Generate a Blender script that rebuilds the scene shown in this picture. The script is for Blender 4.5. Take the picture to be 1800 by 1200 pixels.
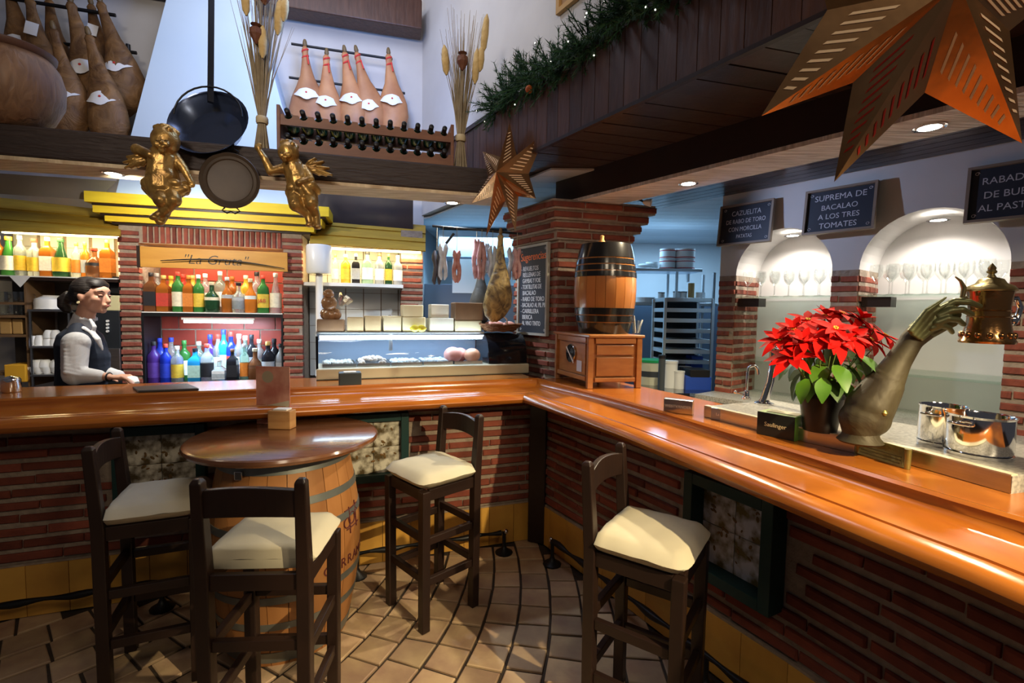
import bpy, math, random
from mathutils import Vector as Vec, Matrix, Euler
random.seed(11)
for o in list(bpy.data.objects): bpy.data.objects.remove(o, do_unlink=True)
SC = bpy.context.scene; COL = SC.collection
PI = math.pi; R = math.radians
# ---------------------------------------------------------------- camera
F_PX, PITCH, ROLL, EYE = 850.0, R(3.5), R(0.9), 1.5
_r = Vec((1,0,0)); _f = Vec((0,math.cos(PITCH),-math.sin(PITCH))); _u = Vec((0,math.sin(PITCH),math.cos(PITCH)))
_rr = _r*math.cos(ROLL)+_u*math.sin(ROLL); _uu = -_r*math.sin(ROLL)+_u*math.cos(ROLL)
cd = bpy.data.cameras.new('camera'); cam = bpy.data.objects.new('camera', cd); COL.objects.link(cam)
cd.sensor_width = 36; cd.lens = F_PX/1800*36; cd.clip_start = 0.02; cd.clip_end = 60
cam.matrix_world = Matrix(((_rr.x,_uu.x,-_f.x,0),(_rr.y,_uu.y,-_f.y,0),(_rr.z,_uu.z,-_f.z,EYE),(0,0,0,1)))
SC.camera = cam
SC.view_settings.view_transform = 'Standard'; SC.view_settings.look = 'None'
SC.view_settings.gamma = 1; SC.view_settings.exposure = 0.25; SC.view_settings.use_curve_mapping = False
# ---------------------------------------------------------------- world and lights
wd = bpy.data.worlds.new('world'); SC.world = wd; wd.use_nodes = True
bg = wd.node_tree.nodes['Background']; bg.inputs[0].default_value = (0.62,0.60,0.66,1); bg.inputs[1].default_value = 0.055
def light(kind, loc, power, col=(1,1,1), size=0.1, size_y=None, to=None, spot=60, blend=0.3, name='lamp_light', parent=None, shape=None):
    d = bpy.data.lights.new(name, kind); d.energy = power; d.color = col
    if kind == 'AREA':
        d.shape = shape or ('RECTANGLE' if size_y else 'DISK'); d.size = size
        if size_y: d.size_y = size_y
    elif kind == 'SPOT': d.spot_size = R(spot); d.spot_blend = blend; d.shadow_soft_size = size
    else: d.shadow_soft_size = size
    o = bpy.data.objects.new(name, d); COL.objects.link(o)
    o.location = loc
    if to is not None: o.rotation_euler = (Vec(to)-Vec(loc)).to_track_quat('-Z','Y').to_euler()
    elif kind in ('AREA','SPOT'): o.rotation_euler = (0,0,0)
    if parent is not None:
        o.location = parent.matrix_basis.inverted() @ Vec(loc); o.parent = parent
    return o
# fill lamps added out of view, plus the recessed spot casting the counter's shadow
light('AREA', (0.2,-1.0,3.4), 13, (1.0,0.82,0.58), 0.6, 0.5, to=(0.0,2.2,0.3))
light('SPOT', (-1.2,-0.9,3.4), 260, (1.0,0.88,0.76), 0.35, to=(-1.3,4.0,3.15), spot=62, blend=1.0)
light('SPOT', (1.70,-0.16,2.30), 330, (1.0,0.80,0.46), 0.02, to=(-0.15,2.30,0.25), spot=38, blend=0.30)
light('AREA', (1.7,-0.9,3.0), 16, (1.0,0.80,0.55), 0.5, 0.4, to=(1.3,1.3,0.9))
light('AREA', (-1.4,2.9,4.5), 24, (0.80,0.84,1.0), 1.6, 0.8, to=(-1.2,4.3,3.0))
# kitchen fluorescent light
light('AREA', (0.3,5.1,2.30), 40, (0.34,0.66,1.0), 2.2, 0.5, to=(0.3,5.1,0))
light('AREA', (1.9,5.2,2.30), 26, (0.42,0.70,1.0), 1.0, 0.6, to=(1.9,5.4,0))
# unseen blue lamp added to tint the hood
light('AREA', (-0.9,3.2,3.5), 20, (0.20,0.42,1.0), 0.5, 0.5, to=(-2.0,4.0,3.0))
# ---------------------------------------------------------------- picture-to-place helpers
def ray(px,py):
    a=(px-900)/F_PX; b=(600-py)/F_PX
    return _rr*a+_uu*b+_f
def atZ(px,py,z):
    d=ray(px,py); t=(z-EYE)/d.z; return Vec((d.x*t,d.y*t,z))
def atD(px,py,y):
    d=ray(px,py); t=y/d.y; return Vec((d.x*t,y,EYE+d.z*t))
def atP(px,py,p0,n):
    d=ray(px,py); p0=Vec((p0[0],p0[1],p0[2] if len(p0)>2 else 0)); n=Vec((n[0],n[1],n[2] if len(n)>2 else 0))
    c=Vec((0,0,EYE)); t=(p0-c).dot(n)/d.dot(n); return c+d*t
def atL(px,py,a,b):          # on the vertical plane through the plan line a-b
    n=(-(b[1]-a[1]), b[0]-a[0]); return atP(px,py,a,n)
# ---------------------------------------------------------------- materials
MATS={}
def mat(name, col, rough=0.6, metal=0, col2=None, sc=8, st=(1,1,1), bump=0, rnd=0, coat=0, trans=0, ior=1.45, emis=None, es=1, spec=0.5, dist=0, contrast=0.25, detail=4, alpha=1, rot=0):
    if name in MATS: return MATS[name]
    m=bpy.data.materials.new(name); m.use_nodes=True; nt=m.node_tree; n=nt.nodes; l=nt.links
    b=n['Principled BSDF']; b.inputs['Roughness'].default_value=rough; b.inputs['Metallic'].default_value=metal
    b.inputs['Base Color'].default_value=(*col,1); b.inputs['Specular IOR Level'].default_value=spec
    b.inputs['Coat Weight'].default_value=coat; b.inputs['Coat Roughness'].default_value=0.12
    b.inputs['Transmission Weight'].default_value=trans; b.inputs['IOR'].default_value=ior; b.inputs['Alpha'].default_value=alpha
    if emis: b.inputs['Emission Color'].default_value=(*emis,1); b.inputs['Emission Strength'].default_value=es
    if col2 or bump or rnd:
        tc=n.new('ShaderNodeTexCoord'); mp=n.new('ShaderNodeMapping'); mp.inputs['Scale'].default_value=st; mp.inputs['Rotation'].default_value=(0,0,rot); mp.vector_type='TEXTURE' if False else 'POINT'
        l.new(tc.outputs['Object'],mp.inputs['Vector'])
        vec=mp.outputs['Vector']
        if rnd:
            oi=n.new('ShaderNodeObjectInfo'); va=n.new('ShaderNodeVectorMath'); va.operation='ADD'
            mu=n.new('ShaderNodeMath'); mu.operation='MULTIPLY'; mu.inputs[1].default_value=37
            l.new(oi.outputs['Random'],mu.inputs[0]); l.new(vec,va.inputs[0]); l.new(mu.outputs[0],va.inputs[1]); vec=va.outputs[0]
        nz=n.new('ShaderNodeTexNoise'); nz.inputs['Scale'].default_value=sc; nz.inputs['Detail'].default_value=detail; nz.inputs['Distortion'].default_value=dist
        l.new(vec,nz.inputs['Vector'])
        cur=None
        if col2:
            cr=n.new('ShaderNodeValToRGB'); e=cr.color_ramp.elements
            e[0].position=0.5-contrast; e[0].color=(*col2,1); e[1].position=0.5+contrast; e[1].color=(*col,1)
            l.new(nz.outputs[0],cr.inputs[0]); cur=cr.outputs[0]
        if rnd:
            hs=n.new('ShaderNodeHueSaturation'); mr=n.new('ShaderNodeMapRange'); mr.inputs['To Min'].default_value=1-rnd; mr.inputs['To Max'].default_value=1+rnd
            l.new(oi.outputs['Random'],mr.inputs['Value']); l.new(mr.outputs[0],hs.inputs['Value'])
            if cur: l.new(cur,hs.inputs['Color'])
            else: hs.inputs['Color'].default_value=(*col,1)
            cur=hs.outputs[0]
        if cur: l.new(cur,b.inputs['Base Color'])
        if bump:
            bp=n.new('ShaderNodeBump'); bp.inputs['Strength'].default_value=bump; bp.inputs['Distance'].default_value=0.02
            l.new(nz.outputs[0],bp.inputs['Height']); l.new(bp.outputs[0],b.inputs['Normal'])
    MATS[name]=m; return m
def thin_glass(name, col=(1,1,1), gloss=0.12, rough=0.03):
    m=bpy.data.materials.new(name); m.use_nodes=True; nt=m.node_tree; n=nt.nodes; l=nt.links
    n.remove(n['Principled BSDF']); out=[x for x in n if x.type=='OUTPUT_MATERIAL'][0]
    t=n.new('ShaderNodeBsdfTransparent'); t.inputs[0].default_value=(*col,1)
    g=n.new('ShaderNodeBsdfGlossy'); g.inputs['Roughness'].default_value=rough; g.inputs[0].default_value=(1,1,1,1)
    fr=n.new('ShaderNodeLayerWeight'); fr.inputs['Blend'].default_value=0.5
    mr=n.new('ShaderNodeMapRange'); mr.inputs['To Min'].default_value=gloss*0.4; mr.inputs['To Max'].default_value=min(1,gloss*5)
    mx=n.new('ShaderNodeMixShader'); l.new(fr.outputs['Facing'],mr.inputs['Value']); l.new(mr.outputs[0],mx.inputs[0])
    l.new(t.outputs[0],mx.inputs[1]); l.new(g.outputs[0],mx.inputs[2]); l.new(mx.outputs[0],out.inputs['Surface'])
    MATS[name]=m; return m
M_brick=mat('red_brick',(0.27,0.065,0.036),0.85,col2=(0.16,0.040,0.026),sc=14,bump=0.5,rnd=0.35)
M_mortar=mat('pale_mortar',(0.38,0.30,0.23),0.95,col2=(0.26,0.20,0.155),sc=30,bump=0.6)
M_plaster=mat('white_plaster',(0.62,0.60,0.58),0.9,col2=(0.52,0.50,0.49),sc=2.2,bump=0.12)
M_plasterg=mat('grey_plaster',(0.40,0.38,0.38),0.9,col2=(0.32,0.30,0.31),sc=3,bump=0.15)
M_hood=mat('blue_lit_hood',(0.62,0.74,0.84),0.7,col2=(0.55,0.68,0.80),sc=1.5)  # blue of the light on the hood is mixed into its paint
M_yellow=mat('yellow_paint',(0.86,0.62,0.03),0.5,col2=(0.74,0.50,0.02),sc=5,st=(1,1,6),bump=0.15)
M_ochre=mat('ochre_paint',(0.46,0.29,0.03),0.55,col2=(0.33,0.19,0.02),sc=5,st=(1,1,8),bump=0.2)
M_ytile=mat('ochre_tile',(0.72,0.40,0.07),0.45,col2=(0.52,0.25,0.05),sc=5,rnd=0.12,bump=0.15)
M_floor=mat('terracotta_tile',(0.58,0.42,0.24),0.6,col2=(0.33,0.20,0.14),sc=7,rnd=0.28,bump=0.6,detail=8)
M_grout=mat('dark_grout',(0.05,0.035,0.025),0.95,bump=0.4,sc=40)
M_honey=mat('varnished_wood',(0.52,0.17,0.022),0.22,col2=(0.34,0.085,0.012),sc=3.2,st=(1,1,9),coat=0.5,dist=1.2,bump=0.03)
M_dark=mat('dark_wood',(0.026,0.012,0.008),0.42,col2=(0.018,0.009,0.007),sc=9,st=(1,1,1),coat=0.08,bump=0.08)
M_beam=mat('old_beam_wood',(0.040,0.024,0.018),0.6,col2=(0.022,0.012,0.009),sc=6,st=(1,2,9),bump=0.5,dist=1)
M_board=mat('brown_board',(0.085,0.036,0.022),0.42,col2=(0.045,0.018,0.012),sc=6,st=(6,6,1),bump=0.15,rnd=0.25)
M_soffit=mat('dark_soffit_board',(0.050,0.030,0.024),0.30,col2=(0.028,0.016,0.013),sc=6,st=(2,2,1),bump=0.2,rnd=0.2)
M_pale=mat('weathered_pale_wood',(0.80,0.66,0.44),0.75,col2=(0.36,0.23,0.12),sc=4,st=(1.0,11,1),rot=R(-15),bump=0.6,dist=.8,contrast=.3)
M_pale2=mat('grey_weathered_wood',(0.84,0.80,0.78),0.7,col2=(0.34,0.30,0.28),sc=4,st=(1.0,13,1),rot=R(53),bump=0.8,dist=.8,contrast=.3)
M_black=mat('black_iron',(0.012,0.012,0.014),0.45,0.3)
M_steel=mat('brushed_steel',(0.60,0.60,0.60),0.28,1,col2=(0.45,0.45,0.45),sc=4,st=(1,1,20))
M_chrome=mat('chrome',(0.80,0.80,0.82),0.10,1)
M_cream=mat('cream_cushion',(0.66,0.60,0.45),0.85,col2=(0.58,0.52,0.38),sc=5,bump=0.1)
M_white=mat('white_ceramic',(0.78,0.76,0.72),0.3)
M_wtile=mat('white_wall_tile',(0.66,0.68,0.68),0.35,rnd=0.05)
M_paper=mat('white_paper',(0.82,0.80,0.77),0.8)
M_glow=mat('lamp_glass_lit',(1,1,1),0.5,emis=(1,0.94,0.82),es=22)
M_glowc=mat('tube_lit',(1,1,1),0.5,emis=(0.72,0.90,1.0),es=16)
M_gloww=mat('strip_lit_warm',(1,1,1),0.5,emis=(1,0.80,0.38),es=9)
M_glass=thin_glass('clear_glass',(0.93,0.95,0.94),0.12)
M_shglass=thin_glass('shelf_glass',(0.86,0.94,0.90),0.10)
M_vitrine=thin_glass('vitrine_glass',(0.94,0.97,1.0),0.07)
# ---------------------------------------------------------------- mesh builder
class MB:
    def __init__(s, M=None): s.v=[]; s.f=[]; s.M=M
    def add(s, vs, fs):
        k=len(s.v); M=s.M
        s.v += [tuple(M@Vec(p)) if M is not None else tuple(p) for p in vs]
        s.f += [tuple(i+k for i in f) for f in fs]; return s
    def box(s,c,d,rz=0,Rm=None):
        Mx=Matrix.Rotation(rz,3,'Z') if Rm is None else Rm; c=Vec(c)
        vs=[c+Mx@Vec((x*d[0]/2,y*d[1]/2,z*d[2]/2)) for z in(-1,1) for y in(-1,1) for x in(-1,1)]
        return s.add(vs,[(0,2,3,1),(4,5,7,6),(0,1,5,4),(2,6,7,3),(0,4,6,2),(1,3,7,5)])
    def prism(s,pts,z0,z1):
        n=len(pts); a=sum(pts[i][0]*pts[(i+1)%n][1]-pts[(i+1)%n][0]*pts[i][1] for i in range(n))
        if a<0: pts=pts[::-1]
        vs=[(p[0],p[1],z0) for p in pts]+[(p[0],p[1],z1) for p in pts]
        return s.add(vs,[tuple(range(n-1,-1,-1)),tuple(range(n,2*n))]+[(i,(i+1)%n,n+(i+1)%n,n+i) for i in range(n)])
    def lathe(s,prof,n=20,c=(0,0,0),M2=None,cap=True,ph=0):
        vs=[];fs=[];c=Vec(c)
        for r,z in prof:
            for i in range(n):
                t=2*PI*i/n+ph; p=Vec((r*math.cos(t),r*math.sin(t),z))
                if M2 is not None: p=M2@p
                vs.append(p+c)
        for j in range(len(prof)-1):
            for i in range(n): fs.append((j*n+i,j*n+(i+1)%n,(j+1)*n+(i+1)%n,(j+1)*n+i))
        if cap:
            fs.append(tuple(range(n-1,-1,-1))); m=(len(prof)-1)*n; fs.append(tuple(m+i for i in range(n)))
        return s.add(vs,fs)
    def tube(s,path,r,n=8,cap=True,flat=1.0):
        P=[Vec(p) for p in path]; rs=r if isinstance(r,(list,tuple)) else [r]*len(P)
        vs=[];fs=[]; up=Vec((0,0,1)); prev=None
        for i,p in enumerate(P):
            t=(P[min(i+1,len(P)-1)]-P[max(i-1,0)]); t=t.normalized() if t.length>1e-9 else Vec((0,0,1))
            if prev is None:
                a=up if abs(t.z)<0.9 else Vec((1,0,0)); x=t.cross(a).normalized()
            else:
                x=prev-t*prev.dot(t); x=x.normalized() if x.length>1e-6 else t.orthogonal().normalized()
            prev=x; y=t.cross(x)
            for k in range(n):
                q=2*PI*k/n; vs.append(p+x*math.cos(q)*rs[i]+y*math.sin(q)*rs[i]*flat)
        for j in range(len(P)-1):
            for i in range(n): fs.append((j*n+i,j*n+(i+1)%n,(j+1)*n+(i+1)%n,(j+1)*n+i))
        if cap: fs.append(tuple(range(n-1,-1,-1))); m=(len(P)-1)*n; fs.append(tuple(m+i for i in range(n)))
        return s.add(vs,fs)
    def ball(s,c,r,n=14,m=8,Rm=None):
        if not isinstance(r,(list,tuple)): r=(r,r,r)
        c=Vec(c); vs=[];fs=[]
        for j in range(m+1):
            ph=PI*j/m
            for i in range(n):
                t=2*PI*i/n; p=Vec((r[0]*math.sin(ph)*math.cos(t),r[1]*math.sin(ph)*math.sin(t),-r[2]*math.cos(ph)))
                if Rm is not None: p=Rm@p
                vs.append(c+p)
        for j in range(m):
            for i in range(n): fs.append((j*n+i,j*n+(i+1)%n,(j+1)*n+(i+1)%n,(j+1)*n+i))
        return s.add(vs,fs)
    def sweep(s,path,prof,closed=True):
        # path: plan points (x,y); prof: (offset to the right-hand side of travel, z)
        P=[Vec((p[0],p[1])) for p in path]; n=len(prof); vs=[];fs=[]
        for i,p in enumerate(P):
            d0=(P[i]-P[i-1]).normalized() if i>0 else None; d1=(P[i+1]-P[i]).normalized() if i<len(P)-1 else None
            if d0 is None: d0=d1
            if d1 is None: d1=d0
            n0=Vec((d0.y,-d0.x)); n1=Vec((d1.y,-d1.x)); nn=(n0+n1).normalized(); k=1/max(0.35,nn.dot(n0))
            for o,z in prof: q=p+nn*(o*k); vs.append((q.x,q.y,z))
        for i in range(len(P)-1):
            for j in range(n if closed else n-1):
                a=i*n+j;b=i*n+(j+1)%n; fs.append((a,b,b+n,a+n))
        if closed: fs.append(tuple(range(n))); fs.append(tuple((len(P)-1)*n+j for j in range(n-1,-1,-1)))
        return s.add(vs,fs)
    def mesh(s,name,m,smooth=None,inv=None):
        me=bpy.data.meshes.new(name)
        vs=s.v if inv is None else [tuple(inv@Vec(p)) for p in s.v]
        me.from_pydata(vs,[],s.f); me.materials.append(m)
        if smooth is not None:
            me.polygons.foreach_set('use_smooth',[True]*len(me.polygons)); me.set_sharp_from_angle(angle=R(smooth))
        me.update(); return me
    def build(s,name,m,parent=None,smooth=None,world=False,bevel=0,kind=None,label=None,fixn=False):
        inv=None
        if world and parent is not None: inv=parent.matrix_basis.inverted()
        me=s.mesh(name,m,smooth,inv)
        if fixn:
            import bmesh
            b=bmesh.new(); b.from_mesh(me); bmesh.ops.recalc_face_normals(b,faces=b.faces); b.to_mesh(me); b.free()
        o=bpy.data.objects.new(name,me); COL.objects.link(o)
        if parent is not None: o.parent=parent
        if bevel:
            bm=o.modifiers.new('bevel','BEVEL'); bm.width=bevel; bm.segments=2; bm.limit_method='ANGLE'
        if kind: o['kind']=kind
        if label: o['label']=label
        return o
def tag(o,label,cat,group=None):
    o['label']=label; o['category']=cat
    if group: o['group']=group
    return o
def thing(name,label,cat,loc=(0,0,0),rz=0,group=None):
    o=bpy.data.objects.new(name,None); COL.objects.link(o); o.empty_display_size=0.05
    o.location=loc; o.rotation_euler=(0,0,rz); return tag(o,label,cat,group)
def struct(o): o['kind']='structure'; return o
def inst(src,parent=None,loc=(0,0,0),rz=0,scale=(1,1,1),rot=None,name=None,m=None):
    me=src if isinstance(src,bpy.types.Mesh) else src.data
    o=bpy.data.objects.new(name or me.name.split('.')[0],me); COL.objects.link(o)
    p=Vec(loc)
    if parent is not None:
        o.parent=parent
    o.location=p; o.rotation_euler=rot if rot is not None else (0,0,rz); o.scale=scale
    return o
def dup(root,loc=None,rz=None,label=None,group=None,scale=None):
    r=root.copy(); COL.objects.link(r)
    if loc is not None: r.location=loc
    if rz is not None: r.rotation_euler=(0,0,rz)
    if scale: r.scale=(scale,)*3
    if label: r['label']=label
    if group: r['group']=group
    for ch in root.children:
        c=ch.copy(); COL.objects.link(c); c.parent=r
        for g in ch.children:
            d=g.copy(); COL.objects.link(d); d.parent=c
    return r
def blob(mb,name,m,parent,voxel=0.008,world=False,smooth_it=4,fac=0.5):
    o=mb.build(name,m,parent,smooth=180,world=world)
    r=o.modifiers.new('remesh','REMESH'); r.mode='VOXEL'; r.voxel_size=voxel; r.use_smooth_shade=True
    if smooth_it: s=o.modifiers.new('smooth','SMOOTH'); s.iterations=smooth_it; s.factor=fac
    return o
def cap(mb,a,b,ra,rb,n=12):       # tapered limb segment with round ends
    mb.tube([a,b],[ra,rb],n); mb.ball(a,ra,n,6); mb.ball(b,rb,n,6); return mb
ORD=['first','second','third','fourth','fifth','sixth','seventh','eighth','ninth','tenth','eleventh','twelfth','thirteenth','fourteenth','fifteenth','sixteenth','seventeenth','eighteenth','nineteenth','twentieth']
def text(s,size,m,parent,Mx,name='lettering',extr=0.0006,align='CENTER',label=None,bold=0,sx=1.0):
    cu=bpy.data.curves.new(name,'FONT'); cu.body=s; cu.size=size; cu.extrude=extr; cu.align_x=align; cu.align_y='CENTER'; cu.offset=bold; cu.resolution_u=3
    t=bpy.data.objects.new(name,cu); COL.objects.link(t)
    me=bpy.data.meshes.new_from_object(t); bpy.data.objects.remove(t,do_unlink=True)
    me.transform(Mx@Matrix.Diagonal((sx,1,1,1))); me.materials.clear(); me.materials.append(m); me.name=name
    multi=len(s.replace(' ',''))>1
    o=bpy.data.objects.new(name,me); COL.objects.link(o); o.parent=parent
    if label: o['label']=label
    if multi: o['kind']='stuff'
    return o
def frameM(o,x,z):                # matrix with X axis x, up axis z (picture plane), origin o
    x=Vec(x).normalized(); z=Vec(z).normalized(); n=x.cross(z)
    return Matrix(((x.x,z.x,n.x,o[0]),(x.y,z.y,n.y,o[1]),(x.z,z.z,n.z,o[2]),(0,0,0,1)))
# ---------------------------------------------------------------- bricks
def brick_mesh(k,L=1.0,H=0.038,T=0.05,mt=None):
    random.seed(100+k); j=lambda a:random.uniform(-a,a)
    vs=[]; c=0.006
    for y,ins in((T/2,0),(-T/2+c,0),(-T/2,c)):
        for x,z in((-1,-1),(1,-1),(1,1),(-1,1)):
            vs.append((x*(L/2-ins)+j(0.002),y+(j(0.002) if ins else 0),z*(H/2-ins*0.9)+j(0.0025)))
    fs=[(0,1,2,3)]+[(a,(a+1)%4+0,(a+1)%4+4,a+4) for a in range(4)]+[(a+4,(a+1)%4+4,(a+1)%4+8,a+8) for a in range(4)]+[(11,10,9,8)]
    fs=[tuple(reversed(f)) for f in fs]
    m=MB(); m.add(vs,fs); return m.mesh('brick',mt or M_brick)
BR=[brick_mesh(k,0.24) for k in range(5)]
def brick_wall(parent,path,z0,z1,course=0.062,length=0.24,gap=0.016,out=0.0,skip=None,maxn=300,seed=1,hh=1.0,first=0.0):
    # path travels so that the visible face is on the right-hand side
    random.seed(seed); P=[Vec((p[0],p[1])) for p in path]
    seg=[(P[i+1]-P[i]).length for i in range(len(P)-1)]; tot=sum(seg)
    def pt(s):
        for i,L in enumerate(seg):
            if s<=L or i==len(seg)-1:
                d=(P[i+1]-P[i]).normalized(); return P[i]+d*s,d
            s-=L
    n=0; nrow=int((z1-z0+1e-4)/course); base=parent.location if parent else Vec((0,0,0))
    for r in range(nrow):
        z=z0+course*(r+0.5); s=-(random.uniform(0.2,0.8) if r%2 else random.uniform(0.0,0.2))*length+first
        while s<tot:
            L=length*random.uniform(0.9,1.08); a=max(s,0); b=min(s+L,tot); s+=L+gap
            if b-a<0.03: continue
            mid=(a+b)/2; p,d=pt(mid)
            if skip and skip(p,z): continue
            nn=Vec((d.y,-d.x)); q=p+nn*(out-0.025+random.uniform(-0.003,0.003))
            inst(random.choice(BR),parent,(q.x-base.x,q.y-base.y,z-base.z+random.uniform(-0.002,0.002)),math.atan2(d.y,d.x)+random.uniform(-0.006,0.006),((b-a)/0.24,1,course/0.062*hh*random.uniform(0.94,1.04)))
            n+=1
    return n
# ================================================================ floor
BASE_L=[(-3.4,1.855),(0.18,3.14)]
BASE_R=[(0.18,3.14),(0.52,2.56),(0.84,2.00),(1.02,1.67),(1.17,1.35),(1.30,1.00),(1.42,0.60),(1.52,0.10)]
BEAD_L=[(-3.4,1.696),(0.17,3.10)]
BEAD_R=[(0.17,3.10),(0.36,2.74),(0.53,2.40),(0.68,2.07),(0.80,1.77),(0.90,1.53),(0.98,1.32),(1.05,1.14),(1.11,1.00),(1.22,0.65),(1.33,0.20)]
floor=struct(MB().box((0,2.0,-0.06),(9,9,0.10)).build('floor',M_grout))
def side(p,path):
    best=1e9;sg=0
    for i in range(len(path)-1):
        a=Vec(path[i]);b=Vec(path[i+1]);d=b-a;t=max(0,min(1,(p-a).dot(d)/d.length_squared));q=a+d*t
        if (p-q).length<best: best=(p-q).length; sg=(d.x*(p.y-a.y)-d.y*(p.x-a.x))
    return best if sg<0 else -best
def in_room(p): return side(p,BASE_L)>0.0 and side(p,BASE_R)>0.0
def ang(x,y):
    return R(81+(13*x if x>-1 else -13+16*(x+1))+22*(y-2.2)) if x<0 else R(81+10*x+22*(y-2.2)*(1-min(1,x)))
cols=[]; x=-3.3
while x<1.7:
    pts=[]
    for sgn in(-1,1):
        p=Vec((x,2.0)); q=[]
        for k in range(200):
            a=ang(p.x,p.y); p=p+Vec((math.cos(a),math.sin(a)))*0.045*sgn/3; q.append(p.copy())
        pts=(q[::-1] if sgn<0 else pts+[Vec((x,2.0))]+q)
    cols.append(pts); x+=0.165/math.sin(ang(x,2.0))
tiles=[]
for ci in range(len(cols)-1):
    A,B=cols[ci],cols[ci+1]; step=10; k=random.randint(0,9)
    def at(C,i):
        return C[max(0,min(len(C)-1,i))]
    sh=int(round((0.0)*3))
    # match rows: perpendicular foot of A[i] on B
    while k+step<len(A)-1:
        def foot(i):
            p=A[i]; j0=max(0,i-40); return min(range(j0,min(len(B),i+40)),key=lambda j:(B[j]-p).length)
        i0=k;i1=k+step
        a0,a1=A[i0],A[i1]; b0,b1=B[foot(i0)],B[foot(i1)]
        k+=step
        c=(a0+a1+b0+b1)/4
        if not(-2.9<c.x<1.5 and 0.3<c.y<3.3): continue
        if not in_room(c): continue
        if min((a1-b1).length,(a0-b0).length)<0.022: continue
        tiles.append((c,[a0,b0,b1,a1]))
def tile_geo(mb,c,q,org):
    z=-0.004+random.uniform(-0.0015,0.0015); k=[c+(p-c)*(1-0.0095/max(0.02,(p-c).length))+Vec((random.uniform(-.002,.002),random.uniform(-.002,.002))) for p in q]
    k2=[c+(p-c)*(1-0.006/max(0.02,(p-c).length)) for p in k]
    o=Vec(org)
    vs=[(p.x-o.x,p.y-o.y,-0.012) for p in k]+[(p.x-o.x,p.y-o.y,z+0.001) for p in k]+[(p.x-o.x,p.y-o.y,z+0.004) for p in k2]
    fs=[(a,(a+1)%4,(a+1)%4+4,a+4) for a in range(4)]+[(a+4,(a+1)%4+4,(a+1)%4+8,a+8) for a in range(4)]+[(8,9,10,11)]
    mb.add(vs,fs)
tiles.sort(key=lambda t:0 if t[0].y>1.55 and t[0].x>-2.6 else 1)
rest=MB()
for i,(c,q) in enumerate(tiles):
    if i<300 and c.y>1.5:
        mb=MB(); tile_geo(mb,c,q,(c.x,c.y)); o=mb.build('floor_tile',M_floor,floor); o.location=(c.x,c.y,0)
    else: tile_geo(rest,c,q,(0,0))
rest.build('floor_tile_field',M_floor,floor,kind='stuff')
# ================================================================ bar front
def bar(path,label,skips,seed,inner):
    b=thing('brick_bar',label,'bar',(path[0][0],path[0][1],0))
    MB().sweep(path,[(-0.014,0.0),(-0.014,0.985),(-0.30,0.985),(-0.30,0.0)]).build('mortar_core',M_mortar,b,world=True)
    def sk(p,z): return any((p-Vec(c)).length<w and z0<z<z1 for c,w,z0,z1 in skips)
    n=brick_wall(b,path,0.262,0.955,seed=seed,skip=sk,length=0.25,gap=0.006)
    # ochre plinth tiles
    P=[Vec(p) for p in path]; base=b.location
    for i in range(len(P)-1):
        d=(P[i+1]-P[i]); L=d.length; d=d/L; nn=Vec((d.y,-d.x)); k=max(1,round(L/0.165)); w=L/k
        me=MB().box((0,0,0),(w-0.003,0.016,0.248)).mesh('plinth_tile',M_ytile)
        for j in range(k):
            q=P[i]+d*(w*(j+0.5))+nn*0.004; inst(me,b,(q.x-base.x,q.y-base.y,0.128),math.atan2(d.y,d.x))
    MB().sweep(path,[(-0.02,0.25),(0.006,0.25),(0.006,0.262),(-0.02,0.262)]).build('plinth_cap',M_mortar,b,world=True)
    return b
TL=[((-1.78,2.435),0.20,0.50,0.90),((-0.80,2.785),0.20,0.50,0.90)]
TR=[((0.905,1.88),0.20,0.44,0.82)]
barL=bar(BASE_L,'red brick bar front with ochre tile plinth, straight part left of the corner',TL,3,None)
barR=bar(BASE_R,'red brick bar front with ochre tile plinth, the curving part right of the corner',TR,5,None)
post=MB().box((0.19,3.10,0.48),(0.11,0.10,0.95),R(-20)).build('corner_post',M_dark,None,bevel=0.006)
tag(post,'dark wooden post in the inside corner of the brick bar','post')
# ================================================================ worktop
PROF=[(-0.42,1.035),(-0.42,1.07),(-0.014,1.07),(-0.006,1.077),(0.004,1.078),(0.012,1.07),(0.013,1.048),(0.024,1.034),(0.05,1.026),(0.138,1.014),(0.142,1.018),(0.150,1.017),(0.153,1.009),(0.157,1.009),(0.160,1.015),(0.190,1.012),(0.208,1.0),(0.214,0.984),(0.206,0.966),(0.186,0.955),(0.02,0.955),(-0.02,0.985),(-0.05,1.035)]
top=thing('worktop','varnished honey-brown wooden bar worktop with moulded arm rail running round the corner','worktop',(0.17,3.10,1.07))
MB().sweep(BEAD_L,PROF).build('left_run',M_honey,top,smooth=40,world=True,fixn=True)
MB().sweep([Vec(p) for p in BEAD_R],PROF).build('right_run',M_honey,top,smooth=40,world=True,fixn=True)
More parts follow.
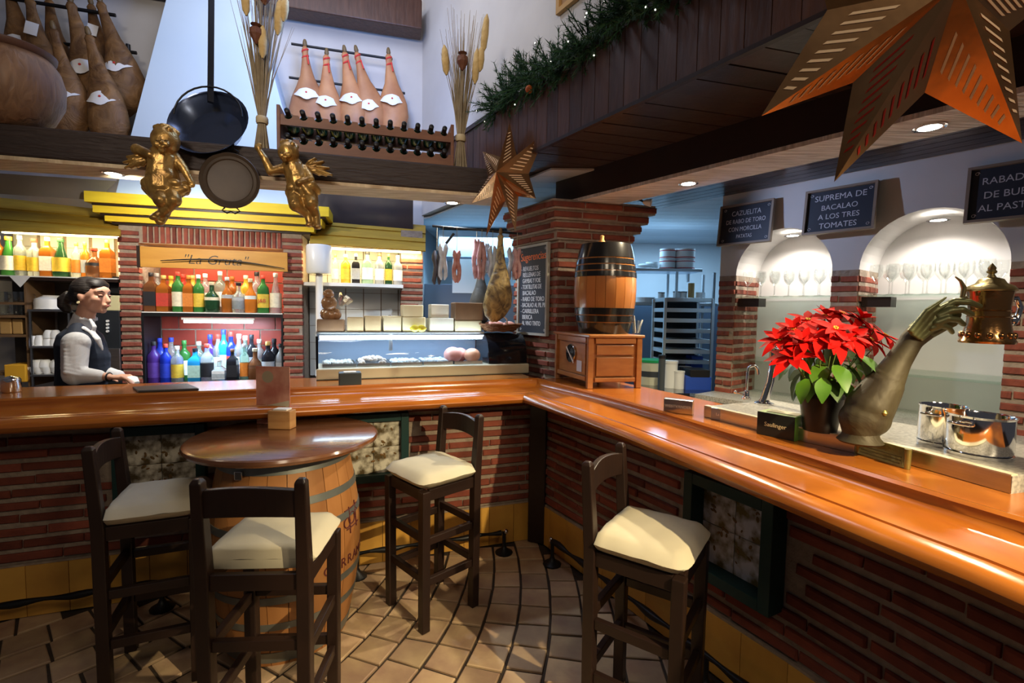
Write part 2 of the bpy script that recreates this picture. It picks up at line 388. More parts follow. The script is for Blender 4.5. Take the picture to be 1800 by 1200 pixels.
# ================================================================ foot rail
def footrail(path,label):
    P=[Vec(p) for p in path]; t=thing('foot_rail',label,'foot rail',(P[0].x,P[0].y,0))
    pts=[];rs=[]
    for i in range(len(P)-1):
        d=P[i+1]-P[i]; k=max(2,int(d.length/0.03))
        for j in range(k):
            q=P[i]+d*(j/k); s=len(pts); pts.append((q.x,q.y,0.135+0.003*math.sin(s*0.9))); rs.append(0.014+0.005*math.sin(s*0.8))
    MB().tube(pts,rs,8).build('rail',M_black,t,smooth=60,world=True)
    return t
def railpost(t,x,y):
    MB().lathe([(0.055,0.0),(0.055,0.008),(0.02,0.03),(0.011,0.05),(0.011,0.12),(0.016,0.135)],12,(x,y,0)).build('pedestal',M_black,t,smooth=50,world=True)
fl=footrail([(-3.2,1.79),(-0.02,2.93)],'black wrought foot rail on pedestals along the brick bar left of the corner')
for k in(-2.9,-1.72,-0.85): railpost(fl,k,1.79+(k+3.2)*0.3585)
railpost(fl,-0.03,2.93)
fr=footrail([(0.26,2.82),(0.43,2.52),(0.745,1.96),(0.925,1.63),(1.07,1.31),(1.2,0.96),(1.32,0.5)],'black wrought foot rail on pedestals along the curving brick bar right of the corner')
railpost(fr,0.26,2.80); railpost(fr,0.80,1.86); railpost(fr,1.13,1.15)
for t,q in((fl,(-0.02,2.93)),(fl,(-0.19,2.869)),(fr,(0.255,2.83))): MB().ball((q[0],q[1],0.137),0.017).build('end_cap',M_chrome,t,smooth=180,world=True,label='bright metal end cap')
# ================================================================ framed tile pictures in the bar front
M_pic=mat('tile_picture',(0.70,0.66,0.55),0.35,col2=(0.10,0.07,0.03),sc=16,contrast=0.09,detail=3)
M_pic2=mat('tile_picture_blue',(0.58,0.60,0.68),0.35,col2=(0.13,0.10,0.03),sc=14,contrast=0.09,detail=3)
M_green=mat('dark_green_frame',(0.008,0.040,0.038),0.45)
def picture(c,d,z0,z1,w,m,label,dep=0.05):
    d=Vec(d).normalized(); rz=math.atan2(d.y,d.x); t=thing('tile_picture',label,'picture',(c[0],c[1],(z0+z1)/2),rz)
    h=z1-z0; b=0.045
    for s in(-1,1):
        MB().box((s*(w/2-b/2),-dep/2+0.01,0),(b,dep,h)).build('frame_stile',M_green,t,bevel=0.003)
        MB().box((0,-dep/2+0.01,s*(h/2-b/2)),(w-2*b,dep,b)).build('frame_rail',M_green,t,bevel=0.003)
    nx,nz=2,2; iw=(w-2*b)/nx; ih=(h-2*b)/nz
    me=MB().box((0,0,0),(iw-0.003,0.012,ih-0.003)).mesh('picture_tile',m)
    for i in range(nx):
        for j in range(nz): inst(me,t,(-w/2+b+iw*(i+0.5),0.0,-h/2+b+ih*(j+0.5)))
    # painted sprigs, raised glaze on the tiles
    mb=MB()
    random.seed(len(label))
    for k in range(26):
        cx=random.uniform(-w/2+b+.03,w/2-b-.03); cz=random.uniform(-h/2+b+.03,h/2-b-.03); a=random.uniform(0,PI); r=random.uniform(.006,.014)
        mb.ball((cx,-0.0065,cz),(r,0.0012,r*0.55),8,4,Matrix.Rotation(a,3,'Y'))
    mb.build('painted_sprigs',mat('olive_glaze',(0.10,0.075,0.02),0.4,col2=(0.25,0.12,0.04),sc=30),t,smooth=180,kind='stuff')
    return t
dl=(0.941,0.338)
picture((-1.78,2.43),dl,0.50,0.90,0.40,M_pic,'dark green framed picture of painted tiles in the bar front behind the left bar stool')
picture((-0.80,2.78),dl,0.50,0.90,0.40,M_pic,'dark green framed picture of painted tiles between barrel table and corner bar stool')
picture((0.905,1.88),(0.479,-0.878),0.42,0.84,0.40,M_pic2,'dark green box-framed picture of painted tiles behind the right bar stool',0.09)
# ================================================================ upper beams, canopy, walls
BL0=(-2.63,2.52); BLd=Vec((0.966,0.259)); BLn=Vec((-0.259,0.966))     # front of the beam over the left counter
def bl(m,v=0,z=0): q=Vec(BL0)+BLd*m+BLn*v; return (q.x,q.y,z)
ZB0,ZB1=2.2475,2.42
t=thing('wooden_beam','long dark old wooden beam over the left counter, cherubs and pans hang on its face','beam',bl(-1.2,0,ZB0))
MB().prism([bl(-1.3,0)[:2],bl(2.75,0)[:2],bl(2.75,0.24)[:2],bl(-1.3,0.24)[:2]],ZB0+0.012,ZB1).build('beam',M_beam,t,world=True,bevel=0.012)
MB().prism([bl(-1.3,0.004)[:2],bl(2.75,0.004)[:2],bl(2.75,0.26)[:2],bl(-1.3,0.26)[:2]],ZB0-0.008,ZB0+0.012).build('underside_board',M_pale,t,world=True,label='pale weathered board along the underside')
# fascia of the right canopy
FA=Vec((-0.128,3.19)); Fd=Vec((0.537,-0.843)); Fn=Vec((0.843,0.537))
def fa(m,v=0): q=FA+Fd*m+Fn*v; return (q.x,q.y)
cano=thing('canopy','dark board-clad canopy box hanging above the right counter, garland along its top','canopy',(*fa(1.2),2.42))
org=cano.location
fb=MB().box((0,0,0),(0.092,0.02,0.34)).mesh('fascia_board',M_board)
k=0;m_=-0.62
while m_<3.4:
    q=fa(m_,0.0); inst(fb,cano,(q[0]-org.x,q[1]-org.y,2.59-org.z),math.atan2(Fd.y,Fd.x)+random.uniform(-.02,.02),(1,1,1)); m_+=0.0955
MB().prism([fa(-0.64,-0.02),fa(3.4,-0.02),fa(3.4,0.13),fa(-0.64,0.13)],2.76,2.79).build('top_ledge',M_dark,cano,world=True)
MB().prism([fa(-0.64,-0.012),fa(3.4,-0.012),fa(3.4,0.012),fa(-0.64,0.012)],2.405,2.422).build('bottom_lip',M_dark,cano,world=True)
RB0=Vec((0.662,2.93)); RBd=Vec((0.602,-0.798)); RBn=Vec((0.798,0.602))
def rb(m,v=0): q=RB0+RBd*m+RBn*v; return (q.x,q.y)
# soffit boards run across from the fascia to the beam
def sof(m0,m1):
    out=[]
    for m in(m0,m1):
        p=FA+Fd*m; d=Vec((0.966,0.259)); den=d.x*(-RBd.y)+d.y*RBd.x
        w=RB0-p; s=(w.x*(-RBd.y)+w.y*RBd.x)/den; out.append((p,p+d*s))
    return out
m_=-0.95
while m_<3.3:
    (a,b),(c,d)=sof(m_,m_+0.128); mb=MB(); o0=(a+d)/2
    mb.prism([(p-o0)[:] for p in(a,b,d,c)],-0.008+random.uniform(-.002,.002),0.012)
    o=mb.build('soffit_board',M_soffit,cano); o.location=(o0.x-org.x,o0.y-org.y,0.012); m_+=0.135
MB().prism([fa(-0.55,0.0),fa(3.3,0.0),rb(2.9,0.05),rb(-0.5,0.05)],2.435,2.45).build('soffit_backing',M_dark,cano,world=True)
t=thing('wooden_beam','whitewashed weathered beam with spotlights over the right counter aisle','beam',(*rb(0.5),ZB0))
MB().prism([rb(-0.62,0),rb(2.6,0),rb(2.6,0.27),rb(-0.62,0.27)],ZB0+0.01,2.43).build('beam',M_dark,t,world=True)
MB().prism([rb(-0.62,-.003),rb(2.6,-.003),rb(2.6,0.275),rb(-0.62,0.275)],ZB0-0.01,ZB0+0.01).build('underside_board',M_pale2,t,world=True,label='grey-white weathered underside board')
# wall with niches on the right
W0=Vec((1.593,3.66)); Wd=Vec((0.618,-0.786)); Wn=Vec((0.786,0.618))
def w_(s,v=0): q=W0+Wd*s+Wn*v; return Vec((q.x,q.y))
ZN=1.793
def niche_wall():
    mb=MB(); zt=2.44; segs=[(0.085,0.71),(0.855,1.508)]
    def P(s,z,v=0): q=w_(s,v); return (q.x,q.y,z)
    def quad(a,b,c,d): mb.add([a,b,c,d],[(0,1,2,3)])
    xs=[-0.04]
    def col(s0,s1,z0,z1): quad(P(s0,z0),P(s1,z0),P(s1,z1),P(s0,z1))
    col(-0.04,0.085,0,zt); col(0.71,0.855,0,zt); col(1.508,2.6,0,zt)
    for s0,s1 in segs:
        c=(s0+s1)/2; r=(s1-s0)/2; n=20; dp=0.36
        arc=[(c-r*math.cos(PI*i/n),ZN+r*0.98*math.sin(PI*i/n)) for i in range(n+1)]
        for i in range(n):
            a,b=arc[i],arc[i+1]; quad(P(a[0],a[1]),P(b[0],b[1]),P(b[0],zt),P(a[0],zt))
            quad(P(a[0],a[1]),P(b[0],b[1]),P(b[0],b[1],dp),P(a[0],a[1],dp))
        quad(P(s0,0),P(s0,ZN),P(s0,ZN,dp),P(s0,0,dp)); quad(P(s1,0),P(s1,ZN),P(s1,ZN,dp),P(s1,0,dp))
        quad(P(s0-.02,0,dp),P(s1+.02,0,dp),P(s1+.02,zt,dp),P(s0-.02,zt,dp))
    quad(P(-0.04,0),P(-0.04,0,0.5),P(-0.04,zt,0.5),P(-0.04,zt))
    quad(P(-0.06,0,0.5),P(2.6,0,0.5),P(2.6,zt,0.5),P(-0.06,zt,0.5))
    return mb
wr=niche_wall().build('wall_right',M_plaster,None); struct(wr)
# brick pillars of the niche wall (parts of the wall)
for a_,b_ in ((-0.04,0.085),(0.71,0.855),(1.508,2.1)):
    MB().prism([w_(a_+.001,-.004)[:],w_(b_-.001,-.004)[:],w_(b_-.001,.002)[:],w_(a_+.001,.002)[:]],0.9,ZN).build('mortar_face',M_mortar,wr)
for s_ in (0.085,0.855):
    MB().prism([w_(s_-.002,0)[:],w_(s_+.004,0)[:],w_(s_+.004,.355)[:],w_(s_-.002,.355)[:]],0.9,ZN).build('mortar_face',M_mortar,wr)
class Off: pass
def wallbricks(parent,path,z0,z1,seed,**k): return brick_wall(parent,path,z0,z1,seed=seed,**k)
for i,(a,b) in enumerate(((-0.04,0.085),(0.71,0.855),(1.508,2.1))):
    p,q=w_(a,-0.002),w_(b,-0.002)
    path=[q,p] if False else [p,q]
    # face toward the room is on the right-hand side of travel
    path=[p,q]
    wallbricks(wr,path,0.90,ZN+0.002,20+i,out=0.012,length=0.20,gap=0.008)
for i,s in enumerate((0.085,0.855)):
    p,q=w_(s,0.34),w_(s,0.0)
    wallbricks(wr,[q,p],0.90,ZN+0.002,30+i,out=0.010,length=0.18,gap=0.008)
# rear soffit between the beam and the niche wall, boards along the beam
rs=thing('rear_soffit','dark narrow-boarded ceiling between the whitewashed beam and the niche wall','ceiling boards',(1.6,2.6,2.36))
for j in range(10):
    v0=0.28+j*0.085
    o0=rb(0.9,v0+0.04); mb=MB(); mb.box((0,0,0),(4.2,0.079,0.014))
    o=mb.build('soffit_board',M_soffit,rs); o.location=(o0[0]-1.6,o0[1]-2.6,0.022); o.rotation_euler=(0,0,math.atan2(RBd.y,RBd.x))
# ---- main walls
UB=Vec((-0.913,4.853)); UBd=Vec((0.9653,0.261)); UR=Vec((-0.913,4.853)); 
def ub(m,v=0): q=UB+UBd*m+Vec((0.261,-0.9653))*v; return (q.x,q.y)
wb=MB(); 
wb.prism([ub(-5,0),ub(0.02,0),ub(0.02,-0.12),ub(-5,-0.12)],0,5.2); struct(wb.build('wall_back',M_plaster))
# upper right wall stands on the canopy
UR0=Vec((-0.913,4.853))
def ur(m,v=0): q=UR0+Vec((0.537,-0.843))*m+Vec((0.843,0.537))*v; return (q.x,q.y)
struct(MB().prism([ur(-0.03),ur(6.2),ur(6.2,0.15),ur(-0.03,0.15)],2.44,5.2).build('wall_upper_right',M_plaster))
struct(MB().box((0,3.0,5.25),(12,8,0.1)).build('ceiling',M_plaster))
# kitchen room beyond
M_kwall=mat('kitchen_wall_tile',(0.62,0.66,0.68),0.35,col2=(0.55,0.60,0.62),sc=3)
def kit():
    struct(MB().prism([(-1.0,6.3),(3.9,6.3),(3.9,6.4),(-1.0,6.4)],0,2.5).build('wall_kitchen_back',M_kwall))
    struct(MB().prism([(-1.10,4.86),(-1.0,4.86),(-1.0,6.4),(-1.10,6.4)],0,2.5).build('wall_kitchen_left',M_kwall))
    struct(MB().prism([(3.8,2.0),(3.9,2.0),(3.9,6.4),(3.8,6.4)],0,2.5).build('wall_kitchen_right',M_kwall))
    c=thing('kitchen_ceiling','pale boarded kitchen ceiling seen between the beam and the brick pillar','ceiling boards',(0.5,4.8,2.40))
    for j in range(-2,21):
        y=3.36+j*0.15; m_=mat('pale_ceiling_board',(0.50,0.53,0.55),0.5,rnd=0.1)
        def xl(yy): return -0.98 if yy>4.86 else max(-0.98,-0.86+(4.853-yy)*0.637)
        def xr(yy): return 3.75 if yy>3.7 else 1.62+(yy-3.06)*0.5
        if y<3.2: continue
        y0,y1=y-.0725,y+.0725; o=MB().prism([(xl(y0)-.5,y0-4.8),(xr(y0)-.5,y0-4.8),(xr(y1)-.5,y1-4.8),(xl(y1)-.5,y1-4.8)],.006,.018).build('ceiling_board',m_,c)
    for j in range(0):
        me=MB().box((0,0,0),(4.9,0.145,0.012)).mesh('ceiling_board',mat('pale_ceiling_board',(0.50,0.53,0.55),0.5,rnd=0.1))
        y=3.36+j*0.15; x0=-1.0 if y>4.7 else (-0.25-(y-3.19)*0.62)
        L=3.75-x0
        if y<4.0: L=min(L,1.15+(y-3.36)*0.2) 
        inst(me,c,(x0+L/2-0.5,y-4.8,0.012),0,(L/4.9,1,1))
kit()
# ================================================================ back bar with bottles
FL0=Vec((-2.37,3.80)); Fdd=Vec((0.966,0.259)); Fnn=Vec((0.259,-0.966)); FRZ=math.atan2(0.259,0.966)
def fb_(m,v=0): q=FL0+Fdd*m+Fnn*v; return (q.x,q.y)
def fpt(px,py,v=0): q=FL0+Fnn*v; return atP(px,py,q,Fnn)
def fm(p): return (Vec((p[0],p[1]))-FL0).dot(Fdd)
def fz(px,py,v=0): return fpt(px,py,v).z
def fbox(mb,m0,m1,v0,v1,z0,z1): mb.prism([fb_(m0,v0),fb_(m1,v0),fb_(m1,v1),fb_(m0,v1)],z0,z1); return mb
mL0,mL1=fm(fpt(210,540)),fm(fpt(247,540)); mR0,mR1=fm(fpt(497,540)),fm(fpt(532,540))
zLT=fz(370,397); zLB=fz(370,433); zSh=fz(370,549); zBase=0.90
alc=thing('brick_alcove','brick alcove of the back bar with bottle shelves under a yellow stepped cornice','alcove',(*fb_(0),0))
mb=MB(); fbox(mb,mL0+.006,mL1-.006,-.55,-.012,0,zLT); fbox(mb,mR0+.006,mR1-.006,-.55,-.012,0,zLT); fbox(mb,mL1-.01,mR0+.01,-.55,-.012,zLB+.004,zLT); mb.build('mortar_core',M_mortar,alc,world=True)
MB_=MB(); fbox(MB_,mL1-.01,mR0+.01,-.55,0.0,0,zBase).build('base_cabinet',M_dark,alc,world=True)
brick_wall(alc,[fb_(mL0),fb_(mL1)],0.90,zLT,course=0.056,length=0.3,seed=41,gap=0.01)
brick_wall(alc,[fb_(mR0),fb_(mR1)],0.90,zLT,course=0.056,length=0.3,seed=42,gap=0.01)
brick_wall(alc,[fb_(mL1,-.30),fb_(mL1,-.0)][::-1],0.90,zLB,course=0.056,length=0.3,seed=43,gap=0.01) if False else None
brick_wall(alc,[fb_(mR0,-.02),fb_(mR0,-.34)][::-1],0.90,zLB,course=0.056,length=0.16,seed=44,gap=0.01,out=0.006) if False else None
k=25
for i in range(k):
    m_=mL1+0.02+(mR0-mL1-0.02)*(i+0.5)/k; q=fb_(m_,-0.025)
    inst(random.choice(BR),alc,(q[0]-alc.location.x,q[1]-alc.location.y,(zLT+zLB)/2),scale=((zLT-zLB-.02)/0.24,1,0.72),rot=Euler((0,R(90),FRZ),'XYZ'))
# red tiled back of the alcove
M_redt=mat('red_glazed_tile',(0.50,0.075,0.045),0.4,col2=(0.36,0.05,0.035),sc=5,rnd=0.15)
fbox(MB(),mL1-.01,mR0+.01,-.40,-.36,zBase,zLB).build('back_panel',M_mortar,alc,world=True)
tw=(mR0-mL1)/4; me=MB().box((0,0,0),(tw-.012,.012,.125)).mesh('back_tile',M_redt)
for j in range(8):
    for i in range(5):
        m_=mL1+tw*(i+(0.0 if j%2 else 0.5)); 
        w=1
        if i==4 and not j%2: continue
        if j%2 and i in(0,4): w=0.5; m_+=tw*0.25*(1 if i==0 else -1)
        q=fb_(m_,-0.357); inst(me,alc,(q[0]-alc.location.x,q[1]-alc.location.y,zBase+0.07+j*0.136),FRZ,(w,1,1))
# shelf
fbox(MB(),mL1,mR0,-.34,-.01,zSh-.035,zSh-.008).build('shelf_board',M_black,alc,world=True)
fbox(MB(),mL1+.005,mR0-.005,-.34,-.004,zSh-.008,zSh).build('shelf_cloth',M_white,alc,world=True,label='white cloth lining the shelf')
fbox(MB(),mL1,mL1+.015,-.3,-.006,zBase,zSh-.03).build('shelf_upright',M_black,alc,world=True)
fbox(MB(),mR0-.015,mR0,-.3,-.006,zBase,zSh-.03).build('shelf_upright',M_black,alc,world=True)
q=fpt(385,565,-.03); tube=thing('light_tube','lit white fluorescent tube under the middle shelf of the brick alcove','light',(q.x,q.y,q.z),FRZ)
hw=(fm(fpt(446,565))-fm(fpt(325,565)))/2
MB().tube([(-hw,0,0),(hw,0,0)],0.012,12).build('tube',M_glowc,tube,smooth=60)
MB().box((0,0.0,0.021),(2*hw+.03,0.03,0.016)).build('holder',M_white,tube)
light('AREA',(q.x,q.y-0.0,q.z-0.02),9,(0.55,0.76,1.0),2*hw,0.04,to=(q.x-.04,q.y+.15,q.z-1),parent=tube)
q=fb_(0.02,-0.02)
light('AREA',(q[0],q[1],zLB-.012),6,(1.0,0.85,0.6),0.9,0.05,to=(q[0]-.04,q[1]+.16,1.2),parent=alc)
# stepped yellow cornice
cor=thing('cornice','bright yellow stepped wooden cornice above the brick alcove','cornice',(*fb_(0),zLT))
for i,(xa,xb,ya,yb,v) in enumerate(((148,578,345,367,0.11),(163,566,368,384,0.07),(184,552,385,398,0.04))):
    a,b=fpt(xa,(ya+yb)/2,v),fpt(xb,(ya+yb)/2+8,v); z0=fz(300,yb-1,v); z1=fz(300,ya,v)
    mb=MB(); ma,mc=fm(a),fm(b)
    mb.prism([fb_(ma,v),fb_(mc,v),fb_(mc+.0,-.5),fb_(ma-.0,-.5)],z0+.012,z1)
    mb.build('cornice_board',M_yellow,cor,world=True)
    MB().prism([fb_(ma+.03,v-.03),fb_(mc-.03,v-.03),fb_(mc-.03,-.5),fb_(ma+.03,-.5)],z0-.004,z0+.013).build('shadow_gap',M_dark,cor,world=True)
# dark sheet added as shade above the right shelf canopy, grey sloping plaster above the left one
a,b=fpt(556,398,-.22),fpt(722,402,-.22); o=fbox(MB(),fm(a),fm(b)+.02,-.26,-.22,b.z-.03,fz(640,325,-.22)).build('recess_shade',M_dark,None); tag(o,'dark sheet added as the shade of the gap above the right shelf canopy','panel')
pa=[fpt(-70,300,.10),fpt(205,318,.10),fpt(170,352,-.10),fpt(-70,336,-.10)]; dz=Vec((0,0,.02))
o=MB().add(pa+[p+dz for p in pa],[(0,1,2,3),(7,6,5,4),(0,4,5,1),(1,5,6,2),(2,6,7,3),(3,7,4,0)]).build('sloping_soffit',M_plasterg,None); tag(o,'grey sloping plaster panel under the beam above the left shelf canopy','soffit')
# hood behind the beam
hb=[fpt(198,345,0.05),fpt(548,352,0.05)]; hz=hb[0].z-0.06
mt=4.7; ht0=fpt(292,0,-0.30); ht1=fpt(452,0,-0.30)
h0,h1=fm(hb[0]),fm(hb[1]); t0,t1=fm(ht0),fm(ht1); zt=ht0.z
k_=(5.15-hz)/(zt-hz); t0=h0+(t0-h0)*k_; t1=h1+(t1-h1)*k_; vt=0.05-0.35*k_
def p3(m,v,z): q=fb_(m,v); return (q[0],q[1],z)
hood=MB().add([p3(h0,.05,hz),p3(h1,.05,hz),p3(h1,-.58,hz),p3(h0,-.58,hz),p3(t0,vt,5.15),p3(t1,vt,5.15),p3(t1,-.75,5.15),p3(t0,-.75,5.15)],[(0,1,5,4),(1,2,6,5),(2,3,7,6),(3,0,4,7),(3,2,1,0),(4,5,6,7)]).build('chimney_hood',M_hood,None)
tag(hood,'tall tapering pale chimney hood rising behind the beam above the yellow cornice','hood')
# sign with rod
sg=thing('sign_board','ochre wooden sign with script lettering above the alcove bottles','sign',(*fb_(0,0.02),0))
a,b=fpt(246,450,.03),fpt(505,456,.03); z0,z1=fz(370,473,.03),fz(370,438,.03); A,B=fm(a),fm(b)
fbox(MB(),A,B,.012,.03,z0,z1).build('board',mat('sign_ochre',(0.60,0.29,0.045),0.5,col2=(0.50,0.22,0.03),sc=4,st=(1,1,6)),sg,world=True,bevel=.002)
fbox(MB(),A-.02,A,.0,.035,z0-.004,z1+.004).build('end_piece',M_dark,sg,world=True)
q=fb_((A+B)/2,.0315); 
Mx=Matrix.Translation((-sg.location.x,-sg.location.y,0))@frameM((q[0],q[1],(z0+z1)/2-.01),(Fdd.x,Fdd.y,0),(0.28,0.075,1))
text('"La Gruta"',0.105,M_dark,sg,Mx,bold=-0.001)
rod=MB(); pts=[]
for i in range(17):
    f=i/16; m_=fm(fpt(282+f*218,0+455,.06)); zz=fz(282,458,.06)+(fz(500,472,.06)-fz(282,458,.06))*f+0.035*math.sin(PI*f); q=fb_(m_,.06); pts.append((q[0],q[1],zz))
tag(rod.tube(pts,[.002+.003*math.sin(PI*i/16)+.001 for i in range(17)],8).build('curved_rod',M_black,None,smooth=60),'thin dark bow-shaped rod across the ochre sign','rod')
# ---- bottles
LIQ={'amber':(0.42,0.13,0.02),'brown':(0.13,0.05,0.02),'green':(0.05,0.22,0.05),'dkgreen':(0.02,0.07,0.03),'clear':(0.72,0.78,0.78),'blue':(0.02,0.05,0.55),'purple':(0.10,0.04,0.30),'sky':(0.03,0.36,0.75),'black':(0.015,0.015,0.02),'yellow':(0.70,0.48,0.05),'red':(0.55,0.05,0.03),'orange':(0.70,0.22,0.03),'tint':(0.45,0.68,0.58),'cream':(0.75,0.68,0.5),'white':(0.85,0.84,0.82),'grey':(0.4,0.42,0.45),'gold':(0.65,0.42,0.12)}
def gm(c):
    tr=0.82 if c in('clear','tint') else 0.45
    if c in('black','cream','white','brown'): tr=0.1
    return mat('bottle_glass_'+c,LIQ[c],0.08,trans=tr,ior=1.3)
def lm(c): return mat('label_'+c,LIQ[c],0.55,col2=tuple(x*0.75 for x in LIQ[c]),sc=60)
SHAPE={'tall':[(0.96,0),(1,.02),(1,.60),(.92,.68),(.5,.76),(.36,.80),(.33,.95),(.36,.955),(.36,1)],
 'wine':[(0.96,0),(1,.02),(1,.5),(.85,.6),(.45,.72),(.34,.8),(.33,.95),(.37,.955),(.37,1)],
 'squat':[(0.9,0),(1,.03),(1.05,.35),(.9,.55),(.5,.66),(.33,.72),(.32,.92),(.38,.93),(.38,1)],
 'cone':[(0.96,0),(1,.03),(.95,.3),(.6,.6),(.35,.78),(.3,.93),(.36,.94),(.36,1)]}
BC={}
def bottle(loc,h,r,col,lab,capc,label,group,shape='tall',square=False,rz=0,logo=None):
    key=(round(h,3),round(r,3),col,lab,capc,shape,square)
    t=thing('bottle',label,'bottle',loc,rz,group)
    pr=SHAPE[shape]; n=4 if square else 14
    if key not in BC:
        if square:
            P=[(rr*r*1.3 if z<.7 else rr*r*1.2,z*h) for rr,z in pr if z<=.96]
            g=MB().lathe(P,4,ph=PI/4).mesh('glass',gm(col),35)
        else: g=MB().lathe([(rr*r,z*h) for rr,z in pr if z<=.96],n).mesh('glass',gm(col),45)
        c=MB().lathe([(r*.38,h*.90),(r*.40,h*.905),(r*.40,h*.995),(r*.36,h)],12).mesh('cap',lm(capc),50)
        if square: l=MB().box((0,0,h*.33),(r*1.88,r*1.88,h*.36)).mesh('paper_label',lm(lab))
        else: l=MB().lathe([(r*1.012,h*.14),(r*1.012,h*.50)],14,cap=False).mesh('paper_label',lm(lab),60)
        BC[key]=(g,c,l)
    g,c,l=BC[key]
    inst(g,t,name='glass'); inst(c,t,name='cap'); inst(l,t,name='paper_label')
    if logo:
        text(logo[0],logo[1],lm(logo[2]),t,frameM((0,-r*1.03,h*.32),(1,0,0),(0,0,1)))
    return t
def row(items,z,v,where,group,hs=1.0):
    for i,it in enumerate(items):
        px,pyt,col,lab,cp=it[:5]; shp=it[5] if len(it)>5 else 'tall'; sq=it[6] if len(it)>6 else False; w=it[7] if len(it)>7 else 20; lg=it[8] if len(it)>8 else None
        q=fpt(px,540,v); top=fpt(px,pyt,v).z; h=max(0.12,top-z); r=w/2/F_PX*q.y*0.96
        names={'tint':'pale green','dkgreen':'dark green','sky':'bright blue','clear':'clear glass'}
        bottle((q.x,q.y,z+0.0005),h,r,col,lab,cp,f"{names.get(col,col)} bottle with {lab} label, {ORD[i]} from left {where}",group,shp,sq,FRZ,lg)
up=[(267,479,'brown','black','black','tall',True),(289,484,'amber','red','gold','tall',True),(314,478,'green','cream','red','tall',False,20),(333,484,'amber','orange','orange','tall',True,17),(350,483,'green','yellow','white','tall',False,18),(373,496,'dkgreen','cream','cream','squat',False,24),(400,487,'amber','grey','grey','squat',False,19),(420,497,'clear','grey','black','squat',False,22),(441,490,'orange','clear','cream','squat',False,20),(463,484,'green','yellow','red','tall',False,20,('J&B',0.042,'red')),(485,480,'clear','cream','white','cone',False,20)]
row(up,zSh,-.07,'in front, upper alcove shelf','bottles on the upper alcove shelf')
row([(277,480,'clear','white','grey'),(302,485,'yellow','cream','yellow'),(323,482,'red','cream','red'),(340,484,'yellow','yellow','gold'),(362,481,'clear','white','white'),(388,477,'tint','white','white'),(409,486,'amber','cream','amber'),(433,484,'yellow','cream','cream'),(452,478,'clear','grey','black')],zSh,-.2,'at the rear, upper alcove shelf','bottles on the upper alcove shelf')
lo=[(268,600,'purple','purple','black','tall',False,21),(289,604,'blue','blue','red','tall',False,19,('WHISKY',0.014,'white') if False else None),(309,608,'clear','yellow','white','tall',False,20),(341,612,'sky','tint','black','tall',True,21),(362,604,'clear','black','red','tall',False,21),(384,632,'clear','white','white','squat',True,22),(407,613,'black','black','brown','tall',True,18),(428,604,'tint','orange','grey','tall',False,16),(447,612,'brown','brown','cream','squat',False,24),(470,600,'black','grey','gold','tall',False,22),(492,604,'grey','grey','black','tall',False,17)]
row(lo,zBase,-.07,'in front, lower alcove shelf','bottles on the lower alcove shelf')
row([(279,594,'blue','blue','blue'),(299,593,'clear','blue','blue'),(322,598,'green','white','green'),(348,600,'tint','white','clear'),(368,588,'purple','grey','blue'),(382,587,'clear','white','red'),(392,579,'sky','tint','blue'),(405,583,'blue','red','red'),(419,587,'clear','white','white'),(430,590,'tint','white','white'),(441,588,'black','grey','black'),(455,596,'clear','cream','white'),(481,595,'black','black','black'),(497,592,'black','grey','black')],zBase,-.21,'at the rear, lower alcove shelf','bottles on the lower alcove shelf')
# ---- awnings over the side shelves
def awning(label,xa,xb,yt,yb,v0,v1,n=3):
    t=thing('shelf_canopy',label,'canopy',tuple(fpt((xa+xb)/2,yb,v1)))
    for i in range(n):
        f0,f1=i/n,(i+1)/n
        va,vb=v0+(v1-v0)*f0,v0+(v1-v0)*f1
        pa=[fpt(xa,yt[0]+(yb[0]-yt[0])*f0,va),fpt(xb,yt[1]+(yb[1]-yt[1])*f0,va)]
        pb=[fpt(xa,yt[0]+(yb[0]-yt[0])*f1,vb),fpt(xb,yt[1]+(yb[1]-yt[1])*f1,vb)]
        dz=Vec((Fnn.x,Fnn.y,0.6)).normalized()*0.016; off=dz*(0.35*i)
        P=[pa[0]+off,pa[1]+off,pb[1]+off+dz*.6,pb[0]+off+dz*.6]; Q=[p-dz for p in P]
        MB().add(P+Q,[(0,1,2,3),(7,6,5,4),(0,4,5,1),(1,5,6,2),(2,6,7,3),(3,7,4,0)]).build('canopy_board',M_ochre,t,world=True)
    return t
def awn2(*a): pass
def yb(p): return p
tL=thing
